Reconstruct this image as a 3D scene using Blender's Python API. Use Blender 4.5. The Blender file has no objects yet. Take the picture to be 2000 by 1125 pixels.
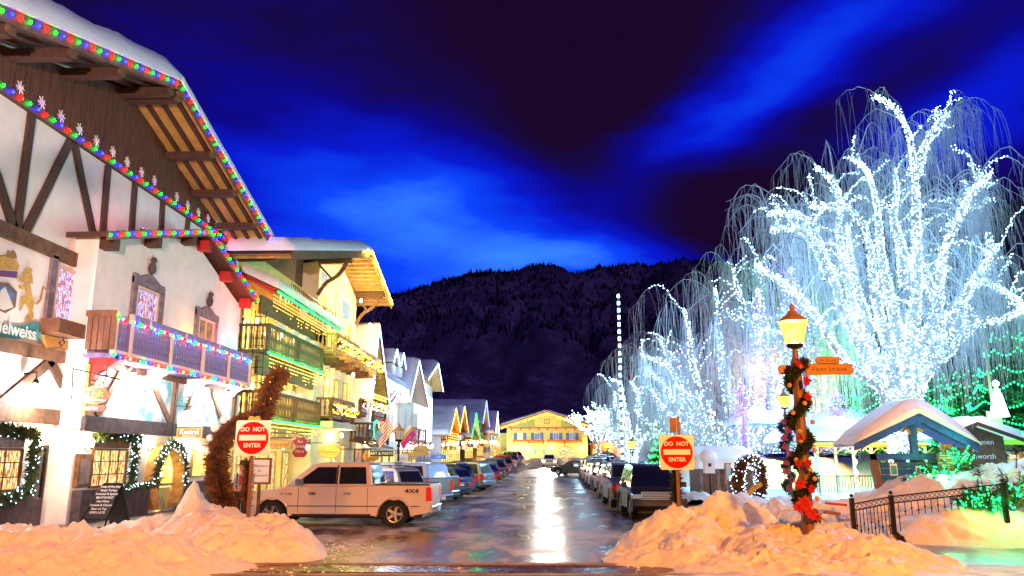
import bpy, math, random
from mathutils import Vector, Matrix, noise
R = random.Random(7)
S = bpy.context.scene
COL = S.collection
# ---------------------------------------------------------------- camera
FPX = 1550.0
TH = math.atan(330.5/FPX)
YAW = math.atan(60/FPX*math.cos(TH))
fw = Vector((-math.sin(YAW)*math.cos(TH), math.cos(YAW)*math.cos(TH), math.sin(TH)))
rt = Vector((math.cos(YAW), math.sin(YAW), 0)); up = rt.cross(fw)
CAMP = Vector((0, 0, 2.1))
cd = bpy.data.cameras.new('camera'); cam = bpy.data.objects.new('camera', cd); COL.objects.link(cam)
cam.matrix_world = Matrix(((rt.x, up.x, -fw.x, CAMP.x), (rt.y, up.y, -fw.y, CAMP.y), (rt.z, up.z, -fw.z, CAMP.z), (0, 0, 0, 1)))
cd.sensor_width = 36; cd.lens = 36*FPX/2000; cd.clip_start = .1; cd.clip_end = 20000
S.camera = cam
def ray(px, py): return fw*FPX + rt*(px-1000) - up*(py-562.5)
def atY(px, py, Y):      # the point of the measured place that lies at street distance Y
    d = ray(px, py); return CAMP + d*((Y-CAMP.y)/d.y)
# ---------------------------------------------------------------- view and world
S.view_settings.view_transform = 'Standard'; S.view_settings.look = 'None'
S.view_settings.exposure = .75; S.view_settings.gamma = 1
S.render.engine = 'CYCLES'
S.cycles.max_bounces = 5; S.cycles.diffuse_bounces = 3; S.cycles.glossy_bounces = 3; S.cycles.transmission_bounces = 4
S.cycles.sample_clamp_indirect = 4; S.cycles.caustics_reflective = False; S.cycles.caustics_refractive = False
W = bpy.data.worlds.new('World'); S.world = W; W.use_nodes = True
nt = W.node_tree; nt.nodes.clear()
class NB:
    def __init__(s, nt): s.nt = nt
    def n(s, t, **k):
        o = s.nt.nodes.new(t)
        for a, b in k.items(): setattr(o, a, b)
        return o
    def m(s, op, a, b=None, c=None):
        o = s.n('ShaderNodeMath', operation=op)
        for i, v in enumerate((a, b, c)):
            if v is None: continue
            if isinstance(v, (int, float)): o.inputs[i].default_value = v
            else: s.nt.links.new(v, o.inputs[i])
        return o.outputs[0]
    def l(s, a, b): s.nt.links.new(a, b)
def ramp(nb, fac, stops):
    r = nb.n('ShaderNodeValToRGB'); e = r.color_ramp.elements
    while len(e) < len(stops): e.new(.5)
    for q, (p, c) in zip(e, stops): q.position = p; q.color = (*c, 1)
    nb.l(fac, r.inputs[0]); return r.outputs[0]
nb = NB(nt)
tc = nb.n('ShaderNodeTexCoord')
mp = nb.n('ShaderNodeMapping'); mp.inputs['Scale'].default_value = (1, 1, 3.0); mp.inputs['Rotation'].default_value = (0, math.radians(-24), 0)
nb.l(tc.outputs['Generated'], mp.inputs[0])
nz = nb.n('ShaderNodeTexNoise'); nz.inputs['Scale'].default_value = 2.6; nz.inputs['Detail'].default_value = 6; nb.l(mp.outputs[0], nz.inputs[0])
nz2 = nb.n('ShaderNodeTexNoise'); nz2.inputs['Scale'].default_value = 6; nz2.inputs['Detail'].default_value = 5; nb.l(mp.outputs[0], nz2.inputs[0])
sp = nb.n('ShaderNodeSeparateXYZ'); nb.l(tc.outputs['Generated'], sp.inputs[0])
az = nb.m('ARCTAN2', sp.outputs[0], sp.outputs[1]); el = nb.m('ARCSINE', sp.outputs[2])
az = nb.m('ADD', az, nb.m('MULTIPLY', nb.m('SUBTRACT', nz.outputs[0], .5), .15))
el = nb.m('ADD', el, nb.m('MULTIPLY', nb.m('SUBTRACT', nz2.outputs[0], .5), .09))
val = nb.m('ADD', nb.m('MULTIPLY', nb.m('SUBTRACT', nz.outputs[0], .5), .80), .15)
for (a0, e0, ra, re, rot, k) in (
    (-.17, .24, .27, .12, 0, .66), (.11, .235, .13, .035, -6, .42), (-.28, .34, .20, .08, -8, .28), (-.05, .30, .12, .08, -30, .15),
    (.06, .42, .10, .15, 16, -.40), (.20, .39, .24, .06, 36, .36), (.50, .375, .20, .060, 16, .52), (.27, .29, .15, .05, -8, -.42), (.36, .47, .2, .035, 26, .16),
    (.45, .50, .30, .06, 20, .34), (-.30, .50, .25, .09, 0, .10), (-.60, .55, .25, .2, 0, -.1), (.34, .34, .12, .05, 30, -.25), (.0, .56, .16, .07, 0, -.22)):
    c, s = math.cos(math.radians(rot)), math.sin(math.radians(rot))
    da = nb.m('SUBTRACT', az, a0); de = nb.m('SUBTRACT', el, e0)
    x = nb.m('DIVIDE', nb.m('ADD', nb.m('MULTIPLY', da, c), nb.m('MULTIPLY', de, s)), ra)
    y = nb.m('DIVIDE', nb.m('SUBTRACT', nb.m('MULTIPLY', de, c), nb.m('MULTIPLY', da, s)), re)
    g = nb.m('POWER', 2.718, nb.m('MULTIPLY', nb.m('ADD', nb.m('MULTIPLY', x, x), nb.m('MULTIPLY', y, y)), -1.0))
    val = nb.m('ADD', val, nb.m('MULTIPLY', g, k))
colr = ramp(nb, val, [(0, (.008, .0015, .016)), (.16, (.006, .002, .045)), (.36, (.003, .002, .19)), (.60, (.002, .008, .48)), (.82, (.003, .045, .74)), (1, (.03, .18, .85))])
bg = nb.n('ShaderNodeBackground'); bg.inputs[1].default_value = .80; nb.l(colr, bg.inputs[0])
wo = nb.n('ShaderNodeOutputWorld'); nb.l(bg.outputs[0], wo.inputs[0])
# added blue fill sun, no source seen, lifts the roofs and slopes
sn_ = bpy.data.lights.new('fill_sun', 'SUN'); sn_.energy = .24; sn_.angle = math.radians(.6); sn_.color = (.42, .45, 1)
so_ = bpy.data.objects.new('fill_sun', sn_); COL.objects.link(so_); so_.matrix_world = Vector((-.45, .75, -.62)).to_track_quat('-Z', 'Y').to_matrix().to_4x4()
# ---------------------------------------------------------------- materials
MATS = {}
def mat(name, col, rough=.7, n=.0, sc=8, bump=0, metal=0, emit=None, es=0, col2=None, n_stretch=(1, 1, 1), spec=.5, sample=True, coat=0, lo=.35, hi=.65):
    if name in MATS: return MATS[name]
    m = bpy.data.materials.new(name); m.use_nodes = True; b = NB(m.node_tree)
    p = m.node_tree.nodes['Principled BSDF']
    p.inputs['Base Color'].default_value = (*col, 1); p.inputs['Roughness'].default_value = rough
    p.inputs['Metallic'].default_value = metal; p.inputs['Specular IOR Level'].default_value = spec; p.inputs['Coat Weight'].default_value = coat
    if n or col2 or bump:
        t = b.n('ShaderNodeTexCoord'); mpp = b.n('ShaderNodeMapping'); mpp.inputs['Scale'].default_value = n_stretch; b.l(t.outputs['Object'], mpp.inputs[0])
        z = b.n('ShaderNodeTexNoise'); z.inputs['Scale'].default_value = sc; z.inputs['Detail'].default_value = 5; b.l(mpp.outputs[0], z.inputs[0])
        c2 = col2 or tuple(max(0, c*(1-n)) for c in col)
        c1 = col if col2 else tuple(min(1, c*(1+n*.5)) for c in col)
        out = ramp(b, z.outputs[0], [(lo, c2), (hi, c1)]); b.l(out, p.inputs['Base Color'])
        if bump:
            bp = b.n('ShaderNodeBump'); bp.inputs['Strength'].default_value = bump; bp.inputs['Distance'].default_value = .03
            b.l(z.outputs[0], bp.inputs['Height']); b.l(bp.outputs[0], p.inputs['Normal'])
    if emit:
        p.inputs['Emission Color'].default_value = (*emit, 1); p.inputs['Emission Strength'].default_value = es
        m.cycles.emission_sampling = 'FRONT_BACK' if sample else 'NONE'
    MATS[name] = m; return m
def glow_mat(name, stops, sc, es, base=(.1, .08, .06), stretch=(1, 1, 1), sample=False, voro=False):
    m = bpy.data.materials.new(name); m.use_nodes = True; b = NB(m.node_tree)
    p = m.node_tree.nodes['Principled BSDF']; p.inputs['Base Color'].default_value = (*base, 1); p.inputs['Roughness'].default_value = .15
    t = b.n('ShaderNodeTexCoord'); mpp = b.n('ShaderNodeMapping'); mpp.inputs['Scale'].default_value = stretch; b.l(t.outputs['Object'], mpp.inputs[0])
    if voro: z = b.n('ShaderNodeTexVoronoi'); z.inputs['Scale'].default_value = sc; b.l(mpp.outputs[0], z.inputs[0]); f = b.n('ShaderNodeSeparateColor'); b.l(z.outputs['Color'], f.inputs[0]); f = f.outputs[0]
    else: z = b.n('ShaderNodeTexNoise'); z.inputs['Scale'].default_value = sc; z.inputs['Detail'].default_value = 4; b.l(mpp.outputs[0], z.inputs[0]); f = z.outputs[0]
    b.l(ramp(b, f, stops), p.inputs['Emission Color']); p.inputs['Emission Strength'].default_value = es
    m.cycles.emission_sampling = 'FRONT_BACK' if sample else 'NONE'
    MATS[name] = m; return m
M = MATS
mat('snow', (.88, .88, .90), .55, .05, 9, .55)
mat('snow_bank', (.86, .77, .66), .55, .1, 7, .5, col2=(.70, .58, .46), lo=.25, hi=.45)  # sandy snow, tint warmed further to carry the amber lamp light
mat('sign_orange', (.42, .13, .015), .5)
mat('snow_dirty', (.72, .66, .60), .6, .4, 2.2, .5)
mat('stucco', (.84, .77, .72), .9, .06, 2.6, .35, lo=.32, hi=.6)
mat('stucco_cream', (.74, .66, .50), .9, .10, 1.3, .2)
mat('stucco_yellow', (.75, .60, .22), .9, .12, 1.3, .2)
mat('timber', (.085, .036, .018), .75, .4, 5, .3, n_stretch=(6, 6, 1))
mat('timber_mid', (.16, .075, .035), .75, .4, 5, .3)
mat('timber_light', (.50, .30, .10), .75, .3, 5, .2)
mat('board', (.12, .034, .012), .7, .5, 4, .3, n_stretch=(3, 3, .4))
mat('rail_purple', (.20, .14, .34), .7, .3, 6, .2)
mat('soffit_lit', (.62, .36, .07), .8, .2, 2)  # yellow light on the right slope soffit, put into the panel colour
mat('roof_dark', (.05, .035, .03), .8, .3, 3)
mat('iron', (.02, .018, .016), .4, metal=.6)
mat('black', (.012, .012, .014), .5)
mat('rubber', (.012, .012, .012), .85)
mat('glass_dark', (.012, .014, .02), .06, spec=.8)
mat('chrome', (.6, .6, .62), .15, metal=1)
mat('alloy', (.55, .55, .56), .25, metal=.9)
mat('white_trim', (.75, .70, .66), .6)
mat('pink_trim', (.70, .48, .38), .6)
mat('sign_red', (.50, .003, .002), .6, spec=.15)
mat('sign_white', (.85, .84, .80), .35)
mat('post_brown', (.20, .09, .05), .5, .3, 4)
mat('needle', (.045, .07, .018), .9, .4, 6)
mat('needle_brown', (.17, .065, .02), .95, .5, 5)
mat('needle_dark', (.03, .05, .025), .9, .4, 6)
mat('bark', (.30, .27, .25), .9, .3, 6, .4)
mat('twig', (.42, .42, .44), .8, .2, 3)
mat('wire', (.03, .05, .03), .6)
mat('gold', (.62, .36, .05), .5, .3, 10)
mat('gold_dark', (.35, .16, .03), .6)
mat('red_paint', (.45, .02, .015), .5)
mat('teal_paint', (.07, .33, .36), .7, .3, 3)
mat('blue_paint', (.10, .20, .50), .7, .3, 5)
mat('purple_paint', (.16, .05, .20), .7)
mat('grey_stone', (.085, .06, .065), .85, .4, 5, .3)
mat('purple_stone', (.22, .17, .20), .85, .4, 5, .3)
mat('orange_panel', (.80, .30, .05), .5, .15, 4)
mat('mural_teal', (.80, .78, .74), .9, col2=(.12, .42, .46), sc=1.6, lo=.38, hi=.58)
mat('skin', (.55, .33, .24), .6)
mat('cloth_white', (.7, .7, .68), .9)
mat('cloth_dark', (.035, .03, .03), .9)
def bulbm(n, c, s, sample=True): return mat('bulb_'+n, c, .3, emit=c, es=s, sample=sample)
bulbm('red', (1, .0003, .0002), 55); bulbm('green', (.0003, 1, .002), 36); bulbm('blue', (.0003, .0025, 1), 90); bulbm('warm', (1, .50, .07), 5, False)
bulbm('white', (.45, .78, 1), 7, False); bulbm('violet', (.14, .07, 1), 5, False); bulbm('gold', (1, .56, .05), 6, False); bulbm('aqua', (.01, 1, .22), 4, False)
bulbm('cool', (.12, .25, 1), 7, False); bulbm('greenx', (.01, 1, .06), 9); bulbm('redx', (1, .01, .008), 7, False); bulbm('orangex', (1, .20, .01), 6, False)
def lampglass(name, col, es):
    m = bpy.data.materials.new(name); m.use_nodes = True; t = m.node_tree; t.nodes.clear(); b = NB(t)
    e = b.n('ShaderNodeEmission'); e.inputs[0].default_value = (*col, 1); e.inputs[1].default_value = es
    tr = b.n('ShaderNodeBsdfTransparent'); mx = b.n('ShaderNodeMixShader'); mx.inputs[0].default_value = .72 if name == 'lamp_glass' else .45; b.l(tr.outputs[0], mx.inputs[1]); b.l(e.outputs[0], mx.inputs[2])
    o = b.n('ShaderNodeOutputMaterial'); b.l(mx.outputs[0], o.inputs[0]); m.cycles.emission_sampling = 'NONE'; MATS[name] = m
lampglass('lamp_glass', (1, .36, .015), 6); lampglass('lamp_white', (1, .82, .50), 22); lampglass('flood', (1, .95, .9), 60)
mat('tail_red', (.55, .01, .01), .25, emit=(1, .02, .01), es=.15)
mat('amber', (.8, .35, .05), .25)
mat('headlight', (1, .97, .9), .2, emit=(1, .95, .8), es=60)
glow_mat('win_warm', [(.25, (.10, .02, .004)), (.45, (.75, .25, .03)), (.62, (1, .68, .18)), (.8, (1, .92, .6))], 3.5, 1.1)
glow_mat('win_shop', [(.30, (.03, .012, .008)), (.44, (.35, .09, .02)), (.52, (.95, .50, .10)), (.60, (1, .80, .40)), (.70, (.35, .20, .55))], 5, 1.0, stretch=(1, 3.2, .8))
glow_mat('win_yellow', [(.25, (.6, .36, .02)), (.5, (1, .72, .12)), (.75, (1, .92, .55))], 2.5, 1.25)
glow_mat('win_dim', [(.3, (.03, .02, .02)), (.55, (.32, .12, .04)), (.75, (.6, .35, .18))], 2.5, .8)
glow_mat('win_tree', [(.30, (.45, .10, .01)), (.42, (.22, .05, .02)), (.48, (.15, .08, .45)), (.54, (.8, .85, 1)), (.58, (.22, .12, .6)), (.68, (.60, .16, .02))], 9, 1.0, stretch=(1, 1.6, .7))
glow_mat('win_blue', [(.3, (.02, .03, .08)), (.6, (.12, .16, .4)), (.8, (.6, .7, 1))], 5, .8)
# ---------------------------------------------------------------- mesh builder
class MB:
    def __init__(s, T=None): s.v = []; s.f = []; s.T = T
    def add(s, vs, fs):
        b = len(s.v)
        if s.T is not None: vs = [s.T @ Vector(p) for p in vs]
        s.v += [tuple(p) for p in vs]; s.f += [tuple(i+b for i in f) for f in fs]; return s
    def box(s, x0, x1, y0, y1, z0, z1):
        return s.add([(x0, y0, z0), (x1, y0, z0), (x1, y1, z0), (x0, y1, z0), (x0, y0, z1), (x1, y0, z1), (x1, y1, z1), (x0, y1, z1)],
                     [(3, 2, 1, 0), (4, 5, 6, 7), (0, 1, 5, 4), (1, 2, 6, 5), (2, 3, 7, 6), (3, 0, 4, 7)])
    def beam(s, a, b, w, h, upv=(0, 0, 1)):
        a, b = Vector(a), Vector(b); d = (b-a).normalized(); u = Vector(upv); sd = d.cross(u)
        if sd.length < 1e-3: sd = d.cross(Vector((1, 0, 0)))
        sd.normalize(); u = sd.cross(d); sd = sd*w/2; u = u*h/2
        vs = [a-sd-u, a+sd-u, a+sd+u, a-sd+u, b-sd-u, b+sd-u, b+sd+u, b-sd+u]
        return s.add(vs, [(0, 1, 2, 3), (7, 6, 5, 4), (0, 4, 5, 1), (1, 5, 6, 2), (2, 6, 7, 3), (3, 7, 4, 0)])
    def prism(s, poly, vec):
        n = len(poly); v = Vector(vec); vs = [Vector(p) for p in poly]; vs += [p+v for p in vs]
        return s.add(vs, [tuple(range(n)), tuple(range(2*n-1, n-1, -1))]+[(i, i+n, (i+1) % n+n, (i+1) % n) for i in range(n)])
    def tube(s, path, r, n=6, cap=True):
        path = [Vector(p) for p in path]; k = len(path); vs = []; fs = []
        for i, p in enumerate(path):
            d = (path[min(i+1, k-1)]-path[max(i-1, 0)])
            d = d.normalized() if d.length > 1e-6 else Vector((0, 0, 1))
            a = d.cross(Vector((0, 0, 1)) if abs(d.z) < .9 else Vector((1, 0, 0))).normalized(); b = d.cross(a)
            rr = r[i] if isinstance(r, (list, tuple)) else r
            vs += [p+(a*math.cos(2*math.pi*j/n)+b*math.sin(2*math.pi*j/n))*rr for j in range(n)]
        for i in range(k-1): fs += [(i*n+j, i*n+(j+1) % n, (i+1)*n+(j+1) % n, (i+1)*n+j) for j in range(n)]
        if cap: fs += [tuple(range(n-1, -1, -1)), tuple(range((k-1)*n, k*n))]
        return s.add(vs, fs)
    def lathe(s, prof, c, n=12):
        vs = []; fs = []; c = Vector(c); k = len(prof)
        for r, z in prof: vs += [c+Vector((r*math.cos(2*math.pi*j/n), r*math.sin(2*math.pi*j/n), z)) for j in range(n)]
        for i in range(k-1): fs += [(i*n+j, i*n+(j+1) % n, (i+1)*n+(j+1) % n, (i+1)*n+j) for j in range(n)]
        fs += [tuple(range(n-1, -1, -1)), tuple(range((k-1)*n, k*n))]
        return s.add(vs, fs)
    def octa(s, c, r, rz=None):
        c = Vector(c); rz = rz or r
        return s.add([c+Vector(p) for p in ((r, 0, 0), (-r, 0, 0), (0, r, 0), (0, -r, 0), (0, 0, rz), (0, 0, -rz))],
                     [(0, 2, 4), (2, 1, 4), (1, 3, 4), (3, 0, 4), (2, 0, 5), (1, 2, 5), (3, 1, 5), (0, 3, 5)])
    def ball(s, c, r, n=10, m=6, rz=None):
        rz = rz or r
        return s.lathe([(max(.001, r*math.sin(math.pi*i/m)), -rz*math.cos(math.pi*i/m)) for i in range(m+1)], c, n)
    def grid(s, fn, nu, nv):
        vs = [fn(i/nu, j/nv) for j in range(nv+1) for i in range(nu+1)]
        return s.add(vs, [(j*(nu+1)+i, j*(nu+1)+i+1, (j+1)*(nu+1)+i+1, (j+1)*(nu+1)+i) for j in range(nv) for i in range(nu)])
    def mesh(s, name, m, smooth=False):
        me = bpy.data.meshes.new(name); me.from_pydata(s.v, [], s.f)
        if m: me.materials.append(M[m] if isinstance(m, str) else m)
        if smooth: me.polygons.foreach_set('use_smooth', [True]*len(me.polygons))
        me.update(); return me
    def build(s, name, m, parent=None, smooth=False, bevel=0, **k):
        o = link(name, s.mesh(name, m, smooth), parent, **k)
        if bevel:
            b = o.modifiers.new('bevel', 'BEVEL'); b.width = bevel; b.segments = 2; b.limit_method = 'ANGLE'
        return o
WM = {}
I4 = Matrix.Identity(4)
CURW = [I4]
def link(name, data, parent=None, world=None, label=None, cat=None, group=None, kind=None):
    o = bpy.data.objects.new(name, data); COL.objects.link(o); world = CURW[0] if world is None else world
    if parent is not None:
        o.parent = parent; o.matrix_parent_inverse = WM[parent.name].inverted()
    o.matrix_basis = world; WM[o.name] = world.copy()
    tag(o, label, cat, group, kind); return o
def tag(o, label=None, cat=None, group=None, kind=None):
    for a, b in (('label', label), ('category', cat), ('group', group), ('kind', kind)):
        if b: o[a] = b
    return o
def thing(name, label, cat, loc, group=None, rz=0):
    return link(name, None, None, Matrix.Translation(Vector(loc)) @ Matrix.Rotation(rz, 4, 'Z'), label, cat, group)
def copy_tree(o, world, label=None):
    c = o.copy(); COL.objects.link(c); c.matrix_basis = world; WM[c.name] = world.copy()
    if label: c['label'] = label
    def rec(src, dst):
        for ch in KIDS.get(src.name, list(src.children)):
            d = ch.copy(); COL.objects.link(d); d.parent = dst; rec(ch, d)
    rec(o, c); return c
KIDS = {}
def frameX(X): return Matrix(((0, 1, 0, X), (1, 0, 0, 0), (0, 0, 1, 0), (0, 0, 0, 1)))      # wall facing +X: (u, out, z) -> (X+out, u, z)
def frameY(Y): return Matrix(((1, 0, 0, 0), (0, -1, 0, Y), (0, 0, 1, 0), (0, 0, 0, 1)))      # wall facing -Y
def text(s, size, world, m, parent, ext=.006, align='CENTER', bold=0, sx=1, name='lettering'):
    c = bpy.data.curves.new(name, 'FONT'); c.body = s; c.size = size; c.extrude = ext; c.align_x = align; c.align_y = 'CENTER'; c.offset = bold
    c.resolution_u = 3; c.materials.append(M[m])
    o = bpy.data.objects.new('tmp', c); me = bpy.data.meshes.new_from_object(o); bpy.data.objects.remove(o); me.name = name
    if not me.materials: me.materials.append(M[m])
    return link(name, me, parent, world @ Matrix.Diagonal((sx, 1, 1, 1)))
def TX(X, Y, Z, rot=0): return Matrix.Translation((X, Y, Z)) @ Matrix.Rotation(math.pi/2, 4, 'Z') @ Matrix.Rotation(math.pi/2, 4, 'X') @ Matrix.Rotation(rot, 4, 'Z')
def TY(X, Y, Z, yaw=0, rot=0): return Matrix.Translation((X, Y, Z)) @ Matrix.Rotation(yaw, 4, 'Z') @ Matrix.Rotation(math.pi/2, 4, 'X') @ Matrix.Rotation(rot, 4, 'Z')
def light(name, loc, col, P, r=.12, parent=None, kind='POINT', rot=None, size=1.2):
    l = bpy.data.lights.new(name, kind); l.energy = P; l.color = col; l.shadow_soft_size = r
    if kind == 'SPOT': l.spot_size = size; l.spot_blend = .6
    w = Matrix.Translation(loc)
    if rot is not None: w = w @ rot.to_4x4()
    return link(name, l, parent, w)
def gz(Y): t = min(1, max(0, (Y-60)/120)); return 2.0*t*t*(3-2*t)
def fbm(x, y, z=0, o=4): return noise.fractal((x, y, z), 1.0, 2.0, o)
def window(T, u0, u1, z0, z1, parent, fm='white_trim', pm='win_warm', nx=2, nz=2, fwid=.09, dep=.07, depth_in=.05, name='window'):
    b = MB(T)
    b.box(u0, u1, -depth_in, dep, z0, z0+fwid); b.box(u0, u1, -depth_in, dep, z1-fwid, z1)
    b.box(u0, u0+fwid, -depth_in, dep-.003, z0+fwid, z1-fwid); b.box(u1-fwid, u1, -depth_in, dep-.003, z0+fwid, z1-fwid)
    mw = fwid*.45
    for i in range(1, nx): u = u0+(u1-u0)*i/nx; b.box(u-mw/2, u+mw/2, -depth_in, dep-.02, z0+fwid, z1-fwid)
    for i in range(1, nz): z = z0+(z1-z0)*i/nz; b.box(u0+fwid, u1-fwid, -depth_in, dep-.024, z-mw/2, z+mw/2)
    w = b.build(name, fm, parent)
    MB(T).box(u0+fwid*.5, u1-fwid*.5, .004, .018, z0+fwid*.5, z1-fwid*.5).build('pane', pm, w)
    return w
BUL = {}
def bulbs(name, pts, m, r, parent, kind='stuff'):
    b = MB()
    for p in pts: b.octa(p, r)
    return b.build(name, m, parent, kind=kind)
def along(path, step, j=0):
    out = []; path = [Vector(p) for p in path]; carry = 0
    for a, b in zip(path, path[1:]):
        L = (b-a).length
        if L < 1e-6: continue
        t = carry
        while t < L: out.append(a.lerp(b, t/L)); t += step
        carry = t-L
    if j: out = [p+Vector((R.gauss(0, j), R.gauss(0, j), R.gauss(0, j))) for p in out]
    return out
def light_string(path, step, cols, r, label, group, parent=None, single=True):
    b = MB().tube(path, .012, 4); o = b.build('string_lights', 'wire', None, label=label, cat='string lights', group=group)
    pts = along(path, step)
    if single:
        for i, p in enumerate(pts):
            c = cols[i % len(cols)]
            if (c, r) not in BUL: BUL[(c, r)] = MB().ball((0, 0, 0), r, 8, 5, r*1.2).mesh('bulb', 'bulb_'+c)
            link('bulb', BUL[(c, r)], o, Matrix.Translation(p))
    else:
        for k, c in enumerate(cols): bulbs('bulbs', pts[k::len(cols)], 'bulb_'+c, r, o)
    return o
def icicles(path, step, drop, spacing, col, r, label, group):
    """hanging curtain of little lights: wire along the path with drops of bulbs"""
    b = MB().tube(path, .01, 3); P = []
    for i, p in enumerate(along(path, step)):
        L = drop*(.45+.55*R.random()); b.tube([p, p-Vector((0, 0, L))], .004, 3, False)
        P += [p-Vector((0, 0, k*spacing+.05)) for k in range(int(L/spacing))]
    o = b.build('icicle_lights', 'wire', None, label=label, cat='string lights', group=group)
    bulbs('bulbs', P, 'bulb_'+col, r, o); return o
def snow_slab(a, b, c, d, th, n=(18, 18), edge=.35, amp=.12, up=(0, 0, 1)):
    """thick snow on quad a-b-c-d, rounded at the edges"""
    a, b, c, d = map(Vector, (a, b, c, d)); nrm = (b-a).cross(d-a).normalized()
    if nrm.z < 0: nrm = -nrm
    Lu = (b-a).length; Lv = (d-a).length; m = MB()
    def top(u, v):
        p = a.lerp(b, u).lerp(d.lerp(c, u), v)
        e = min(u*Lu, (1-u)*Lu, v*Lv, (1-v)*Lv); k = min(1, max(0, e/edge)); k = math.sqrt(1-(1-k)**2)
        h = th*(.25+.75*k)*(1+amp*fbm(p.x*.5, p.y*.5, p.z*.5)+amp*.5*fbm(p.x*2.2, p.y*2.2, p.z*2.2))
        return p+nrm*h
    nu, nv = n; m.grid(top, nu, nv)
    bt = [a, b, c, d]; k = len(m.v); m.v += [tuple(p+nrm*.003) for p in bt]; m.f.append((k+3, k+2, k+1, k))
    W_ = nu+1
    rim = [i for i in range(W_)]+[j*W_+nu for j in range(1, nv+1)]+[nv*W_+i for i in range(nu-1, -1, -1)]+[j*W_ for j in range(nv-1, 0, -1)]
    q = len(m.v); 
    for i in rim:
        u = (i % W_)/nu; v = (i//W_)/nv; m.v.append(tuple(a.lerp(b, u).lerp(d.lerp(c, u), v)+nrm*.003))
    for t in range(len(rim)): m.f.append((rim[t], q+t, q+(t+1) % len(rim), rim[(t+1) % len(rim)]))
    return m
# ================================================================ THE SETTING
def sheet(name, x0, x1, y0, y1, z, m, nx=1, ny=40):
    MB().grid(lambda u, v: (x0+(x1-x0)*u, y0+(y1-y0)*v, z+gz(y0+(y1-y0)*v)), nx, ny).build(name, m, kind='structure')
def road_mat():
    m = bpy.data.materials.new('wet_road'); m.use_nodes = True; b = NB(m.node_tree); p = m.node_tree.nodes['Principled BSDF']
    t = b.n('ShaderNodeTexCoord'); mpp = b.n('ShaderNodeMapping'); mpp.inputs['Scale'].default_value = (1, .45, 1); b.l(t.outputs['Object'], mpp.inputs[0])
    z = b.n('ShaderNodeTexNoise'); z.inputs['Scale'].default_value = .55; z.inputs['Detail'].default_value = 9; z.inputs['Roughness'].default_value = .68; b.l(mpp.outputs[0], z.inputs[0])
    z2 = b.n('ShaderNodeTexNoise'); z2.inputs['Scale'].default_value = 30; z2.inputs['Detail'].default_value = 4; b.l(t.outputs['Object'], z2.inputs[0])
    mix = b.m('ADD', z.outputs[0], b.m('MULTIPLY', b.m('SUBTRACT', z2.outputs[0], .5), .12))
    b.l(ramp(b, mix, [(.42, (.045, .022, .014)), (.48, (.13, .07, .045)), (.54, (.46, .34, .27)), (.66, (.70, .62, .58))]), p.inputs['Base Color'])
    rr = ramp(b, mix, [(.42, (.27, .27, .27)), (.54, (.42, .42, .42)), (.62, (.6, .6, .6))]); b.l(rr, p.inputs['Roughness'])
    bp = b.n('ShaderNodeBump'); bp.inputs['Strength'].default_value = .35; bp.inputs['Distance'].default_value = .03; b.l(mix, bp.inputs['Height']); b.l(bp.outputs[0], p.inputs['Normal'])
    MATS['wet_road'] = m
road_mat()
mat('snow_ground', (.62, .62, .66), .6, .25, .8, .4)
mat('pavement', (.20, .15, .12), .5, .4, 1.2, .3, lo=.4, hi=.6)
mat('paver', (.085, .042, .032), .28, .4, 9, .2)
mat('kerb', (.25, .21, .18), .6, .3, 3, .2)
MB().box(-4000, 4000, -200, 6000, -3, -.03).build('ground', 'snow_ground', kind='structure')
sheet('terrain', -400, 400, 60, 1500, -.012, 'snow_ground', 2, 200)
sheet('road', -9.2, 5.8, -15, 178, .0, 'wet_road', 4, 160)
MB().grid(lambda u, v: (-60+120*u, 13+9.5*v, .004), 8, 4).build('cross_street', 'wet_road', kind='structure')
sheet('pavement', -14.6, -9.35, 23.2, 176, .14, 'pavement', 1, 120)
k_ = MB(); 
for i in range(60):
    y0 = 23+i*2.5; k_.box(-9.35, -9.2, y0+.01, y0+2.49, gz(y0)-.05, gz(y0)+.15)
k_.build('kerb', 'kerb', kind='structure')
sheet('park_ground', 5.8, 60, 23.5, 178, .10, 'snow', 1, 120)
sheet('plaza_ground', -60, -14.6, 23, 178, .05, 'snow_ground', 1, 100)
# pavers of the crossing, close by
pv = MB(); pv2 = MB()
for j in range(24):
    for i in range(64):
        y = 13.2+j*.155; x = -5.6+i*.15+(.075 if j % 2 else 0)
        if 15.02 < y < 15.22 or 16.4 < y: continue
        h = .018+R.random()*.006; (pv if R.random() < .5 else pv2).box(x, x+.138, y, y+.14, .004, h)
pv.build('pavers', 'paver', kind='stuff')
mat('paver_b', (.055, .034, .032), .22, .4, 9, .2)
pv2.build('pavers', 'paver_b', kind='stuff')
for y in (15.05, 16.55): MB().beam((-7, y-.25, .02), (7, y+.25, .02), .16, .05).build('crossing_edge', 'kerb', kind='structure')
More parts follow.
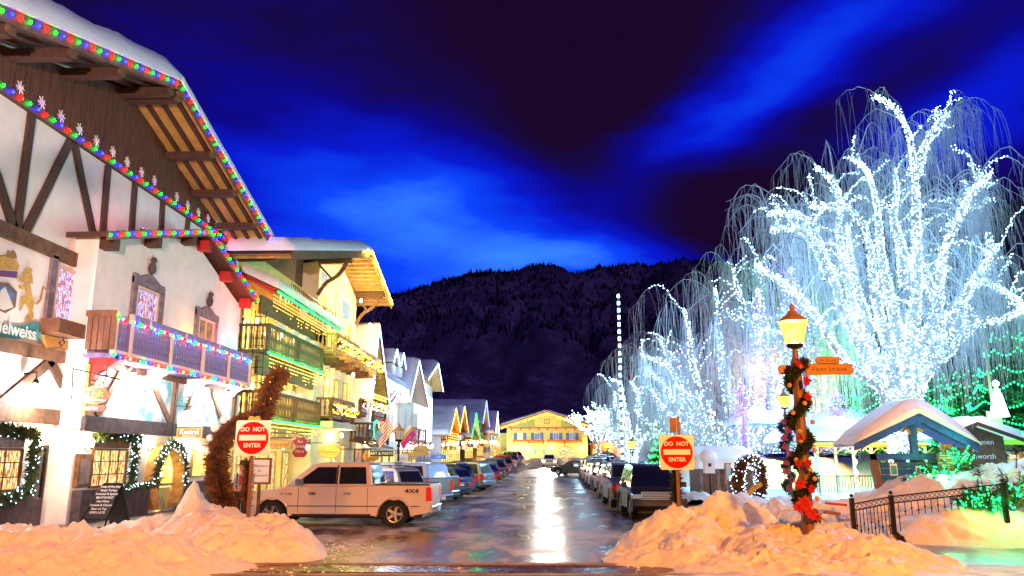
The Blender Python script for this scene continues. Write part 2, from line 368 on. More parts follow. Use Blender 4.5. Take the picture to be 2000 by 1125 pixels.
# mountains
mm = bpy.data.materials.new('mountain'); mm.use_nodes = True; b_ = NB(mm.node_tree); p_ = mm.node_tree.nodes['Principled BSDF']
t_ = b_.n('ShaderNodeTexCoord'); z_ = b_.n('ShaderNodeTexNoise'); z_.inputs['Scale'].default_value = .009; z_.inputs['Detail'].default_value = 12; z_.inputs['Roughness'].default_value = .8; b_.l(t_.outputs['Object'], z_.inputs[0])
b_.l(ramp(b_, z_.outputs[0], [(.36, (.05, .03, .08)), (.50, (.14, .06, .14)), (.60, (.36, .16, .31)), (.74, (.55, .30, .48))]), p_.inputs['Base Color']); p_.inputs['Roughness'].default_value = 1
MATS['mountain'] = mm
ridge = [(-200, 760), (300, 660), (560, 640), (690, 600), (760, 585), (850, 555), (920, 532), (1000, 530), (1050, 521), (1080, 525), (1115, 540), (1170, 532), (1210, 524), (1300, 516), (1380, 511), (1430, 520), (1500, 545), (1600, 540), (1800, 500), (1900, 440), (1940, 410), (2000, 385), (2300, 300)]
def rz_at(px):
    for (a, b), (c, d) in zip(ridge, ridge[1:]):
        if a <= px <= c: return b+(d-b)*(px-a)/(c-a)
    return 700
def mount(u, v):
    px = -200+2500*u; Yd = 1300+1300*v
    py = rz_at(px); top = atY(px, py, 2600)
    X = top.x*(Yd/2600)**.6
    prof = v**.85
    h = top.z*prof
    h += (90*fbm(X*.0028, Yd*.0028, 3, 5)+45*(1-abs(fbm(X*.006, Yd*.002, 9, 4))*2)+14*fbm(X*.03, Yd*.012, 7, 3))*math.sin(math.pi*min(1, v))**.8
    return (X, Yd, max(h, -2)+4*fbm(X*.02, Yd*.02, 1, 3))
mg = MB().grid(mount, 330, 90)
mg.grid(lambda u, v: (lambda t: (t.x, 2600+600*v, t.z*(1-v)**1.2))(atY(-200+2500*u, rz_at(-200+2500*u), 2600)), 110, 6)
mg.build('hills', 'mountain', kind='structure', smooth=True)
tr = MB()
mat('ridge_tree', (.012, .010, .014), 1)
for i in range(9000):
    px = -100+2200*R.random(); d = R.random()**2*260 if i < 1500 else 20+R.random()**1.2*900; t = atY(px, rz_at(px), 2600)
    X, Yd, Z = mount((px+200)/2500, 1-d/1300)
    h = 7+R.random()*11
    tr.add([(X-4, Yd, Z-4), (X+4, Yd, Z-4), (X, Yd+4, Z-4), (X, Yd, Z+h)], [(0, 1, 3), (1, 2, 3), (2, 0, 3)])
tr.build('ridge_forest', 'ridge_tree', kind='stuff')
# ================================================================ HOTEL WITH THE BIG LIT GABLE (left foreground)
def atX(px, py, X):
    d = ray(px, py); return CAMP + d*((X-CAMP.x)/d.x)
def XL(px, py, X): p = atX(px, py, X); return p.y, p.z
hotel = thing('timbered_hotel', 'large white half-timbered hotel with snowy brown gable and purple balcony at left edge', 'hotel', (-14, 24, 0))
FX = -14.0
w = MB()
w.box(-22, FX, 12, 35.3, 3.25, 11.5)
w.box(-21, -14.2, 24.05, 35.3, 0, 3.25)
w.box(-21, -15.0, 15, 24.05, 0, 3.25)
w.prism([(-14.001, 12.5, 11.45), (-14.001, 35.3, 11.45), (-14.001, 24.3, 14.2)], (-7, 0, 0))
w.build('wall', 'stucco', hotel)
# curved stucco buttress over the door
MB().prism([(-14.2, 24.04, 3.2), (-14.2, 24.04, 0), (-14.9, 24.04, 0), (-14.9, 24.04, 3.2)], (0, -.02, 0)).build('door_return', 'stucco', hotel)
bay = MB()
bay.prism([(-13.3, 22.6, 5.0), (-13.3, 34.0, 5.0), (-13.3, 34.0, 8.6), (-13.3, 28.9, 10.25), (-13.3, 22.6, 8.7)], (-.72, 0, 0))
bay.box(-14.05, -13.2, 22.6, 34.4, 2.9, 5.0)
bay.build('bay_wall', 'stucco', hotel)
def tim(p, q, X=FX, wd=.28, th=.09, m='timber'):
    a = atX(*p, X); b = atX(*q, X); MB().beam((X+.035, a.y, a.z), (X+.035, b.y, b.z), wd, th, (1, 0, 0)).build('timber', m, hotel)
for p, q in (((60, 218), (30, 448)), ((-20, 310), (24, 446)), ((135, 275), (44, 458)), ((143, 280), (192, 520)), ((209, 325), (192, 530)), ((262, 355), (254, 456)), ((316, 392), (312, 458)), ((366, 425), (362, 460)),
             ((100, 703), (-5, 790)), ((93, 700), (152, 815)), ((446, 480), (432, 560)), ((448, 480), (470, 575)), ((172, 712), (168, 826))): tim(p, q)
def band(y0, y1, z, h, X=FX, d=.10, m='timber_mid'): MB().box(X-.02, X+d, y0, y1, z-h/2, z+h/2).build('beam', m, hotel)
band(12, 24.4, 7.88, .42); band(12, 24.4, 4.95, .36); band(12, 24.4, 3.22, .42, d=.14)
band(22.55, 34.5, 3.05, .45, X=-13.2, d=.12, m='grey_stone')
band(22.6, 34.4, 4.86, .25, X=-13.2, d=.10)
MB().box(-13.22, -13.1, 22.5, 22.85, 3.25, 4.75).build('post', 'timber_light', hotel)
for y in (28.0, 33.6): MB().box(-13.22, -13.1, y, y+.25, 3.28, 4.75).build('post', 'timber_mid', hotel)
for (a, b) in (((24.3, 4.7), (23.2, 3.3)), ((26.2, 4.7), (27.9, 3.3)), ((29.8, 4.7), (28.9, 3.3)), ((31.3, 4.7), (32.8, 3.3))):
    MB().beam((-13.15, a[0], a[1]), (-13.15, b[0], b[1]), .22, .08, (1, 0, 0)).build('timber', 'timber_mid', hotel)
for (y0, y1) in ((23.6, 27.9), (28.4, 33.5)): MB().box(-13.19, -13.185+.006, y0, y1, 3.28, 4.70).build('mural', 'mural_teal', hotel)
# gable boarding: separate boards, two directions like the photo
AY, AZ = 24.2, 14.35
def roofz(y): return AZ-abs(y-AY)*.285
bd = 0
y = 13.2
while y < 34.6:
    y2 = y+.36; pr_ = .02+.012*(bd % 3)
    zt0, zt1 = roofz(y)-.12, roofz(y2-.012)-.12
    if zt0 > 11.62:
        MB().prism([(-13.99, y, 11.5), (-13.99, y2-.012, 11.5), (-13.99, y2-.012, max(11.52, zt1)), (-13.99, y, zt0)], (pr_+.03, 0, 0)).build('gable_board', 'board', hotel)
    bd += 1; y = y2
# lit lower trim beam of the gable
MB().box(-13.99, -13.86, 12, 35.25, 11.32, 11.60).build('beam', 'timber', hotel)
# main roof: two slopes with overhang, fascia, purlins, soffit panels
XO = -12.15
for sgn, y1 in ((1, 35.0), (-1, 12.5)):
    a = (XO, AY, AZ); b = (XO, y1, roofz(y1))
    n = Vector((0, sgn*.285, 1)).normalized()
    MB().prism([a, b, Vector(b)+n*.10, Vector(a)+n*.10], (-10, 0, 0)).build('roof', 'roof_dark', hotel)
    MB().prism([Vector(a)-Vector((0, 0, .22)), Vector(b)-Vector((0, 0, .22)), Vector(b)+n*.16, Vector(a)+n*.16], (.09, 0, 0)).build('fascia', 'timber_mid', hotel)
    nn = 0
    yy = AY+sgn*1.2
    step = 2.7
    for k in range(5):
        yk = AY+sgn*(.9+k*2.35) if k else AY+sgn*.25
        if sgn > 0 and yk > 34.6 or sgn < 0 and yk < 13: continue
        z = roofz(yk)-.2
        MB().box(-13.99, XO-.12, yk-.13, yk+.13, z-.28, z).build('purlin', 'timber', hotel)
        MB().box(XO-.12, XO-.02, yk-.13, yk+.13, z-.20, z-.02).build('purlin_end', 'timber_mid', hotel)
    for xs in (-13.55, -13.0, -12.45):
        MB().beam((xs, AY, AZ-.08), (xs, y1, roofz(y1)-.08), .16, .10).build('rafter', 'timber', hotel)
    for k in range(11):
        ya = AY+sgn*(.3+k*1.0); yb = ya+sgn*.97
        if (sgn > 0 and yb > 34.9) or (sgn < 0 and yb < 12.6): continue
        MB().prism([(XO-.06, ya, roofz(ya)-.03), (XO-.06, yb, roofz(yb)-.03), (XO-.06, yb, roofz(yb)-.012), (XO-.06, ya, roofz(ya)-.012)], (-1.78, 0, 0)).build('soffit_panel', 'soffit_lit' if sgn > 0 else 'timber', hotel)
    q = Vector((0, 0, .12))
    snow_slab(Vector((XO+.14, AY, AZ+.12)), Vector((XO+.14, y1+sgn*.15, roofz(y1)+.10)), Vector((-21, y1+sgn*.15, roofz(y1)+.10)), Vector((-21, AY, AZ+.12)), .78, (50, 20), .3, .10).build('roof_snow', 'snow', hotel, smooth=True)
# far end of the hotel roof (bracket pieces under the eave)
MB().box(-14, XO, 35.0, 35.2, 10.95, 11.15).build('eave_beam', 'timber_mid', hotel)
# small gable over the bay
SY, SZ = 28.9, 10.5
def srz(y): return SZ-(abs(y-SY)*.30 if y > SY else abs(y-SY)*.30)
for sgn, y1 in ((1, 34.3), (-1, 22.0)):
    a = Vector((-12.75, SY, SZ)); b = Vector((-12.75, y1, srz(y1)))
    MB().prism([a, b, b+Vector((0, 0, .16)), a+Vector((0, 0, .16))], (-1.22, 0, 0)).build('bay_roof', 'timber', hotel)
    MB().prism([a-Vector((0, 0, .10)), b-Vector((0, 0, .10)), b+Vector((0, 0, .18)), a+Vector((0, 0, .18))], (.08, 0, 0)).build('bay_fascia', 'timber_mid', hotel)
    for k in range(3):
        yk = SY+sgn*(.5+k*2.3 if sgn > 0 else .9+k*2.6)
        MB().box(-13.3, -12.85, yk-.17, yk+.17, srz(yk)-.42, srz(yk)-.02).build('corbel', 'timber' if sgn < 0 else 'red_paint', hotel)
# carved snowflakes/edelweiss on the boards
fl = MB()
for k in range(8):
    a = k*math.pi/4; ca, sa = math.cos(a), math.sin(a); cb, sb = math.cos(a+.28), math.sin(a+.28); cc, sc_ = math.cos(a-.28), math.sin(a-.28)
    fl.prism([(0, .05*cc, .05*sc_), (0, .19*ca, .19*sa), (0, .05*cb, .05*sb)], (.03, 0, 0))
fl.lathe([(.09, 0), (.09, .02)], (0, 0, 0), 8)
flm = fl.mesh('edelweiss', 'white_trim')
for px, py in ((40, 176), (82, 205), (120, 232), (156, 257), (189, 280), (221, 301), (249, 321), (277, 341), (302, 357), (346, 389), (367, 405), (388, 419), (407, 431), (424, 443), (441, 455), (456, 467)):
    p = atX(px, py-3, -13.84); link('carved_flower', flm, hotel, Matrix.Translation((-13.86, p.y, p.z+.03)))
# windows of the upper floor
FXT = frameX(-14.0)
def hwin(px0, py0, px1, py1, X, **k):
    a = atX(px0, py0, X); b = atX(px1, py1, X); return window(frameX(X), a.y, b.y, b.z, a.z, hotel, **k)
a = atX(100, 515, -14); b = atX(185, 600, -14)
window(frameX(-13.98), 21.75, 24.05, 5.95, 7.55, hotel, pm='win_tree', nx=2, nz=1, fm='pink_trim', fwid=.09)
# carved frame and flower box around that window
for (y0, y1, z0, z1) in ((21.45, 21.72, 5.9, 7.75), (24.05, 24.2, 5.9, 7.7)): MB().box(-14, -13.9, y0, y1, z0, z1).build('window_surround', 'purple_stone', hotel)
MB().prism([(-13.95, 21.3, 5.9), (-13.95, 24.5, 5.9), (-13.95, 24.5, 5.45), (-13.95, 21.3, 5.5)], (.55, 0, 0)).build('flower_box', 'post_brown', hotel)
sc_m = MB().prism([(-13.99, 21.4, 5.45), (-13.99, 24.4, 5.4), (-13.99, 24.2, 5.15), (-13.99, 23.6, 5.2), (-13.99, 23.0, 4.98+.1), (-13.99, 22.3, 5.22), (-13.99, 21.6, 5.1)], (.12, 0, 0)).build('scroll_bracket', 'gold_dark', hotel)
for y in (22.0, 23.9): MB().tube([(-13.7, y, 5.42), (-13.62, y, 5.3), (-13.7, y, 5.2), (-13.78, y, 5.3), (-13.7, y, 5.42)], .025, 5).build('hook', 'iron', hotel)
link('carved_flower', flm, hotel, Matrix.Translation((-13.39, 22.95, 5.68)))
def owlwin(y0, y1, z0, z1, pm):
    T = frameX(-13.3)
    window(T, y0, y1, z0, z1, hotel, pm=pm, nx=2, nz=1, fm='pink_trim', fwid=.10)
    b = MB()
    b.box(-13.3, -13.22, y0-.30, y0-.02, z0-.2, z1+.35); b.box(-13.3, -13.22, y1+.02, y1+.30, z0-.2, z1+.30); b.box(-13.3, -13.2, y0-.3, y1+.3, z1+.02, z1+.24)
    b.build('window_surround', 'purple_stone', hotel)
    ym = (y0+y1)/2
    o = MB(); o.prism([(-13.3, y0-.1, z1+.24), (-13.3, y1+.1, z1+.24), (-13.3, ym+.35, z1+.42), (-13.3, ym+.12, z1+.5), (-13.3, ym-.12, z1+.5), (-13.3, ym-.35, z1+.42)], (.1, 0, 0)); o.build('window_crest', 'purple_stone', hotel)
    o = MB(); o.ball((-13.2, ym, z1+.72), .14, 8, 6, .22); o.ball((-13.17, ym, z1+1.0), .11, 8, 6)
    o.add([(-13.2, ym-.1, z1+1.05), (-13.2, ym-.02, z1+1.08), (-13.2, ym-.09, z1+1.2), (-13.2, ym+.1, z1+1.05), (-13.2, ym+.02, z1+1.08), (-13.2, ym+.09, z1+1.2)], [(0, 1, 2), (3, 4, 5)])
    o.build('owl_carving', 'grey_stone', hotel)
owlwin(25.0, 26.5, 5.95, 7.65, 'win_tree'); owlwin(29.8, 31.3, 5.9, 7.45, 'win_dim')
MB().box(-13.29, -13.24, 26.6, 26.9, 5.9, 7.7).build('open_shutter', 'red_paint', hotel)
# purple balcony
BX = -12.45; y0, y1 = 22.4, 33.4; zb, zt = 5.05, 6.15
MB().box(-13.3, BX, y0, y1, zb-.12, zb).build('balcony_floor', 'rail_purple', hotel)
MB().box(BX-.04, BX+.06, y0+1.0, y1, zt-.02, zt+.20).build('balcony_rail', 'rail_purple', hotel)
MB().box(BX-.02, BX+.05, y0, y1, zb+.02, zb+.12).build('balcony_rail', 'pink_trim', hotel)
MB().box(-13.3, BX+.06, y0-.06, y0+.03, zt-.02, zt+.16).build('balcony_rail', 'post_brown', hotel)
for yy in (22.45, 23.35, 26.0, 28.6, 31.0, 33.3): MB().box(BX-.05, BX+.07, yy-.07, yy+.07, zb, zt+.02+(.18 if yy < 24 else 0)).build('balcony_post', 'pink_trim', hotel)
bl = MB(); hw = .075
prof = [(-.02, .06), (0, .075), (.22, .075), (.30, .04), (.38, .075), (.62, .085), (.76, .035), (.84, .075), (1.0, .075)]
bl.prism([(0, -h_, z_) for z_, h_ in prof]+[(0, h_, z_) for z_, h_ in reversed(prof)], (.03, 0, 0))
blm = bl.mesh('baluster', 'rail_purple')
yy = 23.55
while yy < 33.2:
    if min(abs(yy-q) for q in (26.0, 28.6, 31.0)) > .12: link('baluster', blm, hotel, Matrix.Translation((BX, yy, zb+.1)))
    yy += .19
for yy in (22.62, 22.83, 23.04, 23.22): link('baluster', blm, hotel, Matrix.Translation((BX, yy, zb+.1)))
for k in range(5): MB().box(-13.25+k*.18, -13.1+k*.18, y0-.03, y0, zb+.1, zt-.02).build('side_board', 'post_brown', hotel)
for yy in (22.7, 26.0, 29.0, 32.6):
    MB().prism([(-13.2, yy-.12, 5.0), (BX, yy-.12, 5.0), (BX, yy-.12, 4.85), (BX-.25, yy-.12, 4.72), (BX-.3, yy-.12, 4.6), (-12.95, yy-.12, 4.5), (-13.0, yy-.12, 4.3), (-13.2, yy-.12, 4.25)], (0, .24, 0)).build('bracket', 'red_paint' if yy < 23 else 'white_trim', hotel)
for yy in (24.4, 27.0, 29.9, 32.2): link('carved_flower', flm, hotel, Matrix.Translation((BX+.05, yy, zt+.10)) @ Matrix.Scale(.6, 4))
# flood lamps under the balcony (lit in the photo)
for yy, P in ((24.6, 150), (26.2, 130), (30.2, 140), (32.4, 110)):
    f_ = MB().lathe([(.02, .12), (.06, .1), (.09, 0), (.08, -.02)], (-12.9, yy, 4.72), 10).build('flood_lamp', 'chrome', hotel)
    MB().ball((-12.9, yy, 4.67), .07, 8, 6).build('bulb', 'flood', f_); light('lamp_light', (-12.75, yy, 4.5), (1, .95, .92), P, .08, f_)
f_ = MB().lathe([(.02, .12), (.06, .1), (.09, 0), (.08, -.02)], (-13.6, 20.9, 4.05), 10).build('flood_lamp', 'iron', hotel)
MB().ball((-13.6, 20.9, 3.98), .09, 8, 6).build('bulb', 'flood', f_); light('lamp_light', (-13.4, 20.9, 3.8), (1, .95, .92), 240, .08, f_)
MB().tube([(-13.95, 20.9, 4.3), (-13.6, 20.9, 4.35), (-13.6, 20.9, 4.15)], .025, 5).build('lamp_arm', 'iron', f_)
# painted coat of arms
def poly(pts, X, m, name, th=.006):
    ps = [atX(a, b, X) for a, b in pts]; return MB().prism([(X, p.y, p.z) for p in ps], (th, 0, 0)).build(name, m, arms)
arms = MB().box(-13.998, -13.992, 18.2, 21.3, 5.2, 7.6).build('wall_painting', 'stucco', hotel)
poly([(-12, 500), (12, 497), (14, 489), (18, 489), (19, 495), (24, 488), (29, 491), (32, 500), (33, 505), (-12, 505)], -13.985, 'gold_dark', 'crown_top')
poly([(-20, 508), (5, 500), (30, 506), (38, 520), (34, 528), (-20, 524)], -13.98, 'gold', 'crown')
poly([(-20, 526), (34, 530), (33, 543), (-20, 538)], -13.972, 'purple_paint', 'crown_band')
poly([(-10, 550), (16, 552), (33, 570), (30, 600), (10, 612), (-15, 600)], -13.978, 'post_brown', 'shield')
poly([(-8, 556), (14, 560), (28, 574), (24, 590), (10, 566), (-6, 590)], -13.968, 'blue_paint', 'shield_field')
poly([(2, 566), (10, 560), (26, 600), (8, 606), (-8, 600)], -13.962, 'white_trim', 'shield_mountain')
poly([(44, 536), (50, 524), (54, 521), (60, 523), (63, 527), (59, 531), (63, 540), (64, 555), (58, 552), (60, 565), (64, 586), (66, 596), (62, 606), (66, 612), (64, 622), (58, 626), (48, 630), (52, 622), (58, 616), (55, 602), (48, 592), (40, 606), (36, 606), (40, 596), (40, 582), (46, 578), (52, 577), (50, 566), (38, 564), (34, 556), (44, 558), (50, 552), (38, 548), (32, 536), (38, 538), (44, 546)], -13.966, 'gold', 'lion')
ps = [atX(a, b, -13.96) for a, b in ((64, 590), (72, 594), (80, 585), (82, 572), (86, 560), (92, 566))]
MB().tube([(-13.97, p.y, p.z) for p in ps], .022, 5).build('lion_tail', 'gold_dark', arms)
poly([(-20, 628), (40, 636), (70, 628), (86, 634), (89, 655), (84, 668), (74, 672), (76, 660), (66, 660), (30, 662), (-20, 655)], -13.975, 'teal_paint', 'banner')
p = atX(0, 645, -13.95); q = atX(75, 648, -13.95)
text('Edelweiss', .50, TX(-13.955, p.y+.53, (p.z+q.z)/2, 0), 'sign_white', arms, .005, 'CENTER', .008, .98)
# ---------------- ground floor shop front
GX = -14.2; G = frameX(GX)
window(G, 25.0, 27.15, 1.15, 2.38, hotel, fm='timber_mid', pm='win_shop', nx=4, nz=3, fwid=.07)
MB().box(GX, GX+.05, 24.95, 27.2, 2.40, 2.85).build('window_head_board', 'grey_stone', hotel)
for k in range(7): MB().box(GX+.052, GX+.08, 24.95+k*.32, 24.95+k*.32+.30, 2.42, 2.84).build('board', 'timber_mid', hotel)
k0 = 0
y = 24.1
while y < 28.35:
    MB().box(GX+.05, GX+.35+.01*(k0 % 2), y, y+.235, .14, 1.12).build('wainscot_board', 'grey_stone', hotel); y += .25; k0 += 1
y = 31.1
while y < 35.2: MB().box(GX+.05, GX+.35+.01*(k0 % 2), y, y+.235, .14, 1.15).build('wainscot_board', 'grey_stone', hotel); y += .25; k0 += 1
# round-arched shop entrance
cy, cz, rr_ = 29.7, 1.30, 1.0
ring = MB(); N_ = 28
for i in range(N_):
    a0 = -math.pi*.28+2*math.pi*.78*i/N_; a1 = -math.pi*.28+2*math.pi*.78*(i+1)/N_
    def q(a, r): return (cy+r*math.cos(a), cz+r*1.15*math.sin(a))
    p0, p1, p2, p3 = q(a0, rr_), q(a1, rr_), q(a1, rr_+.16), q(a0, rr_+.16)
    ring.prism([(GX-.02, *p0), (GX-.02, *p1), (GX-.02, *p2), (GX-.02, *p3)], (.5, 0, 0))
ent = ring.build('arched_entrance', 'timber_light', hotel)
MB().prism([(GX+.01, cy+rr_*math.cos(2*math.pi*i/24), cz+rr_*1.15*math.sin(2*math.pi*i/24)) for i in range(24)], (.02, 0, 0)).build('pane', 'win_yellow', ent)
MB().box(GX+.04, GX+.06, cy-.86, cy+.86, .2, 1.0).build('door_panel', 'stucco_yellow', ent)
MB().box(GX+.04, GX+.12, cy-.98, cy+.98, 1.05, 1.15).build('rail', 'timber_light', ent)
window(G, 32.3, 34.6, 1.3, 2.6, hotel, fm='timber_light', pm='win_yellow', nx=2, nz=2, fwid=.07)
# dark doorway at left, left shop window and its planter
DX = -15.0; D = frameX(DX)
w_ = window(D, 23.4, 23.95, .15, 2.45, hotel, fm='black', pm='glass_dark', nx=1, nz=1, fwid=.08, name='door')
window(D, 20.6, 22.8, 1.15, 2.35, hotel, fm='timber_mid', pm='win_shop', nx=3, nz=3, fwid=.07)
for k in range(8): MB().box(DX+.01, DX+.06, 20.5+k*.29, 20.5+k*.29+.275, 2.37, 2.95).build('board', 'purple_stone', hotel)
y = 20.0
while y < 23.15: MB().box(DX+.02, DX+.5, y, y+.235, .1, .95).build('wainscot_board', 'grey_stone', hotel); y += .25
# menu box and plaque
MB().box(GX, GX+.14, 24.15, 24.85, 1.2, 2.2).build('menu_box', 'timber_mid', hotel); MB().box(GX+.14, GX+.15, 24.25, 24.75, 1.3, 2.05).build('menu_sheet', 'purple_stone', hotel)
pq = MB().box(GX, GX+.05, 27.7, 28.15, 1.7, 2.25).build('plaque', 'white_trim', hotel)
for s_, z in (('Hotel', 2.08), ('Pension', 1.93)): text(s_, .11, TX(GX+.056, 27.92, z), 'black', pq, .002)
# lantern wall lamps of the ground floor
def wall_lamp(x, y, z, P=60, col=(1, .75, .42), group='wall lamps'):
    f = MB().tube([(x-.25, y, z-.1), (x-.1, y, z-.25), (x, y, z-.15)], .018, 5).lathe([(.03, -.15), (.05, -.12), (.03, -.1)], (x, y, z), 8).build('wall_lamp', 'iron', hotel)
    MB().lathe([(.05, -.1), (.08, .08), (.02, .16)], (x, y, z), 8).build('lamp_glass', 'lamp_white', f); light('lamp_light', (x+.02, y, z+.3), col, P, .06, f)
for x, y, z in ((-14.7, 23.15, 2.5), (-13.9, 24.45, 2.5), (-13.9, 28.35, 2.55), (-13.9, 31.4, 2.6), (-13.9, 32.2, 2.55)): wall_lamp(x, y, z)
# ---------------- garlands of evergreen around windows, each its own thing
def garland(path, r, n, label, m='needle', group=None, cat='garland', lights=None, nl=60, L=.16, name='garland', lr=.021):
    b = MB(); pts = along(path, .06)
    b.tube(path, r*.35, 5)
    for i in range(n):
        p = R.choice(pts); d = Vector((R.gauss(0, 1), R.gauss(0, 1), R.gauss(0, 1)-.3)).normalized(); p = p+d*r*R.random()*.6
        s = L*(.6+.8*R.random()); a = d.orthogonal().normalized(); c = d.cross(a)
        ang = R.random()*6.28; a = (a*math.cos(ang)+c*math.sin(ang))*s*.19
        b.add([p-a, p+a, p+d*s], [(0, 1, 2)])
    o = b.build(name, m, None, label=label, cat=cat, group=group)
    if lights: 
        for c, k in lights: bulbs('bulbs', [R.choice(pts)+Vector((R.gauss(0, 1), R.gauss(0, 1), R.gauss(0, 1))).normalized()*r for _ in range(int(nl*k))], 'bulb_'+c, lr, o)
    return o
gl = 'garlands on the hotel front'
garland([(GX+.2, 24.9, 2.72), (GX+.25, 25.6, 2.85), (GX+.25, 26.7, 2.85), (GX+.25, 27.4, 2.7)], .22, 1300, 'evergreen garland lying across the top of the square shop window', group=gl, lights=[('white', 1)], nl=25)
garland([(GX+.2, 27.35, 2.7), (GX+.2, 27.33, 2.0), (GX+.2, 27.33, 1.15)], .13, 800, 'evergreen garland hanging down right of the square shop window', group=gl, lights=[('white', 1)], nl=40)
garland([(GX+.4, 25.5, 1.15), (GX+.45, 26.8, 1.13), (GX+.4, 28.3, 1.15)], .1, 400, 'short greens and white lights lying on the dark wainscot ledge', group=gl, lights=[('white', 1)], nl=60)
garland([(GX+.45, cy+1.15*math.cos(a), cz+1.3*math.sin(a)) for a in [math.pi*(-.05+1.1*i/12) for i in range(13)]], .17, 1500, 'evergreen garland arching over the round shop entrance', group=gl, lights=[('white', 1)], nl=110)
garland([(DX+.3, 20.0, 2.75), (DX+.3, 21.5, 2.85), (DX+.3, 22.8, 2.75)], .22, 1200, 'evergreen garland over the leftmost shop window', group=gl, lights=[('white', 1)], nl=30)
garland([(DX+.3, 22.85, 2.8), (DX+.3, 22.95, 1.9), (DX+.35, 22.8, 1.2), (DX+.5, 21.9, 1.0), (DX+.5, 20.5, .95)], .2, 2200, 'evergreen garland with white lights running down beside the leftmost shop window', group=gl, lights=[('white', 1)], nl=110)
# ---------------- light strings of the hotel
GL = 'coloured light strings on the timbered hotel'
C3 = ['green', 'blue', 'red']
light_string([(XO+.13, 12.8, roofz(12.8)-.02), (XO+.13, AY, AZ-.02)], .33, C3, .032, 'red green and blue bulbs along the left upper roof edge of the hotel', GL)
light_string([(XO+.13, AY+.2, AZ-.08), (XO+.13, 34.9, roofz(34.9)-.02)], .33, C3, .032, 'red green and blue bulbs down the right slope of the hotel roof', GL)
light_string([(-13.80, 13, 11.47), (-13.80, 35.2, 11.47)], .36, C3, .036, 'long row of red green and blue bulbs along the foot of the brown gable', GL)
light_string([(-12.62, 22.0, srz(22.0)+.06), (-12.62, SY, SZ+.06)], .34, C3, .032, 'coloured bulbs on the left slope of the small bay roof', GL)
light_string([(-12.62, SY+.2, SZ), (-12.62, 34.3, srz(34.3)+.06)], .30, C3, .034, 'coloured bulbs down the right slope of the small bay roof', GL)
light_string([(BX+.12, 23.3, zt-.08+.03*math.sin(k)) if 0 else (BX+.12, 22.4+k*.25, zt-.04-.05*abs(math.sin(k*1.57/2))) for k in range(44)], .22, ['green', 'cool', 'red', 'aqua', 'orangex', 'blue'], .036, 'multicoloured bulbs hung along the top of the purple balcony', GL)
light_string([(BX+.1, 22.4+k*.25, zb-.06-.03*abs(math.sin(k*.8))) for k in range(44)], .3, ['green', 'blue', 'redx', 'warm', 'red', 'aqua'], .036, 'multicoloured bulbs hung along the foot of the purple balcony', GL)
# ---------------- hanging signs of the hotel
loft = thing('hanging_sign', 'brown oval hanging sign reading The Loft on a scrolled bracket', 'shop sign', (-12.2, 21.6, 3.6))
ly = 21.6
c = atY(185, 772, ly)
def oval(c, rx, rz_, th, m, parent, name, n=28): return MB().prism([(c.x+rx*math.cos(2*math.pi*i/n), c.y, c.z+rz_*math.sin(2*math.pi*i/n)) for i in range(n)], (0, th, 0)).build(name, m, parent)
oval(c, .40, .24, .05, 'gold', loft, 'rim'); oval(c-Vector((0, .012, 0)), .375, .215, .06, 'post_brown', loft, 'board')
text('The', .13, TY(c.x-.22, c.y-.02, c.z+.10, 0, .2), 'gold', loft); text('Loft', .27, TY(c.x+.04, c.y-.02, c.z+.02, 0, .12), 'gold', loft, bold=.006)
text('Restaurant & Lounge', .075, TY(c.x+.02, c.y-.02, c.z-.135), 'sign_white', loft)
MB().prism([(c.x-.36, c.y, c.z-.30), (c.x+.30, c.y, c.z-.26), (c.x+.36, c.y, c.z-.34), (c.x+.28, c.y, c.z-.45), (c.x-.34, c.y, c.z-.42), (c.x-.42, c.y, c.z-.38)], (0, .04, 0)).build('ribbon_board', 'post_brown', loft)
text('Open Daily', .07, TY(c.x-.02, c.y-.012, c.z-.365), 'sign_white', loft)
br = MB(); br.tube([atY(143, 720, ly), atY(238, 742, ly)], .02, 5); br.tube([atY(143, 715, ly), atY(140, 780, ly)], .02, 5)
for (cx_, cy_) in ((150, 735), (195, 750), (152, 770), (205, 738), (180, 748)):
    q = atY(cx_, cy_, ly); br.tube([q+Vector((.1*math.cos(t*.6)*(1-t/14), 0, .1*math.sin(t*.6)*(1-t/14))) for t in range(12)], .011, 4)
br.tube([c+Vector((-.2, .02, .2)), c+Vector((-.2, .02, .5))], .008, 4); br.tube([c+Vector((.2, .02, .2)), c+Vector((.2, .02, .42))], .008, 4)
br.build('bracket', 'iron', loft)
ks = thing('hanging_sign', 'white scroll-topped chocolate sign with a yellow Kestrel board below it', 'shop sign', (-12.3, 27.7, 3.2)); ky = 27.7
c = atY(372, 818, ky)
MB().prism([(c.x-.45, ky, c.z-.28), (c.x+.45, ky, c.z-.28), (c.x+.45, ky, c.z+.12), (c.x+.3, ky, c.z+.18), (c.x+.2, ky, c.z+.3), (c.x-.2, ky, c.z+.3), (c.x-.3, ky, c.z+.18), (c.x-.45, ky, c.z+.12)], (0, .05, 0)).build('board', 'sign_white', ks)
text('Schocolat', .19, TY(c.x, ky-.012, c.z-.06), 'black', ks)
MB().box(c.x-.45, c.x+.45, ky, ky+.05, c.z-.66, c.z-.32).build('lower_board', 'gold', ks); MB().box(c.x-.41, c.x+.41, ky-.006, ky, c.z-.62, c.z-.36).build('lower_panel', 'gold_dark', ks)
text('Kestrel', .23, TY(c.x, ky-.016, c.z-.46), 'sign_white', ks, bold=.005); text('Knives & Gifts', .08, TY(c.x, ky-.016, c.z-.585), 'sign_white', ks)
br = MB(); br.tube([(c.x-.6, ky, c.z+.45), (c.x+.5, ky, c.z+.42)], .015, 5)
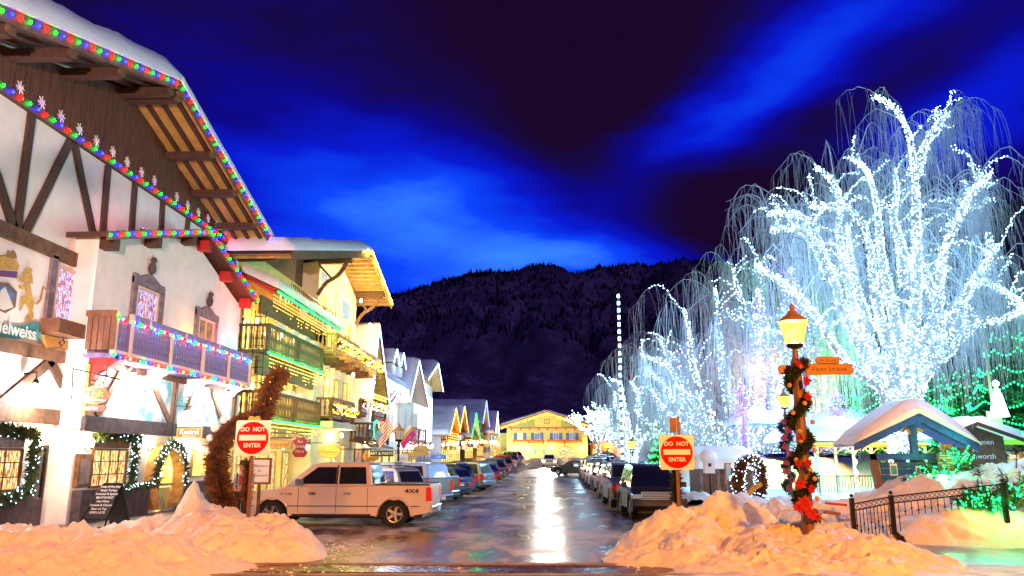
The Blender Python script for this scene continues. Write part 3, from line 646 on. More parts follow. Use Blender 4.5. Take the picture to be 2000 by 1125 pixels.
for t0 in (-.45, -.2, .1, .35): br.tube([Vector((c.x+t0, ky, c.z+.55))+Vector((.12*math.cos(t*.6)*(1-t/14), 0, .12*math.sin(t*.6)*(1-t/14))) for t in range(12)], .01, 4)
br.tube([(c.x-.6, ky, c.z+.9), (c.x-.6, ky, c.z-.7)], .02, 5); br.build('bracket', 'iron', ks)
# chalk board on the pavement
cb = thing('chalk_board', 'black A-frame chalk board covered in white writing on the pavement', 'sandwich board', (-12.1, 22.3, .15))
a, b_, c_, d = Vector((-12.62, 22.1, .45)), Vector((-11.92, 22.1, .45)), Vector((-11.78, 22.45, 1.38)), Vector((-12.28, 22.45, 1.38))
MB().prism([a, b_, c_, d], (0, .03, 0)).build('front_panel', 'black', cb)
MB().prism([(-11.7, 23.0, .2), (-12.3, 23.0, .2), d+Vector((0, .04, 0)), c_+Vector((0, .04, 0))], (0, .03, 0)).build('rear_panel', 'black', cb)
fr = MB(); 
for p, q in ((a, d), (b_, c_), (d, c_), (a, b_)): fr.beam(p-Vector((0, .02, 0)), q-Vector((0, .02, 0)), .035, .03)
fr.beam(a, a-Vector((.06, 0, .3)), .03, .03); fr.beam(b_, b_-Vector((.05, 0, .3)), .03, .03); fr.build('frame', 'iron', cb)
sl = (d-a); 
for i, s_ in enumerate(('Soup of the Day', 'Roast Turkey', 'Schnitzel & Spätzle', 'BRATWURST', 'Hot Wine', 'Pretzels & Cheese', 'Beer on Tap', 'OPEN LATE')):
    p = c_.lerp(b_, .09+.105*i).lerp(d.lerp(a, .09+.105*i), .5)-Vector((0, .04, 0))
    text(s_, .085, Matrix.Translation(p) @ Matrix.Rotation(math.radians(69), 4, 'X'), 'sign_white', cb, .002)

for (yy, zz, c_, P_) in ((33.0, 7.9, (1, .04, .02), 70), (29.0, 6.3, (1, .35, .05), 26), (33.2, 6.3, (.05, .8, 1), 34), (31.5, 6.3, (1, .12, .2), 30), (24.0, 9.2, (1, .2, .25), 16)):
    f_ = MB().lathe([(.03, -.1), (.07, -.06), (.08, .05), (.06, .06)], (-12.75, yy, zz), 8).build('colour_spotlight', 'iron', hotel); light('lamp_light', (-12.72, yy, zz+.16), c_, P_, .05, f_)
# ================================================================ YELLOW HOTEL WITH GREEN-LIT BALCONIES
inn = thing('balconied_inn', 'yellow-lit inn with green-edged balconies and a deep snowy roof beyond the white hotel', 'inn', (-14, 46, 0))
MB().box(-22, -14.0, 35.6, 55, 0, 11.8).build('wall', 'stucco_yellow', inn)
MB().prism([(-14.02, 35.7, 11.75), (-14.02, 45, 11.75), (-14.02, 45, 13.8), (-14.02, 35.7, 11.4)], (-7.5, 0, 0)).build('upper_wall', 'timber_mid', inn)
tw = MB(); tw.box(-13.99, -13.0, 44.9, 54.4, 0, 11.2); tw.prism([(-13.0, 44.9, 11.2), (-13.0, 54.4, 11.2), (-13.0, 54.4, 13.0), (-13.0, 49.2, 14.6), (-13.0, 44.9, 13.3)], (-1.0, 0, 0)); tw.build('tower_bay', 'stucco_cream', inn)
IY, IZ = 49.2, 15.0; IX = -11.0
for sgn, y1, k in ((1, 56.6, .27), (-1, 33.5, .262)):
    z1 = IZ-abs(y1-IY)*k; a = Vector((IX, IY, IZ)); b = Vector((IX, y1, z1))
    MB().prism([a, b, b+Vector((0, 0, .1)), a+Vector((0, 0, .1))], (-11, 0, 0)).build('roof', 'roof_dark', inn)
    MB().prism([a-Vector((0, 0, .3)), b-Vector((0, 0, .3)), b+Vector((0, 0, .16)), a+Vector((0, 0, .16))], (.09, 0, 0)).build('fascia', 'timber_mid' if sgn < 0 else 'timber_light', inn)
    yk = IY+sgn*.4; i = 0
    while (yk < y1-.2 if sgn > 0 else yk > y1+.2):
        zk = IZ-abs(yk-IY)*k-.03
        if i % 1 == 0: MB().box(-13.0 if yk > 44.9 else -14, IX-.02, yk-.07, yk+.07, zk-.18, zk-.02).build('rafter', 'timber_light', inn)
        yn = yk+sgn*.55
        MB().prism([(IX-.02, yk+sgn*.08, zk-.02), (IX-.02, yn-sgn*.01, zk-abs(yn-yk)*k-.02), (IX-.02, yn-sgn*.01, zk-abs(yn-yk)*k+.01), (IX-.02, yk+sgn*.08, zk+.01)], (-2.9, 0, 0)).build('soffit_board', 'timber_light', inn)
        yk = yn; i += 1
    snow_slab(a+Vector((.12, 0, .12)), b+Vector((.12, sgn*.12, .11)), b+Vector((-11, sgn*.12, .11)), a+Vector((-11, 0, .12)), .6, (50, 20), .3, .14).build('roof_snow', 'snow', inn, smooth=True)
for yk in (44.6, 54.2):
    zk = IZ-abs(yk-IY)*.265-.5
    MB().box(-13.0, IX-.05, yk-.14, yk+.14, zk-.15, zk+.2).build('purlin', 'timber_mid', inn)
    n_ = 10; br = MB()
    pts = [Vector((-12.95+1.6*t, yk, zk-2.0+1.9*t+.18*math.sin(t*math.pi*2))) for t in [i/n_ for i in range(n_+1)]]
    for p, q in zip(pts, pts[1:]): br.beam(p, q, .16, .2, (0, 0, 1))
    br.beam(pts[5], (-12.95, yk, zk-.2), .12, .12); br.build('curved_brace', 'timber_mid', inn)
# mural panels and niches
for (y0, y1, z0, z1, m) in ((45.3, 46.6, 12.1, 12.9, 'blue_paint'), (50.5, 52.4, 11.0, 12.2, 'blue_paint'), (45.6, 46.6, 10.3, 11.6, 'red_paint'), (52.2, 53.0, 9.8, 10.8, 'gold')):
    MB().box(-13, -12.99, y0, y1, z0, z1).build('mural', m, inn)
def arch(T, uc, w, z0, z1, m, name, parent, th=.04, n=10):
    pts = [(uc-w/2, 0, z0), (uc+w/2, 0, z0)]+[(uc+w/2*math.cos(math.pi*i/n), 0, z1-w/2+w/2*math.sin(math.pi*i/n)) for i in range(n+1)]
    return MB(T).prism(pts, (0, th, 0)).build(name, m, parent)
TT = frameX(-13.0)
for yk in (47.4,): 
    for (z0, z1) in ((8.6, 10.3), (5.3, 7.4)): a_ = arch(TT, yk, .9, z0, z1, 'timber_light', 'niche_frame', inn); arch(TT, yk, .7, z0+.08, z1-.1, 'win_yellow', 'niche', inn, .06)
for yk in (49.8, 52.0):
    for z0 in (8.3, 5.2, 1.2): window(TT, yk-.5, yk+.5, z0, z0+1.7, inn, fm='timber_light', pm='win_yellow', nx=2, nz=2)
T0 = frameX(-14.0)
for z0 in (7.0, 4.05, .3):
    for yk in (36.6, 39.0, 41.4, 43.6): window(T0, yk-.55, yk+.55, z0, z0+2.1, inn, fm='timber_light', pm='win_yellow' if z0 > 1 else 'win_shop', nx=2, nz=1 if z0 > 1 else 3)
# balconies
bb = MB(); bb.prism([(0, -.05, 0), (0, -.04, .3), (0, -.07, .5), (0, -.03, .75), (0, -.06, 1.05), (0, .06, 1.05), (0, .03, .75), (0, .07, .5), (0, .04, .3), (0, .05, 0)], (.03, 0, 0))
mat('rail_green', (.09, .10, .05), .7, .3, 6)
def balcony(b, X0, X1, y0, y1, z0, h, m, parent, step=.22, side=True):
    MB().box(X0, X1, y0, y1, z0-.14, z0).build('balcony_floor', m, parent)
    MB().box(X1-.06, X1+.06, y0, y1, z0+h-.03, z0+h+.12).build('balcony_rail', m, parent)
    MB().box(X1-.04, X1+.05, y0, y1, z0+.04, z0+.14).build('balcony_rail', m, parent)
    me = b.get(m) or bb.mesh('baluster', m); b[m] = me
    y = y0+.1
    while y < y1-.05: link('baluster', me, parent, Matrix.Translation((X1, y, z0+.05)) @ Matrix.Diagonal((1, 1, h/1.08, 1))); y += step
    if side:
        MB().box(X0, X1, y0-.05, y0+.04, z0+h-.03, z0+h+.1).build('balcony_rail', m, parent)
        x = X0+.1
        while x < X1-.1: link('baluster', me, parent, Matrix.Translation((x, y0, z0+.05)) @ Matrix.Rotation(math.pi/2, 4, 'Z') @ Matrix.Diagonal((1, 1, h/1.08, 1))); x += .26
    for y in (y0, (y0+y1)/2, y1): MB().box(X1-.09, X1+.08, y-.08, y+.08, z0-.3, z0+h+.02).build('balcony_post', m, parent)
BB = {}
balcony(BB, -14, -12.6, 35.75, 44.9, 6.95, 1.1, 'rail_green', inn)
balcony(BB, -14, -12.6, 35.75, 44.9, 3.9, 1.1, 'timber_mid', inn)
balcony(BB, -13, -11.9, 45.0, 51.0, 8.1, .95, 'timber_light', inn, .3)
balcony(BB, -13, -11.7, 51.1, 57.0, 7.9, .95, 'timber_light', inn, .3)
balcony(BB, -13, -12.0, 45.2, 50.5, 4.4, .95, 'timber_mid', inn, .3)
MB().box(-13, -11.8, 44.9, 50.6, 3.75, 4.1).build('canopy_slab', 'stucco_cream', inn)
for k in range(9): MB().box(-12.95, -11.75, 45.3+k*1.35, 45.42+k*1.35, 7.45, 7.75).build('joist', 'timber_mid', inn)
# canopy roof with snow over upper balcony, snow guard rail
MB().prism([(-12.3, 35.7, 9.75), (-15.6, 35.7, 11.3), (-15.6, 35.7, 11.15), (-12.3, 35.7, 9.6)], (0, 11.6, 0)).build('canopy_roof', 'red_paint', inn)
MB().box(-12.34, -12.22, 35.7, 47.3, 9.55, 9.80).build('gutter_board', 'rail_green', inn)
snow_slab((-12.25, 35.6, 9.78), (-12.25, 47.3, 9.78), (-15.6, 47.3, 11.34), (-15.6, 35.6, 11.34), .42, (60, 16), .25, .3).build('canopy_snow', 'snow', inn, smooth=True)
g = MB(); g.beam((-12.7, 39, 10.75), (-12.7, 47.2, 10.75), .05, .05); g.beam((-12.7, 39, 10.35), (-12.7, 47.2, 10.35), .05, .05)
for k in range(24): g.beam((-12.7, 39+k*.35, 10.1), (-12.7, 39+k*.35, 10.76), .04, .04)
g.build('snow_guard', 'iron', inn)
ic = MB()
for k in range(40):
    y = 36+R.random()*11; L = .15+R.random()**2*.7; ic.add([(-12.22, y-.03, 9.58), (-12.22, y+.03, 9.58), (-12.27, y, 9.58), (-12.23, y, 9.58-L)], [(0, 1, 3), (1, 2, 3), (2, 0, 3)])
ic.build('icicles', 'snow', inn, kind='stuff')
# flower boxes on the balcony rails
for z in (8.15, 5.1):
    for yk in (37.6, 39.6, 41.6, 43.4): MB().box(-12.85, -12.5, yk-.4, yk+.4, z+.02, z+.24).build('planter_box', 'white_trim', inn)
IG = 'light strings on the yellow inn'
for z, nm in ((9.60, 'snowy canopy'), (6.78, 'upper balcony'), (3.74, 'lower balcony')):
    light_string([(-12.2 if z > 9 else -12.48, 35.6, z), (-12.2 if z > 9 else -12.48, 47.2 if z > 9 else 45.0, z)], .10, ['greenx'], .045, 'bright green light line along the edge of the inn\'s '+nm, IG, single=False)
    for yk in (37.5, 41, 44.2)+((46.8,) if z > 9 else ()): gg_ = MB().ball((-12.12 if z > 9 else -12.4, yk, z), .05, 6, 5).build('green_bulb', 'bulb_greenx', inn); light('lamp_light', (-11.95 if z > 9 else -12.25, yk, z-.02), (.01, 1, .08), 26, .05, gg_)
    MB().box(-13.15, -13.0, 35.8, 46.9 if z > 9 else 44.85, z-.95, z-.1).build('soffit_board', 'timber_mid', inn)
    icicles([(-12.45, 35.8, z-.05), (-12.45, 46.8 if z > 9 else 44.9, z-.05)], .26, 1.05 if z > 4 else .8, .17, 'warm', .026, 'curtain of warm little lights hanging below the '+nm+' of the inn', IG)
for yk in (48.2, 50.5, 53, 55.8): gg_ = MB().ball((IX+.2, yk, IZ-abs(yk-IY)*.27-.05), .07, 6, 5).build('gold_bulb', 'bulb_gold', inn); light('lamp_light', (IX+.3, yk, IZ-abs(yk-IY)*.27-.1), (1, .6, .1), 60, .05, gg_)
light_string([(IX+.14, 46.6, IZ-.62), (IX+.14, IY, IZ+.08), (IX+.14, 56.6, IZ-2.0)], .09, ['gold'], .055, 'dense golden lights along the snowy gable edge of the inn', IG, single=False)
def sparkle_garland(X, y0, y1, z, label, n=330):
    o = garland([(X, y0+(y1-y0)*k/14, z-.10-.12*abs(math.sin(k*1.1))) for k in range(15)], .26, 900, label, 'needle', IG, lights=[('gold', .68), ('violet', .12), ('orangex', .10), ('greenx', .06), ('redx', .05)], nl=n, L=.2, lr=.042)
sparkle_garland(-11.75, 45, 51, 8.75, 'golden sparkling garland on the near upper side balcony of the inn')
sparkle_garland(-11.55, 51, 57, 8.5, 'golden sparkling garland on the far upper side balcony of the inn')
sparkle_garland(-11.85, 45.2, 50.5, 5.0, 'golden sparkling garland on the lower side balcony of the inn')
light_string([(-12.95, 49, 8.5), (-12.95, 49, 10.3)], .1, ['gold'], .04, 'short vertical row of golden bulbs beside the round niche of the inn', IG, single=False)
light_string([(-12.95, 48.6, 4.9), (-12.95, 48.6, 7.4)], .1, ['gold'], .04, 'vertical row of golden bulbs below the side balcony of the inn', IG, single=False)
# tree of lights standing on the canopy in front of the tower
lt = MB(); P = []
for k in range(260): h = R.random(); a = R.random()*6.28; rr = .85*(1-h)*math.sqrt(R.random()); P.append(Vector((-12.4+rr*math.cos(a)*.5, 46.6+rr*math.sin(a), 10.6+h*2.1)))
o = MB().tube([(-12.4, 46.6, 10.3), (-12.4, 46.6, 12.7)], .03, 5).build('light_tree', 'wire', None, label='cone of warm lights standing on the snowy canopy before the painted tower', cat='light tree', group=None)
bulbs('bulbs', P, 'bulb_gold', .05, o); light('glow_light', (-12.0, 46.6, 11.3), (1, .75, .3), 130, .3, o)
for k in (37.2, 39.2, 41, 43): 
    for z in (8.5, 5.4, ):
        f_ = MB().lathe([(.03, -.2), (.06, -.1), (.06, .1), (.02, .16)], (-13.7, k, z), 8).build('wall_lamp', 'lamp_white', inn)
        light('lamp_light', (-13.4, k, z), (1, .72, .22), 46, .1, f_)
for (x, y, z, P_) in ((-12.2, 49.0, 3.4, 260), (-12.2, 38, 2.6, 170), (-12.2, 42, 2.6, 170), (-11.6, 53, 10.9, 260), (-11.8, 51, 12.2, 260), (-11.4, 48, 7.0, 140), (-11.4, 54, 7.1, 120), (-11.8, 46.5, 12.6, 160)):
    f_ = MB().lathe([(.02, .14), (.08, .08), (.09, -.08), (.03, -.12)], (x-.1, y, z), 8).build('wall_lamp', 'lamp_white', inn); light('lamp_light', (x+.15, y, z), (1, .72, .22), P_, .1, f_)
# fire escape ladder between the hotels
ld = thing('ladder', 'thin metal fire ladder between the white hotel and the yellow inn', 'ladder', (-12.9, 34.9, 0))
for x in (-12.95, -12.45): MB().tube([(x, 34.9, 3.5), (x, 34.9, 8.6)], .022, 5).build('ladder_rail', 'iron', ld)
rg = MB().tube([(-12.95, 34.9, 0), (-12.45, 34.9, 0)], .015, 5).mesh('rung', 'iron')
for k in range(15): link('rung', rg, ld, Matrix.Translation((0, 0, 3.7+k*.33)))
# shop signs along the inn
def shop_sign(px, py, Y, w, h, lines, board, ink, label, shape='rect', fs=.2, pole=True):
    c = atY(px, py, Y); t = thing('shop_sign', label, 'shop sign', c, 'shop signs along the street')
    if shape == 'oval': pts = [(c.x+w/2*math.cos(2*math.pi*i/20), Y, c.z+h/2*math.sin(2*math.pi*i/20)) for i in range(20)]
    elif shape == 'figure': pts = [(c.x+a*w, Y, c.z+b*h) for a, b in ((-.3, -.5), (.3, -.5), (.5, -.3), (.3, -.1), (.35, .1), (.5, .3), (.3, .35), (.25, .5), (.1, .42), (-.1, .42), (-.25, .5), (-.3, .35), (-.5, .3), (-.35, .1), (-.3, -.1), (-.5, -.3))]
    else: pts = [(c.x-w/2, Y, c.z-h/2), (c.x+w/2, Y, c.z-h/2), (c.x+w/2, Y, c.z+h/2), (c.x-w/2, Y, c.z+h/2)]
    MB().prism(pts, (0, .05, 0)).build('board', board, t)
    ctr = Vector((c.x, Y, c.z)); MB().prism([ctr+(Vector(q)-ctr)*1.06+Vector((0, .01, 0)) for q in pts], (0, .03, 0)).build('rim', ink, t)
    for i, s_ in enumerate(lines): text(s_, fs, TY(c.x, Y-.01, c.z+(len(lines)/2-.5-i)*fs*1.1), ink, t)
    if pole: MB().tube([(-13, Y+.02, c.z+h/2+.12), (c.x+w/2, Y+.02, c.z+h/2+.12)], .02, 5).tube([(c.x-w*.3, Y+.02, c.z+h/2-.02), (c.x-w*.3, Y+.02, c.z+h/2+.12)], .01, 4).tube([(c.x+w*.3, Y+.02, c.z+h/2-.02), (c.x+w*.3, Y+.02, c.z+h/2+.12)], .01, 4).build('bracket', 'iron', t)
    return t
shop_sign(586, 872, 37.5, .75, 1.0, ['Eat', 'Drink', 'Here'], 'red_paint', 'sign_white', 'red gingerbread-man shaped sign hanging outside the yellow inn', 'figure', .2)
shop_sign(545, 868, 35.9, 1.15, .34, ['Gingerbread'], 'gold', 'gold_dark', 'narrow yellow sign behind the left no-entry sign', 'rect', .18)
shop_sign(643, 882, 44.0, 1.2, .7, ['Christmas'], 'gold', 'post_brown', 'cream oval sign under the star-bright lamp of the inn', 'oval', .22)
shop_sign(724, 892, 51.0, 1.05, .62, ['Bavarian', 'Sports'], 'gold_dark', 'black', 'orange shield-like sign outside the brown gabled shop', 'oval', .2)
shop_sign(745, 886, 50.0, 1.5, .35, ['ART & PARTS'], 'black', 'sign_white', 'long black sign with white letters beside the orange sign', 'rect', .24)
shop_sign(784, 895, 66, 1.1, .7, ['Shops'], 'white_trim', 'post_brown', 'pale square sign past the unlit street lamp', 'rect', .26)
shop_sign(798, 891, 68, 1.4, .7, ['Cheese'], 'gold', 'teal_paint', 'bright yellow oval sign past the unlit street lamp', 'oval', .28)
shop_sign(822, 880, 74, 1.4, 1.0, ['Inn'], 'gold', 'blue_paint', 'yellow and blue round sign in front of the tall white house', 'oval', .4)
shop_sign(856, 892, 90, 1.8, .5, ['Cafe'], 'blue_paint', 'sign_white', 'blue sign at the foot of the tall white house', 'rect', .34)
# ================================================================ HOUSES DOWN THE STREET
def gable_house(label, Y0, Y1, X, ze, za, wall, wins, store='win_yellow', lights=None, ov=1.1, depth=9, trim='timber', ap=None, gl='board', apex_drop=0, low=None, snowt=.45, lp=(1, .75, .4), lpw=60, flz=None, rail=None, lw=.5, sof='timber_light'):
    g = gz((Y0+Y1)/2); h = thing('alpine_house', label, 'house', (X, (Y0+Y1)/2, g))
    Ym = ap or (Y0+Y1)/2
    b = MB(); b.box(X-depth, X, Y0, Y1, g-.3, ze); b.prism([(X-.001, Y0, ze-.02), (X-.001, Y1, ze-.02), (X-.001, Ym, za-.15)], (-depth, 0, 0)); b.build('wall', wall, h)
    MB().prism([(X, Y0+.05, ze), (X, Y1-.05, ze), (X, Ym, za-.22)], (.05, 0, 0)).build('gable_panel', gl, h)
    F_ = frameX(X)
    for y1 in (Y0-.8, Y1+.8):
        k = (za-ze)/abs((Y1 if y1 > Ym else Y0)-Ym); z1 = za-k*abs(y1-Ym); a = Vector((X+ov, Ym, za)); c = Vector((X+ov, y1, z1)); s = 1 if y1 > Ym else -1
        MB().prism([a, c, c+Vector((0, 0, .12)), a+Vector((0, 0, .12))], (-depth-ov, 0, 0)).build('roof', sof, h)
        MB().prism([a-Vector((0, 0, .18)), c-Vector((0, 0, .18)), c+Vector((0, 0, .15)), a+Vector((0, 0, .15))], (.07, 0, 0)).build('fascia', trim, h)
        snow_slab(a+Vector((.1, 0, .13)), c+Vector((.1, s*.1, .13)), c+Vector((-depth-ov, s*.1, .13)), a+Vector((-depth-ov, 0, .13)), snowt, (20, 20), .3, .2).build('roof_snow', 'snow', h, smooth=True)
        if lights:
            d_ = c-a
            light_string([a+Vector((.12, 0, -.02)), c+Vector((.12, 0, -.02))], max(.1, Y0*.0016), [lights], .02+Y0*.00035, label.split(' with')[0]+': '+('near' if s < 0 else 'far')+' gable edge of lights', 'gable edge lights', single=False)
    for (yy, z, w, hh, pm, fm, nx, nz) in wins: window(F_, yy-w/2, yy+w/2, z+g*0, z+hh, h, fm=fm, pm=pm, nx=nx, nz=nz, fwid=.10)
    n = max(2, int((Y1-Y0)/2.3)); st = (Y1-Y0)/n
    for i in range(n): window(F_, Y0+i*st+.2, Y0+(i+1)*st-.2, g+.5, g+2.7, h, fm=trim, pm=store, nx=2, nz=2, fwid=.12, name='shop_window')
    if lights: light('glow_light', (X+ov+.9, Ym, ze+.45*(za-ze)), {'white': (.6, .8, 1), 'orangex': (1, .35, .05), 'redx': (1, .25, .08), 'aqua': (.05, 1, .3), 'cool': (.3, .4, 1), 'warm': (1, .4, .08)}[lights], Y0*1.3, .2, h)
    for i in range(2):  # generic lamps added to light the house front
        y = Y0+(i+.5)*(Y1-Y0)/2; f_ = MB().lathe([(.03, -.2), (.1, -.1), (.12, .1), (.03, .2)], (X+.5, y, g+3.05), 8).build('wall_lamp', 'lamp_white', h)
        light('lamp_light', (X+.9, y, g+3.0), lp, lpw*2.2, .15, f_)
    MB().box(X, X+.09, Y0, Y1, g+3.2, g+3.5).build('beam', trim, h)
    if Y0 > 95:
        MB().box(X, X+.75, Y0+.5, Y1-.5, g+3.5, g+3.62).build('balcony_floor', 'timber_mid', h); MB().box(X+.7, X+.78, Y0+.5, Y1-.5, g+4.3, g+4.4).build('balcony_rail', 'timber_mid', h)
        y = Y0+.6
        while y < Y1-.6: MB().box(X+.71, X+.77, y, y+.12, g+3.62, g+4.3).build('baluster', 'timber_mid', h); y += .5
        bulbs('warm_bulbs', [Vector((X+.85, Y0+.5+k*.22, g+3.45-.12*abs(math.sin(k*.4)))) for k in range(int((Y1-Y0-1)/.22))], 'bulb_warm', .045, h)
        bulbs('accent_bulbs', [Vector((X+.85, Y0+R.random()*(Y1-Y0), g+R.uniform(2.4, 3.2))) for k in range(40)], R.choice(('bulb_redx', 'bulb_cool', 'bulb_aqua')), .05, h)
        for k in range(3): y = Y0+1.5+k*(Y1-Y0-3)/2; MB().box(X+.2, X+1.3, y, y+.1, g+2.3, g+2.9).build('hanging_board', R.choice(('gold_dark', 'red_paint', 'white_trim')), h)
        for k in range(int((Y1-Y0)/2)): MB().box(X+.001, X+.06, Y0+k*2, Y0+k*2+.22, g+3.5, ze).build('timber', trim, h)
    return h
W_ = 'white_trim'
b3 = gable_house('steep dark brown half-timbered gable house with white lights next to the yellow inn', 55.2, 61.0, -13, 6.6, 11.5, 'stucco', [(57, 5.2, 1, 1.3, 'win_warm', 'timber', 2, 2), (59.6, 5.2, 1, 1.3, 'win_warm', 'timber', 2, 2)], lights='white', ap=56.7, ov=1.1, store='win_dim', lpw=45)
for k in range(9):
    MB().beam((-12.93, 55.3+k*.62, 6.6), (-12.93, 55.6+k*.62, 8.3-.1*k), .12, .08, (1, 0, 0)).build('timber', 'timber', b3)
    MB().beam((-12.91, 55.9+k*.55, 6.6), (-12.91, 55.6+k*.55, 8.2-.1*k), .12, .08, (1, 0, 0)).build('timber', 'timber', b3)
light_string([(-11.9, 52.5, 6.45), (-11.9, 61.2, 6.45)], .14, ['gold', 'greenx'], .055, 'yellow-green light line across the half-timbered front of the brown house', 'light strings on the brown house', single=False)
light_string([(-11.95, 52.5, 6.25), (-11.95, 60.8, 6.25)], .2, ['redx', 'greenx'], .05, 'red bulbs right under the yellow-green light line', 'light strings on the brown house', single=False)
balcony(BB, -13, -12.0, 52.3, 60.9, 4.9, .9, 'timber_mid', b3, .35, side=False)
garland([(-11.85, 52.5+k*.55, 5.75-.2*abs(math.sin(k*.9))) for k in range(16)], .26, 900, 'golden sparkling garland on the balcony of the brown house', 'needle', None, lights=[('gold', .65), ('violet', .15), ('redx', .1), ('cool', .1)], nl=330, L=.2, lr=.045)
balcony(BB, -13, -11.8, 54.0, 61.2, 3.3, 1.0, 'timber', b3, .35, side=True)
light_string([(-11.6, 56+.9*math.sin(t*.45), 4.0+.65*math.cos(t*.45)) for t in range(15)], .09, ['aqua'], .05, 'ring of green lights on the dark balcony of the brown house', None, single=False)
light_string([(-11.55, 57.2+.55*math.sin(t*.45), 4.1+.6*math.cos(t*.45)) for t in range(15)], .1, ['redx'], .05, 'ring of red lights beside the striped flag', None, single=False)
aw = MB().prism([(-12.95, 53.8, 3.2), (-11.3, 53.8, 2.75), (-11.3, 61, 2.75), (-12.95, 61, 3.2)], (0, 0, .06)).build('awning', 'timber', b3)
# flags
mat('magenta_cloth', (.55, .02, .30), .8)
def flag(px, py, Y, L, Hh, stripes, label, tilt=.6):
    c = atY(px, py, Y); t = thing('flag', label, 'flag', c)
    MB().tube([c, c+Vector((L*1.25*math.cos(tilt+.35), 0, L*1.25*math.sin(tilt+.35)))], .025, 5).build('flag_pole', 'white_trim', t)
    dx = Vector((math.cos(tilt+.35), 0, math.sin(tilt+.35))); dy = Vector((.45, 0, -.9)).normalized()
    o = c+dx*L*.2
    n = len(stripes)
    for i, m in enumerate(stripes):
        a = o+dy*Hh*i/n; MB().grid(lambda u, v, a=a: a+dx*L*u+dy*Hh*v/n+Vector((0, .12*math.sin(u*7+i*.4), 0)), 10, 1).build('stripe', m, t)
    return t, o, dx, dy
t, o, dx, dy = flag(726, 858, 52, 1.45, .95, ['red_paint', 'sign_white']*6+['red_paint'], 'striped red and white flag with blue star field hanging from the brown house')
MB().prism([o+Vector((0, -.16, 0)), o+dx*.6+Vector((0, -.16, 0)), o+dx*.6+dy*.5+Vector((0, -.16, 0)), o+dy*.5+Vector((0, -.16, 0))], (0, .02, 0)).build('star_field', 'blue_paint', t)
flag(772, 862, 60, 1.4, .9, ['sign_white', 'gold', 'magenta_cloth', 'magenta_cloth'], 'white and magenta flag hanging from the cream house', .5)
b4 = gable_house('cream house with tall white arched windows and snowy gable lit by blue-white lights', 71.8, 82.4, -13, 7.6, 11.2, 'stucco_cream',
    [(y, 4.3, .8, 2.4, 'win_blue', W_, 2, 1) for y in (73.4, 74.6, 77.0, 78.2, 80.6)], lights='white', ap=75.9, store='win_yellow', gl='pink_trim', sof='pink_trim', lp=(.85, .9, 1), lpw=90, rail=1)
h4 = MB().box(-21, -13, 61.3, 71.7, 0, 8.0).build('side_wing', 'stucco', b4)
MB().prism([(-12.2, 61.2, 7.95), (-12.2, 71.9, 7.95), (-19, 71.9, 10.4), (-19, 61.2, 10.4)], (0, 0, .1)).build('wing_roof', 'roof_dark', b4)
snow_slab((-12.1, 61.2, 8.08), (-12.1, 71.9, 8.08), (-19, 71.9, 10.55), (-19, 61.2, 10.55), .5, (30, 20), .4, .2).build('roof_snow', 'snow', b4, smooth=True)
for k in range(6): window(frameX(-13), 62+k*1.6, 62.9+k*1.6, 3.9, 6.6, b4, fm=W_, pm='win_blue', nx=2, nz=3)
for k in range(5): MB().beam((-13, 62.4+k*2, 6.7), (-12.2, 62.4+k*2, 7.8), .25, .2).build('bracket', 'rail_purple', b4)
for k in range(3):
    window(frameX(-13), 62+k*3.2, 64.6+k*3.2, .5, 2.7, b4, fm='timber', pm='win_yellow', nx=2, nz=2)
for (y, P) in ((64, 260), (69, 260)):
    f_ = MB().lathe([(.03, -.2), (.1, -.1), (.12, .1), (.03, .2)], (-12.5, y, 7.2), 8).build('wall_lamp', 'lamp_white', b4); light('lamp_light', (-12.2, y, 7.1), (.8, .88, 1), P, .15, f_)
HG = 'white and blue lights on the cream house'
icicles([(-12.05, 61.3, 8.0), (-12.05, 71.8, 8.0)], .16, .9, .14, 'white', .05, 'white icicle lights under the low snowy eave of the cream house', HG)
icicles([(-11.7, 62, 3.9), (-11.7, 71, 3.9)], .2, .8, .15, 'white', .05, 'white icicle lights low on the cream house', HG)
icicles([(-11.7, 73, 6.9), (-11.7, 81.5, 6.9)], .2, 1.1, .16, 'white', .055, 'white icicle lights under the gable of the cream house', HG)
balcony(BB, -13, -11.9, 72.5, 82, 3.5, 1.2, 'red_paint', b4, .5, side=False)
for k, (px, py) in enumerate(((757, 700), (771, 706))):
    Yd = 66+k*3; c = atY(px-3, py+16, Yd); d_ = thing('dormer_gable', ['nearer', 'farther'][k]+' of the two small snowy dormers covered in blue-white lights', 'dormer', c, 'lit dormers')
    MB().box(c.x-1.1, c.x+.5, Yd, Yd+1.8, c.z-.6, c.z+.4).build('wall', 'stucco', d_)
    MB().prism([(c.x+.6, Yd-.3, c.z+.3), (c.x+.6, Yd+.9, c.z+1.5), (c.x+.6, Yd+2.1, c.z+.3)], (-1.8, 0, 0)).build('roof', 'roof_dark', d_)
    snow_slab((c.x+.7, Yd-.4, c.z+.35), (c.x+.7, Yd+.9, c.z+1.6), (c.x-1.2, Yd+.9, c.z+1.6), (c.x-1.2, Yd-.4, c.z+.35), .25, (8, 8), .2).build('roof_snow', 'snow', d_, smooth=True)
    light_string([(c.x+.75, Yd-.4, c.z+.3), (c.x+.75, Yd+.9, c.z+1.55), (c.x+.75, Yd+2.2, c.z+.3)], .1, ['white', 'cool'], .06, ['nearer', 'farther'][k]+' pair of blue-white light rows on a small dormer', 'dormer lights', single=False)
    light('glow_light', (c.x+1.0, Yd+.9, c.z+.6), (.3, .45, 1), 60, .2, d_)
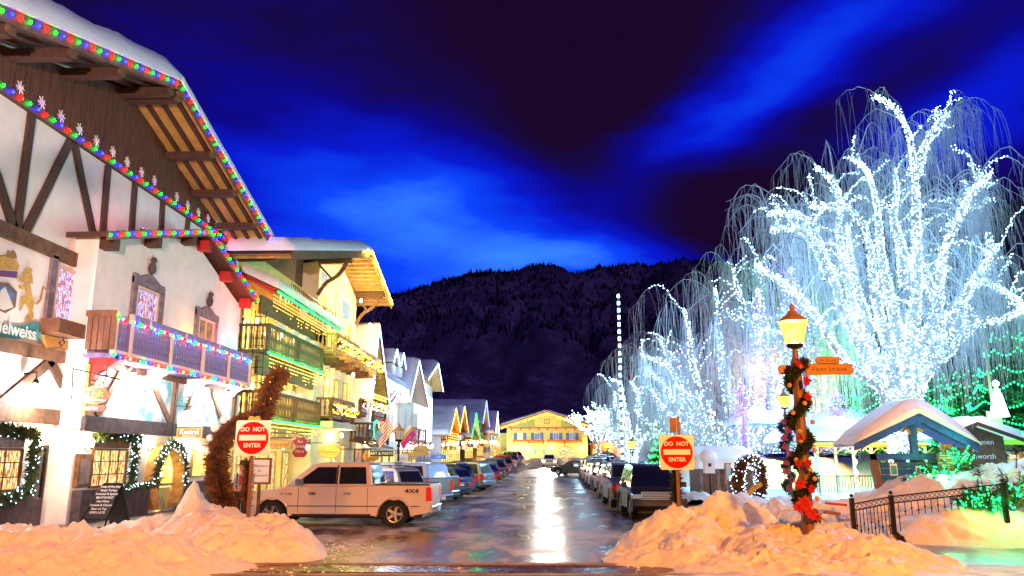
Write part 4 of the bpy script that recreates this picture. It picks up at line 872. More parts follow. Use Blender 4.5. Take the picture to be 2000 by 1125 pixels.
b5 = gable_house('tall narrow white house with rows of small windows and white lights', 82.8, 94.0, -13, 10.2, 12.5, 'stucco',
    [(y, z, .9, 1.5, 'win_blue', W_, 2, 2) for y in (84.5, 87.0, 89.5, 92) for z in (4.2, 7.3)], lights='white', ap=89.9, gl='timber_light', store='win_blue', lp=(.7, .82, 1), lpw=110)
for k in range(6):
    light_string([(-12.85, 83.6+k*1.85, 8.8), (-12.85, 83.6+k*1.85, 3.9)], .15, ['white'], .06, ['nearest', 'second', 'third', 'fourth', 'fifth', 'farthest'][k]+' vertical row of white lights on the tall white house', 'vertical lights of the tall white house', single=False)
light('glow_light', (-11.6, 86, 8.5), (.55, .75, 1), 420, .2, b5); light('glow_light', (-11.6, 91.5, 5.5), (.55, .75, 1), 420, .2, b5)
b6 = gable_house('small orange-lit house with red stripes of lights below a steep snowy gable', 99, 111, -12.5, 4.7+.4, 8.1+.3, 'stucco', [(103, 3.6, 1.2, 1.3, 'win_warm', 'red_paint', 2, 2), (107, 3.6, 1.2, 1.3, 'win_warm', 'red_paint', 2, 2)], lights='warm', gl='orange_panel', lp=(1, .55, .2), lpw=150, store='win_yellow')
for k in range(6): light_string([(-11.6, 99.6+k*2.1, 5.3), (-11.6, 99.6+k*2.1, 2.4)], .16, ['redx', 'warm'], .07, ['nearest', 'second', 'third', 'fourth', 'fifth', 'farthest'][k]+' vertical red and amber stripe of lights on the orange-lit house', 'red light stripes', single=False)
light('glow_light', (-11.2, 105, 6.0), (1, .3, .04), 600, .2, b6)
b7 = gable_house('dark brown timber house with red bulbs behind the orange-lit gable', 112, 123, -12.6, 6.3, 9.4, 'timber_mid', [(115, 4.2, 1.4, 1.3, 'win_warm', W_, 2, 2), (119.5, 4.2, 1.4, 1.3, 'win_warm', W_, 2, 2)], lights='warm', lp=(1, .6, .25), lpw=120)
b8 = gable_house('brown timber house whose small snowy gable glows green', 126, 141, -12.2, 5.5, 9.3, 'timber_mid', [(129, 3.6, 1.4, 1.5, 'win_warm', W_, 2, 2), (134, 3.6, 1.4, 1.5, 'win_yellow', W_, 2, 2), (138, 3.6, 1.4, 1.5, 'win_warm', W_, 2, 2)], lights='aqua', gl='teal_paint', lp=(1, .68, .25), lpw=200)
light('glow_light', (-10.9, 133.5, 7.0), (.05, 1, .25), 500, .2, b8)
b9 = gable_house('large far house with a broad blue-lit snow roof and orange-lit front', 144, 160, -11.8, 8.4, 12.6, 'orange_panel', [(147, 5.2, 1.4, 1.6, 'win_warm', W_, 2, 2), (153, 5.2, 1.4, 1.6, 'win_yellow', W_, 2, 2), (157, 5.2, 1.4, 1.6, 'win_warm', W_, 2, 2)], lights='cool', lp=(1, .6, .2), lpw=260, depth=15)
b10 = gable_house('farthest house of the row with cyan and white lights', 162, 175, -10.6, 7.2, 11.4, 'stucco', [(165, 5, 1.4, 1.5, 'win_blue', W_, 2, 2), (171, 5, 1.4, 1.5, 'win_blue', W_, 2, 2)], lights='white', gl='teal_paint', lp=(.4, .95, 1), lpw=400)
light('glow_light', (-9.6, 168, 6.2), (.2, .8, 1), 260, .2, b10)
# ================================================================ YELLOW BUILDING CLOSING THE STREET
yb = thing('yellow_guesthouse', 'yellow building with a broad snowy gable closing the far end of the street', 'building', (1, 180, 2))
YF = 180.0; T8 = frameY(YF)
MB().box(-8.0, 10.0, YF, YF+14, 1.5, 8.9).build('wall', 'stucco_yellow', yb)
MB().prism([(-8.0, YF-.02, 8.9), (10.0, YF-.02, 8.9), (1.0, YF-.02, 11.7)], (0, 13, 0)).build('gable_wall', 'stucco_yellow', yb)
mat('boards_green', (.40, .42, .16), .7, .2, 4)
for k in range(30):
    x = -7.8+k*.6
    if 1.0-3.4 < x < 1.0+2.9: continue
    z1 = 8.95+2.7*(1-abs(x+.3-1.0)/9.0)
    MB().box(x, x+.56, YF-.16, YF-.03, 8.6, max(8.9, z1-.1)).build('gable_board', 'boards_green', yb)
for s, x1 in ((1, 11.4), (-1, -9.4)):
    a = Vector((1.0, YF-1.2, 12.0)); c = Vector((x1, YF-1.2, 12.0-abs(x1-1)*.31))
    MB().prism([a, c, c+Vector((0, 0, .15)), a+Vector((0, 0, .15))], (0, 14, 0)).build('roof', 'roof_dark', yb)
    MB().prism([a-Vector((0, 0, .25)), c-Vector((0, 0, .25)), c+Vector((0, 0, .2)), a+Vector((0, 0, .2))], (0, -.1, 0)).build('fascia', 'red_paint', yb)
    snow_slab(a+Vector((0, -.15, .2)), c+Vector((s*.2, -.15, .2)), c+Vector((s*.2, 14, .2)), a+Vector((0, 14, .2)), .55, (24, 10), .4, .2).build('roof_snow', 'snow', yb, smooth=True)
    icicles([a+Vector((0, -.3, -.15)), c+Vector((0, -.3, -.15))], .28, .8, .2, 'warm', .09, 'warm icicle lights under the '+('right' if s > 0 else 'left')+' roof slope of the yellow building', 'lights of the yellow building')
MB().box(-8.1, 10.1, YF-.12, YF-.01, 8.42, 8.6).build('beam', 'red_paint', yb)
for k in range(9): MB().box(-7+k*2.0, -6.8+k*2.0, YF-.4, YF, 8.0, 8.4).build('corbel', 'red_paint', yb)
for x in (-5.0, -1.2, 3.0, 6.6):
    window(T8, x-.65, x+.65, 5.9, 7.4, yb, fm=W_, pm='win_blue' if x != -5 else 'win_yellow', nx=2, nz=1, fwid=.1)
    for s in (-1, 1): MB().box(x+s*1.02-.35, x+s*1.02+.35, YF-.08, YF-.01, 5.9, 7.4).build('shutter', 'blue_paint', yb)
def far_balc(x0, x1):
    MB().box(x0, x1, YF-.9, YF, 5.1, 5.25).build('balcony_floor', 'orange_panel', yb); MB().box(x0, x1, YF-.95, YF-.85, 5.65, 5.8).build('balcony_rail', 'red_paint', yb)
    x = x0+.1
    while x < x1: MB().box(x-.06, x+.06, YF-.93, YF-.87, 5.25, 5.65).build('baluster', 'orange_panel', yb); x += .3
    for x in (x0, (x0+x1)/2, x1): MB().box(x-.1, x+.1, YF-.98, YF-.82, 4.7, 5.85).build('balcony_post', 'red_paint', yb)
far_balc(-6.4, .2); far_balc(1.2, 8.6)
arch(T8, 5.1, 5.0, 2.0, 4.6, 'timber_light', 'arch_frame', yb, .1); arch(T8, 5.1, 4.5, 2.0, 4.4, 'win_shop', 'arched_window', yb, .14)
window(T8, -1.4, -.1, 2.8, 4.0, yb, fm=W_, pm='win_warm', nx=2, nz=2)
for s in (-1, 1): MB().box(-.75+s*1.05-.32, -.75+s*1.05+.32, YF-.08, YF-.01, 2.8, 4.0).build('shutter', 'teal_paint', yb)
window(T8, .4, 1.6, 9.4, 10.4, yb, fm='timber', pm='win_dim', nx=2, nz=1)
MB().lathe([(.45, -.05), (.45, .05)], (1.0, 0, 0), 16).T
for (x, z) in ((-3.4, 4.0), (-6, 3.9), (1.9, 4.2), (8.6, 4.1)):
    f_ = MB().ball((x, YF-1.0, z), .22, 8, 6).build('wall_lamp', 'lamp_white', yb); light('lamp_light', (x, YF-1.5, z), (1, .78, .25), 420, .2, f_)
for x, y_, z, P in ((1, YF-4, 9.6, 160), (-5, YF-5, 7.0, 260), (5, YF-5, 7.0, 260)): light('glow_light', (x, y_, z), (1, .8, .3), P, .4, yb)
MB().box(-10.4, -8.05, YF+1, YF+9, 1.5, 7.4).build('side_wing', 'stucco_yellow', yb)
def small_shop(x0, x1, Y, ze, za, wall, label, pm, c, P):
    t = thing('gabled_shop', label, 'shop', ((x0+x1)/2, Y, 2)); MB().box(x0, x1, Y, Y+8, 1.4, ze).build('wall', wall, t)
    MB().prism([(x0-.4, Y-.5, ze), (x1+.4, Y-.5, ze), ((x0+x1)/2, Y-.5, za)], (0, 8, 0)).build('gable', wall, t)
    for s, a in ((-1, x0-.6), (1, x1+.6)): snow_slab(((x0+x1)/2, Y-.7, za+.05), (a, Y-.7, ze-.1), (a, Y+8, ze-.1), ((x0+x1)/2, Y+8, za+.05), .4, (10, 8), .3).build('roof_snow', 'snow', t, smooth=True)
    n = 3
    for i in range(n): w = (x1-x0)/n; window(frameY(Y), x0+i*w+.2, x0+(i+1)*w-.2, 2.2, 4.0, t, fm='timber', pm=pm, nx=2, nz=1, name='shop_window')
    f_ = MB().ball(((x0+x1)/2, Y-.8, ze-.4), .2, 8, 6).build('wall_lamp', 'lamp_white', t); light('lamp_light', ((x0+x1)/2, Y-1.4, ze-.3), c, P, .2, f_)
small_shop(-15.2, -9.6, 183, 5.2, 7.0, 'orange_panel', 'small orange gabled shop left of the yellow building', 'win_warm', (1, .55, .2), 420)
small_shop(10.8, 19.0, 182, 4.8, 6.6, 'orange_panel', 'low orange-lit shop right of the yellow building behind the white-lit tree', 'win_warm', (1, .5, .12), 420)
# ================================================================ VEHICLES
def paint(n, c, metal=.35): return mat('paint_'+n, c, .28, metal=metal, coat=.6)
paint('pearl', (.72, .60, .52), .15); paint('silver', (.42, .42, .44)); paint('bluegrey', (.34, .42, .50)); paint('green', (.12, .30, .20)); paint('navy', (.03, .05, .12)); paint('blue', (.06, .14, .30))
paint('black', (.03, .028, .03)); paint('red', (.40, .02, .04)); paint('brown', (.16, .10, .07)); paint('tan', (.36, .28, .22)); paint('white', (.7, .7, .72), .1); paint('purple', (.10, .07, .18)); paint('grey', (.14, .14, .15))
WHEEL = {}
def wheel_mesh(r):
    if r in WHEEL: return WHEEL[r]
    t = MB(Matrix.Rotation(math.pi/2, 4, 'X')); t.lathe([(r*.62, -.11), (r*.93, -.12), (r, -.07), (r, .07), (r*.93, .12), (r*.62, .11)], (0, 0, 0), 22)
    rm = MB(Matrix.Rotation(math.pi/2, 4, 'X')); rm.lathe([(r*.63, .10), (r*.63, .125), (r*.56, .118), (r*.54, .05), (.02, .05)], (0, 0, 0), 20)
    for k in range(5):
        a = k*2*math.pi/5; rm.beam((.04*math.cos(a), .04*math.sin(a), .10), (r*.58*math.cos(a), r*.58*math.sin(a), .112), .085, .035)
    rm.lathe([(.075, .08), (.07, .135), (.01, .14)], (0, 0, 0), 10)
    WHEEL[r] = (t.mesh('tyre', 'rubber', False), rm.mesh('rim', 'alloy')); return WHEEL[r]
def vehicle(kind, label, pm, x, y, yaw, L=4.7, Wd=1.85, H=1.7, lights_on=False, group='parked vehicles'):
    z0 = gz(y); Wm = Matrix.Translation((x, y, z0)) @ Matrix.Rotation(yaw, 4, 'Z')
    t = link('pickup_truck' if 'pickup' in kind else 'parked_car', None, None, Wm, label, 'pickup truck' if 'pickup' in kind else 'car', group)
    h = L/2; pm = 'paint_'+pm; CURW[0] = Wm
    r = .40 if 'pickup' in kind else .35
    xf, xr = (h-.93, -h+1.12) if 'pickup' in kind else (h-.88, -h+.95)
    sill = .36 if 'pickup' in kind else .28
    if 'pickup' in kind: belt = 1.24; top = [(-h, 1.27), (-1.15, 1.27), (-1.15, 1.24), (1.55, 1.22), (1.9, 1.16), (h-.12, 1.06), (h-.02, .95)]; GH = [(-1.12, belt), (-1.0, H-.05), (-.9, H), (.55, H), (.85, H-.06), (1.66, belt-.02)]
    elif kind == 'suv': belt = 1.02; top = [(-h+.02, 1.0), (-h+.1, belt), (1.15, belt-.01), (1.5, .98), (h-.2, .88), (h-.04, .75)]; GH = [(-h+.10, belt), (-h+.42, H-.08), (-h+.6, H), (.1, H), (.45, H-.06), (1.25, belt-.02)]
    else: belt = .92; top = [(-h+.02, .9), (-h+.15, belt+.03), (-1.5, belt+.02), (1.0, belt-.01), (1.5, .86), (h-.2, .74), (h-.04, .62)]; GH = [(-h+.35, belt), (-1.1, H-.05), (-.9, H), (-.05, H), (.3, H-.05), (1.2, belt-.02)]
    def arc(cx, ra): return [(cx+ra*math.cos(math.pi*i/10), .33+ra*math.sin(math.pi*i/10)) for i in range(11)]
    ra = r+.14
    bot = [(h-.02, .45), (h-.12, sill)]+[(a, max(b, sill)) for a, b in arc(xf, ra)]+[(a, max(b, sill)) for a, b in arc(xr, ra)]+[(-h+.1, sill+.08), (-h, .5)]
    out = top+bot; n = len(out); cxm = sum(p[0] for p in out)/n; b = MB(); V = []
    for yy, ins in ((-Wd/2, .0), (-Wd/2+.07, 1), (Wd/2-.07, 1), (Wd/2, 0)):
        for (px, pz) in out:
            if ins: V.append((px, yy, pz))
            else: V.append((px*(1-.015), yy, pz-(.05 if pz > .85 else 0)))
    F = [tuple(range(n)), tuple(range(4*n-1, 3*n-1, -1))]
    for k in range(3): F += [(k*n+i, k*n+(i+1) % n, (k+1)*n+(i+1) % n, (k+1)*n+i) for i in range(n)]
    b.add(V, F); b.build('body', pm, t, bevel=.03)
    def yw(z): return Wd/2-.09-(z-belt)*.26
    g = MB(); m = len(GH); g.add([(a, -yw(c), c) for a, c in GH]+[(a, yw(c), c) for a, c in GH], [tuple(range(m-1, -1, -1)), tuple(range(m, 2*m))]+[(i, (i+1) % m, (i+1) % m+m, i+m) for i in range(m)]); g.build('cab' if 'pickup' in kind else 'roof', pm, t, bevel=.035)
    MB().box(-h+.3, h-.3, -Wd/2+.22, Wd/2-.22, sill-.08, .85).build('underbody', 'black', t)
    def sidewin(pts):
        for s in (-1, 1):
            P = [(a, s*(yw(c)+.004), c) for a, c in pts]; MB().prism(P, (0, s*.008, 0)).build('side_window', 'glass_dark', t)
    zt = H-.13; zb = belt+.05
    if 'pickup' in kind: sidewin([(-.92, zb), (-.05, zb), (-.05, zt), (-.85, zt)]); sidewin([(.05, zb), (1.33, zb), (.66, zt), (.05, zt)])
    elif kind == 'suv': sidewin([(-h+.38, zb), (-1.05, zb), (-1.05, zt), (-h+.55, zt)]); sidewin([(-.95, zb), (-.1, zb), (-.1, zt), (-.95, zt)]); sidewin([(0, zb), (1.0, zb), (.36, zt), (0, zt)])
    else: sidewin([(-h+.75, zb), (-.3, zb), (-.3, zt), (-1.0, zt)]); sidewin([(-.2, zb), (.9, zb), (.22, zt), (-.2, zt)])
    def glass(i, j, nm, f=.1):
        a, c = GH[i], GH[j]; p0 = (a[0]+(c[0]-a[0])*f, a[1]+(c[1]-a[1])*f); p1 = (a[0]+(c[0]-a[0])*(1-f*.8), a[1]+(c[1]-a[1])*(1-f*.8))
        d = Vector((c[1]-a[1], 0, -(c[0]-a[0]))).normalized(); d = d if (d.x > 0) == (a[0] > 0) else -d
        MB().prism([Vector((p0[0], -yw(p0[1])+.10, p0[1]))+d*.003, Vector((p0[0], yw(p0[1])-.10, p0[1]))+d*.003, Vector((p1[0], yw(p1[1])-.08, p1[1]))+d*.003, Vector((p1[0], -yw(p1[1])+.08, p1[1]))+d*.003], d*.01).build(nm, 'glass_dark', t)
    glass(m-1, m-2, 'windshield'); glass(0, 1, 'rear_window', .12)
    wm_, rm_ = wheel_mesh(r)
    for wx in (xf, xr):
        for s in (-1, 1):
            w_ = link('wheel', wm_, t, Wm @ Matrix.Translation((wx, s*(Wd/2-.14), r)) @ (I4 if s < 0 else Matrix.Rotation(math.pi, 4, 'Z'))); link('rim', rm_, w_, WM[w_.name])
    tw_ = .22 if 'pickup' in kind else .20; tb, tt_ = (.78, 1.2) if 'pickup' in kind else ((.70, 1.05) if kind == 'suv' else (.66, .88))
    for s in (-1, 1):
        b = MB().box(-h-.012, -h+.16, s*Wd/2-(.02 if s < 0 else tw_), s*Wd/2+(tw_ if s < 0 else .02), tb, tt_); b.build('tail_light', 'tail_red', t, bevel=.015)
        b = MB().box(h-.28, h-.005, s*Wd/2-(.008 if s < 0 else .38), s*Wd/2+(.38 if s < 0 else .008), .68 if 'pickup' not in kind else .74, .86 if 'pickup' not in kind else .98); b.build('headlight', 'headlight' if lights_on else 'chrome', t, bevel=.02)
        if not lights_on: MB().box(h-.30, h-.20, s*Wd/2-(.012 if s < 0 else .1), s*Wd/2+(.1 if s < 0 else .012), .7 if 'pickup' not in kind else .76, .84 if 'pickup' not in kind else .96).build('indicator', 'amber', t)
        b = MB(); b.box(.82+.15, 1.08+.15, s*(Wd/2+.02)-.0, s*(Wd/2+.22), belt+.02, belt+.20); b.build('mirror', pm if 'pickup' not in kind else 'chrome', t, bevel=.02)
        for hx in ((-.35, .75) if 'pickup' in kind else (-.6, .5)): MB().box(hx-.11, hx+.11, s*(Wd/2-.01)-.02, s*(Wd/2-.01)+.035, belt-.27, belt-.20).build('door_handle', 'chrome' if 'pickup' in kind else pm, t)
        for dx in ((-.98, 0, 1.18) if 'pickup' in kind else (-.95, 0.02, 1.08)): MB().box(dx-.007, dx+.007, s*Wd/2-.006, s*Wd/2+.003, sill+.08, belt-.06).build('door_seam', 'black', t)
        for wx in (xf, xr):
            a = MB(); a.tube([(wx+(ra+.03)*math.cos(math.pi*i/12), s*(Wd/2-.005), .33+(ra+.03)*math.sin(math.pi*i/12)) for i in range(13)], .032, 6); a.build('wheel_arch', pm if 'pickup' in kind else 'black', t)
    MB().box(h-.06, h+.03, -Wd*.34, Wd*.34, .66, .92).build('grille', 'chrome' if kind != 'car' else 'black', t)
    g_ = MB()
    for k in range(4): g_.box(h+.031, h+.04, -Wd*.32, Wd*.32, .685+k*.06, .715+k*.06)
    g_.build('grille_bars', 'black', t)
    for s, nm in ((1, 'front_bumper'), (-1, 'rear_bumper')): MB().box(s*h-(.10 if s > 0 else .05), s*h+(.05 if s > 0 else .12), -Wd/2+.04, Wd/2-.04, .42, .64).build(nm, 'chrome' if 'pickup' in kind else pm, t, bevel=.03)
    MB().box(-h-.125, -h-.12, -.18, .18, .46, .60).build('number_plate', 'white_trim', t) if 'pickup' in kind else MB().box(-h-.01, -h-.004, -.2, .2, .72, .84).build('number_plate', 'white_trim', t)
    if kind == 'suv':
        for s in (-1, 1): MB().tube([(-h+.7, s*(Wd/2-.32), H-.01), (-h+.8, s*(Wd/2-.32), H+.05), (-.1, s*(Wd/2-.32), H+.05), (.0, s*(Wd/2-.32), H-.01)], .018, 5).build('roof_rail', 'black', t)
    if 'pickup' in kind:
        MB().box(-h+.08, -1.2, -Wd/2+.12, Wd/2-.12, 1.25, 1.285).build('bed_cover', 'black', t)
        MB().box(-h-.006, -h, -.7, .7, .75, 1.2).build('tailgate', pm, t)
    if kind == 'pickup_cap':
        GG = [(-h+.05, 1.28), (-h+.22, H-.04), (-1.3, H), (-1.2, 1.28)]
        g = MB(); g.add([(a, -yw(c)-.0, c) for a, c in GG]+[(a, yw(c), c) for a, c in GG], [(3, 2, 1, 0), (4, 5, 6, 7)]+[(i, (i+1) % 4, (i+1) % 4+4, i+4) for i in range(4)]); g.build('bed_canopy', pm, t, bevel=.04)
        for s in (-1, 1): MB().prism([(a, s*(yw(c)+.004), c) for a, c in ((-h+.3, 1.38), (-1.35, 1.38), (-1.38, H-.14), (-h+.42, H-.14))], (0, s*.008, 0)).build('side_window', 'glass_dark', t)
    # thin snow left on the roof
    MB().grid(lambda u, v: (GH[2][0]+.08+(GH[3][0]-GH[2][0]-.16)*u, (-yw(H)+.08)+(2*yw(H)-.16)*v, H+.004+.03*max(0, fbm(u*3+x, v*2+y, 1))), 14, 8).build('roof_frost', 'snow', t)
    CURW[0] = I4; return t, Wm
pi = math.pi
tk, Wt = vehicle('pickup', 'pinkish white crew-cab pickup truck standing side-on behind the left snow pile', 'pearl', -6.35, 26.0, pi-.02, 5.9, 2.0, 1.93)
text('4X4', .17, Wt @ Matrix.Translation((-2.35, 1.012, 1.08)) @ Matrix.Rotation(pi, 4, 'Z') @ Matrix.Rotation(pi/2, 4, 'X'), 'black', tk, .004, bold=.004, sx=1.5)
text('F-150', .10, Wt @ Matrix.Translation((1.55, 1.012, .99)) @ Matrix.Rotation(pi, 4, 'Z') @ Matrix.Rotation(pi/2, 4, 'X'), 'black', tk, .004, sx=1.6)
link('fuel_flap', MB().lathe([(.085, 0), (.08, .012)], (0, 0, 0), 14).mesh('fuel_flap', 'paint_pearl'), tk, Wt @ Matrix.Translation((-1.25, 1.0, 1.0)) @ Matrix.Rotation(-pi/2, 4, 'X'))
CURW[0] = Wt
for s_ in (-1, 1):
    MB().box(-2.6, 2.7, s_*1.0-.012, s_*1.0+.012, .62, .645).build('side_trim', 'black', tk)
    MB().box(-1.1, 1.35, s_*.99-.02, s_*.99+.03, .34, .40).build('running_board', 'black', tk)
    MB().box(-2.9, -1.18, s_*.96-.05, s_*.96+.04, 1.27, 1.30).build('bed_rail_cap', 'black', tk)
    MB().beam((.02, s_*.90, 1.27), (.02, s_*.74, 1.86), .05, .02, (0, 1, 0)).build('door_pillar', 'black', tk)
    MB().box(-1.13, -1.12, s_*.8-.06, s_*.8+.06, 1.3, 1.5).build('cab_edge', 'black', tk)
MB().tube([(1.75, .85, 1.2), (1.6, .85, 1.75)], .006, 4).build('aerial', 'black', tk)
CURW[0] = I4
a = pi-.42
vehicle('suv', 'silver SUV half hidden behind the tail of the white pickup truck', 'silver', -6.6, 29.6, a, 4.8, 1.9, 1.75)
vehicle('pickup_cap', 'pale blue-grey pickup truck with a bed canopy', 'bluegrey', -6.5, 33.3, a, 5.4, 1.9, 1.9)
vehicle('pickup', 'green pickup truck just beyond the truck with the canopy', 'green', -6.6, 37.3, a, 5.3, 1.9, 1.75)
vehicle('car', 'dark teal sedan parked between the green pickup and the blue hatchback', 'navy', -6.1, 40.8, a, 4.7, 1.8, 1.45)
vehicle('suv', 'blue hatchback beside the dark teal sedan in the left row', 'blue', -6.1, 44.5, a, 4.5, 1.8, 1.55)
vehicle('suv', 'dark SUV nose in to the left kerb beside the silver one with bright wheels', 'navy', -6.4, 48.6, a, 4.7, 1.85, 1.75)
vehicle('suv', 'silver SUV with a bright wheel midway along the left row', 'silver', -5.6, 53.0, a, 4.8, 1.9, 1.8)
vehicle('suv', 'dark purple SUV beyond the silver one of the left row', 'purple', -6.1, 58.0, a, 4.8, 1.9, 1.8)
vehicle('car', 'small red car peeking out of the left row', 'red', -5.7, 63.5, a, 4.4, 1.8, 1.5)
for i, (y, p_, l_) in enumerate(((69, 'brown', 'dark brown car beyond the small red car'), (75, 'black', 'black car third beyond the small red car'), (82, 'grey', 'grey car in the far part of the left row'), (90, 'brown', 'brown car far down the left row under the amber lights'), (99, 'silver', 'silver car far down the left row'), (109, 'black', 'black car near the far end of the left row'), (120, 'bluegrey', 'pale car at the far end of the left row'), (133, 'silver', 'last pale car of the left row before the yellow building'))):
    vehicle('suv' if i % 2 else 'car', l_, p_, -5.6, y, a, 4.6, 1.85, 1.7 if i % 2 else 1.5)
b = -pi/2
for i, (x, y, p_, k_, L_, H_, l_) in enumerate(((4.0, 31.0, 'black', 'suv', 4.8, 1.85, 'large dark SUV nearest to the camera in the right row'), (3.75, 37.0, 'grey', 'pickup', 5.6, 1.85, 'dark grey pickup facing us behind the nearest dark SUV'), (4.0, 43.6, 'tan', 'suv', 4.7, 1.75, 'tan SUV third from the front of the right row'), (4.1, 49.8, 'black', 'suv', 4.7, 1.8, 'black SUV fourth from the front of the right row'), (4.1, 55.8, 'silver', 'suv', 4.7, 1.7, 'silver SUV fifth from the front of the right row'), (4.2, 62, 'brown', 'suv', 4.7, 1.7, 'brown SUV sixth from the front of the right row'), (4.3, 68.5, 'tan', 'pickup', 5.3, 1.8, 'tan pickup facing us far along the right row'), (4.4, 76, 'black', 'suv', 4.7, 1.7, 'black SUV second last of the right row facing us'))):
    vehicle(k_, l_, p_, x, y, b+.02, L_, 1.9, H_)
vehicle('car', 'dark car pulling out across the street beyond the right row', 'black', 3.3, 86, pi-.5, 4.7, 1.85, 1.5, group='moving cars')
for i, (x, y, p_) in enumerate(((6.6, 100, 'white'), (7.6, 110, 'bluegrey'), (8.6, 122, 'white'), (9.6, 134, 'silver'), (10.6, 146, 'bluegrey'))):
    vehicle('suv' if i % 2 else 'car', ['white car nearest in the far right lot', 'pale blue car second in the far right lot', 'white car in the middle of the far right lot', 'silver car fourth in the far right lot', 'pale blue car last in the far right lot'][i], p_, x, y, pi-.5, 4.6, 1.85, 1.5, group='parked vehicles')
hc, Wh = vehicle('suv', 'added car whose white headlights stand in for the glare down the road', 'white', .9, 112, -pi/2-.01, 4.7, 1.85, 1.7, lights_on=True, group='moving cars')  # added car; its headlights stand in for the street glare
for s in (-1, 1):
    q = Wh @ Vector((2.45, s*.7, .76)); light('headlight_beam', q, (1, .94, .80), 26000, .25, hc, 'SPOT', (Vector((0, -1, -.012))).to_track_quat('-Z', 'Y').to_matrix(), .5)
# ================================================================ SNOW PILES
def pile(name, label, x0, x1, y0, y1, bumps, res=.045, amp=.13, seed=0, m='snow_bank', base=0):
    nu = int((x1-x0)/res); nv = int((y1-y0)/res)
    def f(u, v):
        x = x0+(x1-x0)*u; y = y0+(y1-y0)*v
        wx = x+.35*noise.noise((x*.9, y*.9, seed)); wy = y+.35*noise.noise((x*.9, y*.9, seed+9)); h = 0
        for (cx, cy, hh, rx, ry, pw) in bumps:
            d = math.sqrt(((wx-cx)/rx)**2+((wy-cy)/ry)**2)
            if d < 1.6: h = max(h, hh*(1-min(1, d/1.15)**pw)) if d < 1.15 else h
        e = min(1, h/.35)
        if h > 0:
            c = noise.voronoi((x*2.3+seed, y*2.3, h*2.3))[0]; c2 = noise.voronoi((x*6+seed, y*6, h*6))[0]
            c3 = noise.voronoi((x*11+seed, y*11, h*11))[0]; h += e*(amp*1.2*fbm(x*1.5, y*1.5, seed, 8)+amp*.8*(.25-c[0])+amp*.55*(.22-c2[0])+amp*.5*(.2-c3[0])+.35*amp*fbm(x*12, y*12, h*9, 3))
        px = x+e*.10*noise.noise((x*4, y*4, 5+seed)); py = y+e*.14*noise.noise((x*4, y*4, 15+seed))
        return (px, py, base+h-.02)
    return MB().grid(f, nu, nv).build(name, m, None, smooth=True, label=label, cat='snow pile', group='snow piles at the crossing')
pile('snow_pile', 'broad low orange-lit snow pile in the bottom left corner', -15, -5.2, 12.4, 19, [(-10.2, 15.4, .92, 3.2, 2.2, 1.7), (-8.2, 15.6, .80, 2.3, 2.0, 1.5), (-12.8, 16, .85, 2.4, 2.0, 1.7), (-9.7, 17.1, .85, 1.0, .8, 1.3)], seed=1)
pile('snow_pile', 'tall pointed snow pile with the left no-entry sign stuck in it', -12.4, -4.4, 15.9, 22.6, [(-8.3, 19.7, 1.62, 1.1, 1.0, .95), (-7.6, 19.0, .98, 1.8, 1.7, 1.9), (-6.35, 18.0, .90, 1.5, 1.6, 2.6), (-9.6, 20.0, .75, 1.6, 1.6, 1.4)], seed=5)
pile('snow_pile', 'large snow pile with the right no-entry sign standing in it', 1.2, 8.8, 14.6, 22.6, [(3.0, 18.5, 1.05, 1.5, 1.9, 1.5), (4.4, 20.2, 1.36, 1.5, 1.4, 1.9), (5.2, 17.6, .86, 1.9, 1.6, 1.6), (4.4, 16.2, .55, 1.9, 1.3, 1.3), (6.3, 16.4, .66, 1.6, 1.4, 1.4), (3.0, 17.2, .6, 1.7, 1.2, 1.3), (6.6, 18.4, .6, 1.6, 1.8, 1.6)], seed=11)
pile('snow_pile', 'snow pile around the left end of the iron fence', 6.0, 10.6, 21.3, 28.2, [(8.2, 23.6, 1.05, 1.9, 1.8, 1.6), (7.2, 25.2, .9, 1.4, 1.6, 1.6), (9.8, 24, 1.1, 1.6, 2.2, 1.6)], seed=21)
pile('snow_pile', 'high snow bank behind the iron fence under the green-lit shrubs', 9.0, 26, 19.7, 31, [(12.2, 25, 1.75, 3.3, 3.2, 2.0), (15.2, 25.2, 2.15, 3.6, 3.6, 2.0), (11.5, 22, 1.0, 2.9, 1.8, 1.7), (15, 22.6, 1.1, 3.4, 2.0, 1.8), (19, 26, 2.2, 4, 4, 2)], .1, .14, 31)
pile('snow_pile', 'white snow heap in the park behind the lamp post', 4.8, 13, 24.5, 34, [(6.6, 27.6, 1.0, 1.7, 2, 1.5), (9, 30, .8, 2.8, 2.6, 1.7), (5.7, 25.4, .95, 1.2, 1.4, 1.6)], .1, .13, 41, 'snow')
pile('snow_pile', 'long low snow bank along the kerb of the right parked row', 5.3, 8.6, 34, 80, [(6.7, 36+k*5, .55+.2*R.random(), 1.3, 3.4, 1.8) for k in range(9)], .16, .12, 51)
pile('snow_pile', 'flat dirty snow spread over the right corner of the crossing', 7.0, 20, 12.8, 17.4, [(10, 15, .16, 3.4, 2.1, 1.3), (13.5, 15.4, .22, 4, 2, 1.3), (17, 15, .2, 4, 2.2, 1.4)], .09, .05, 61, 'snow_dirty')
pile('snow_pile', 'thin ragged snow strip on the road below the right pile', 1.6, 9, 14.0, 17.2, [(4.6, 15.2, .15, 2.8, 1.0, 1.3), (7, 14.9, .14, 2.2, .9, 1.3)], .07, .07, 71, 'snow_dirty')
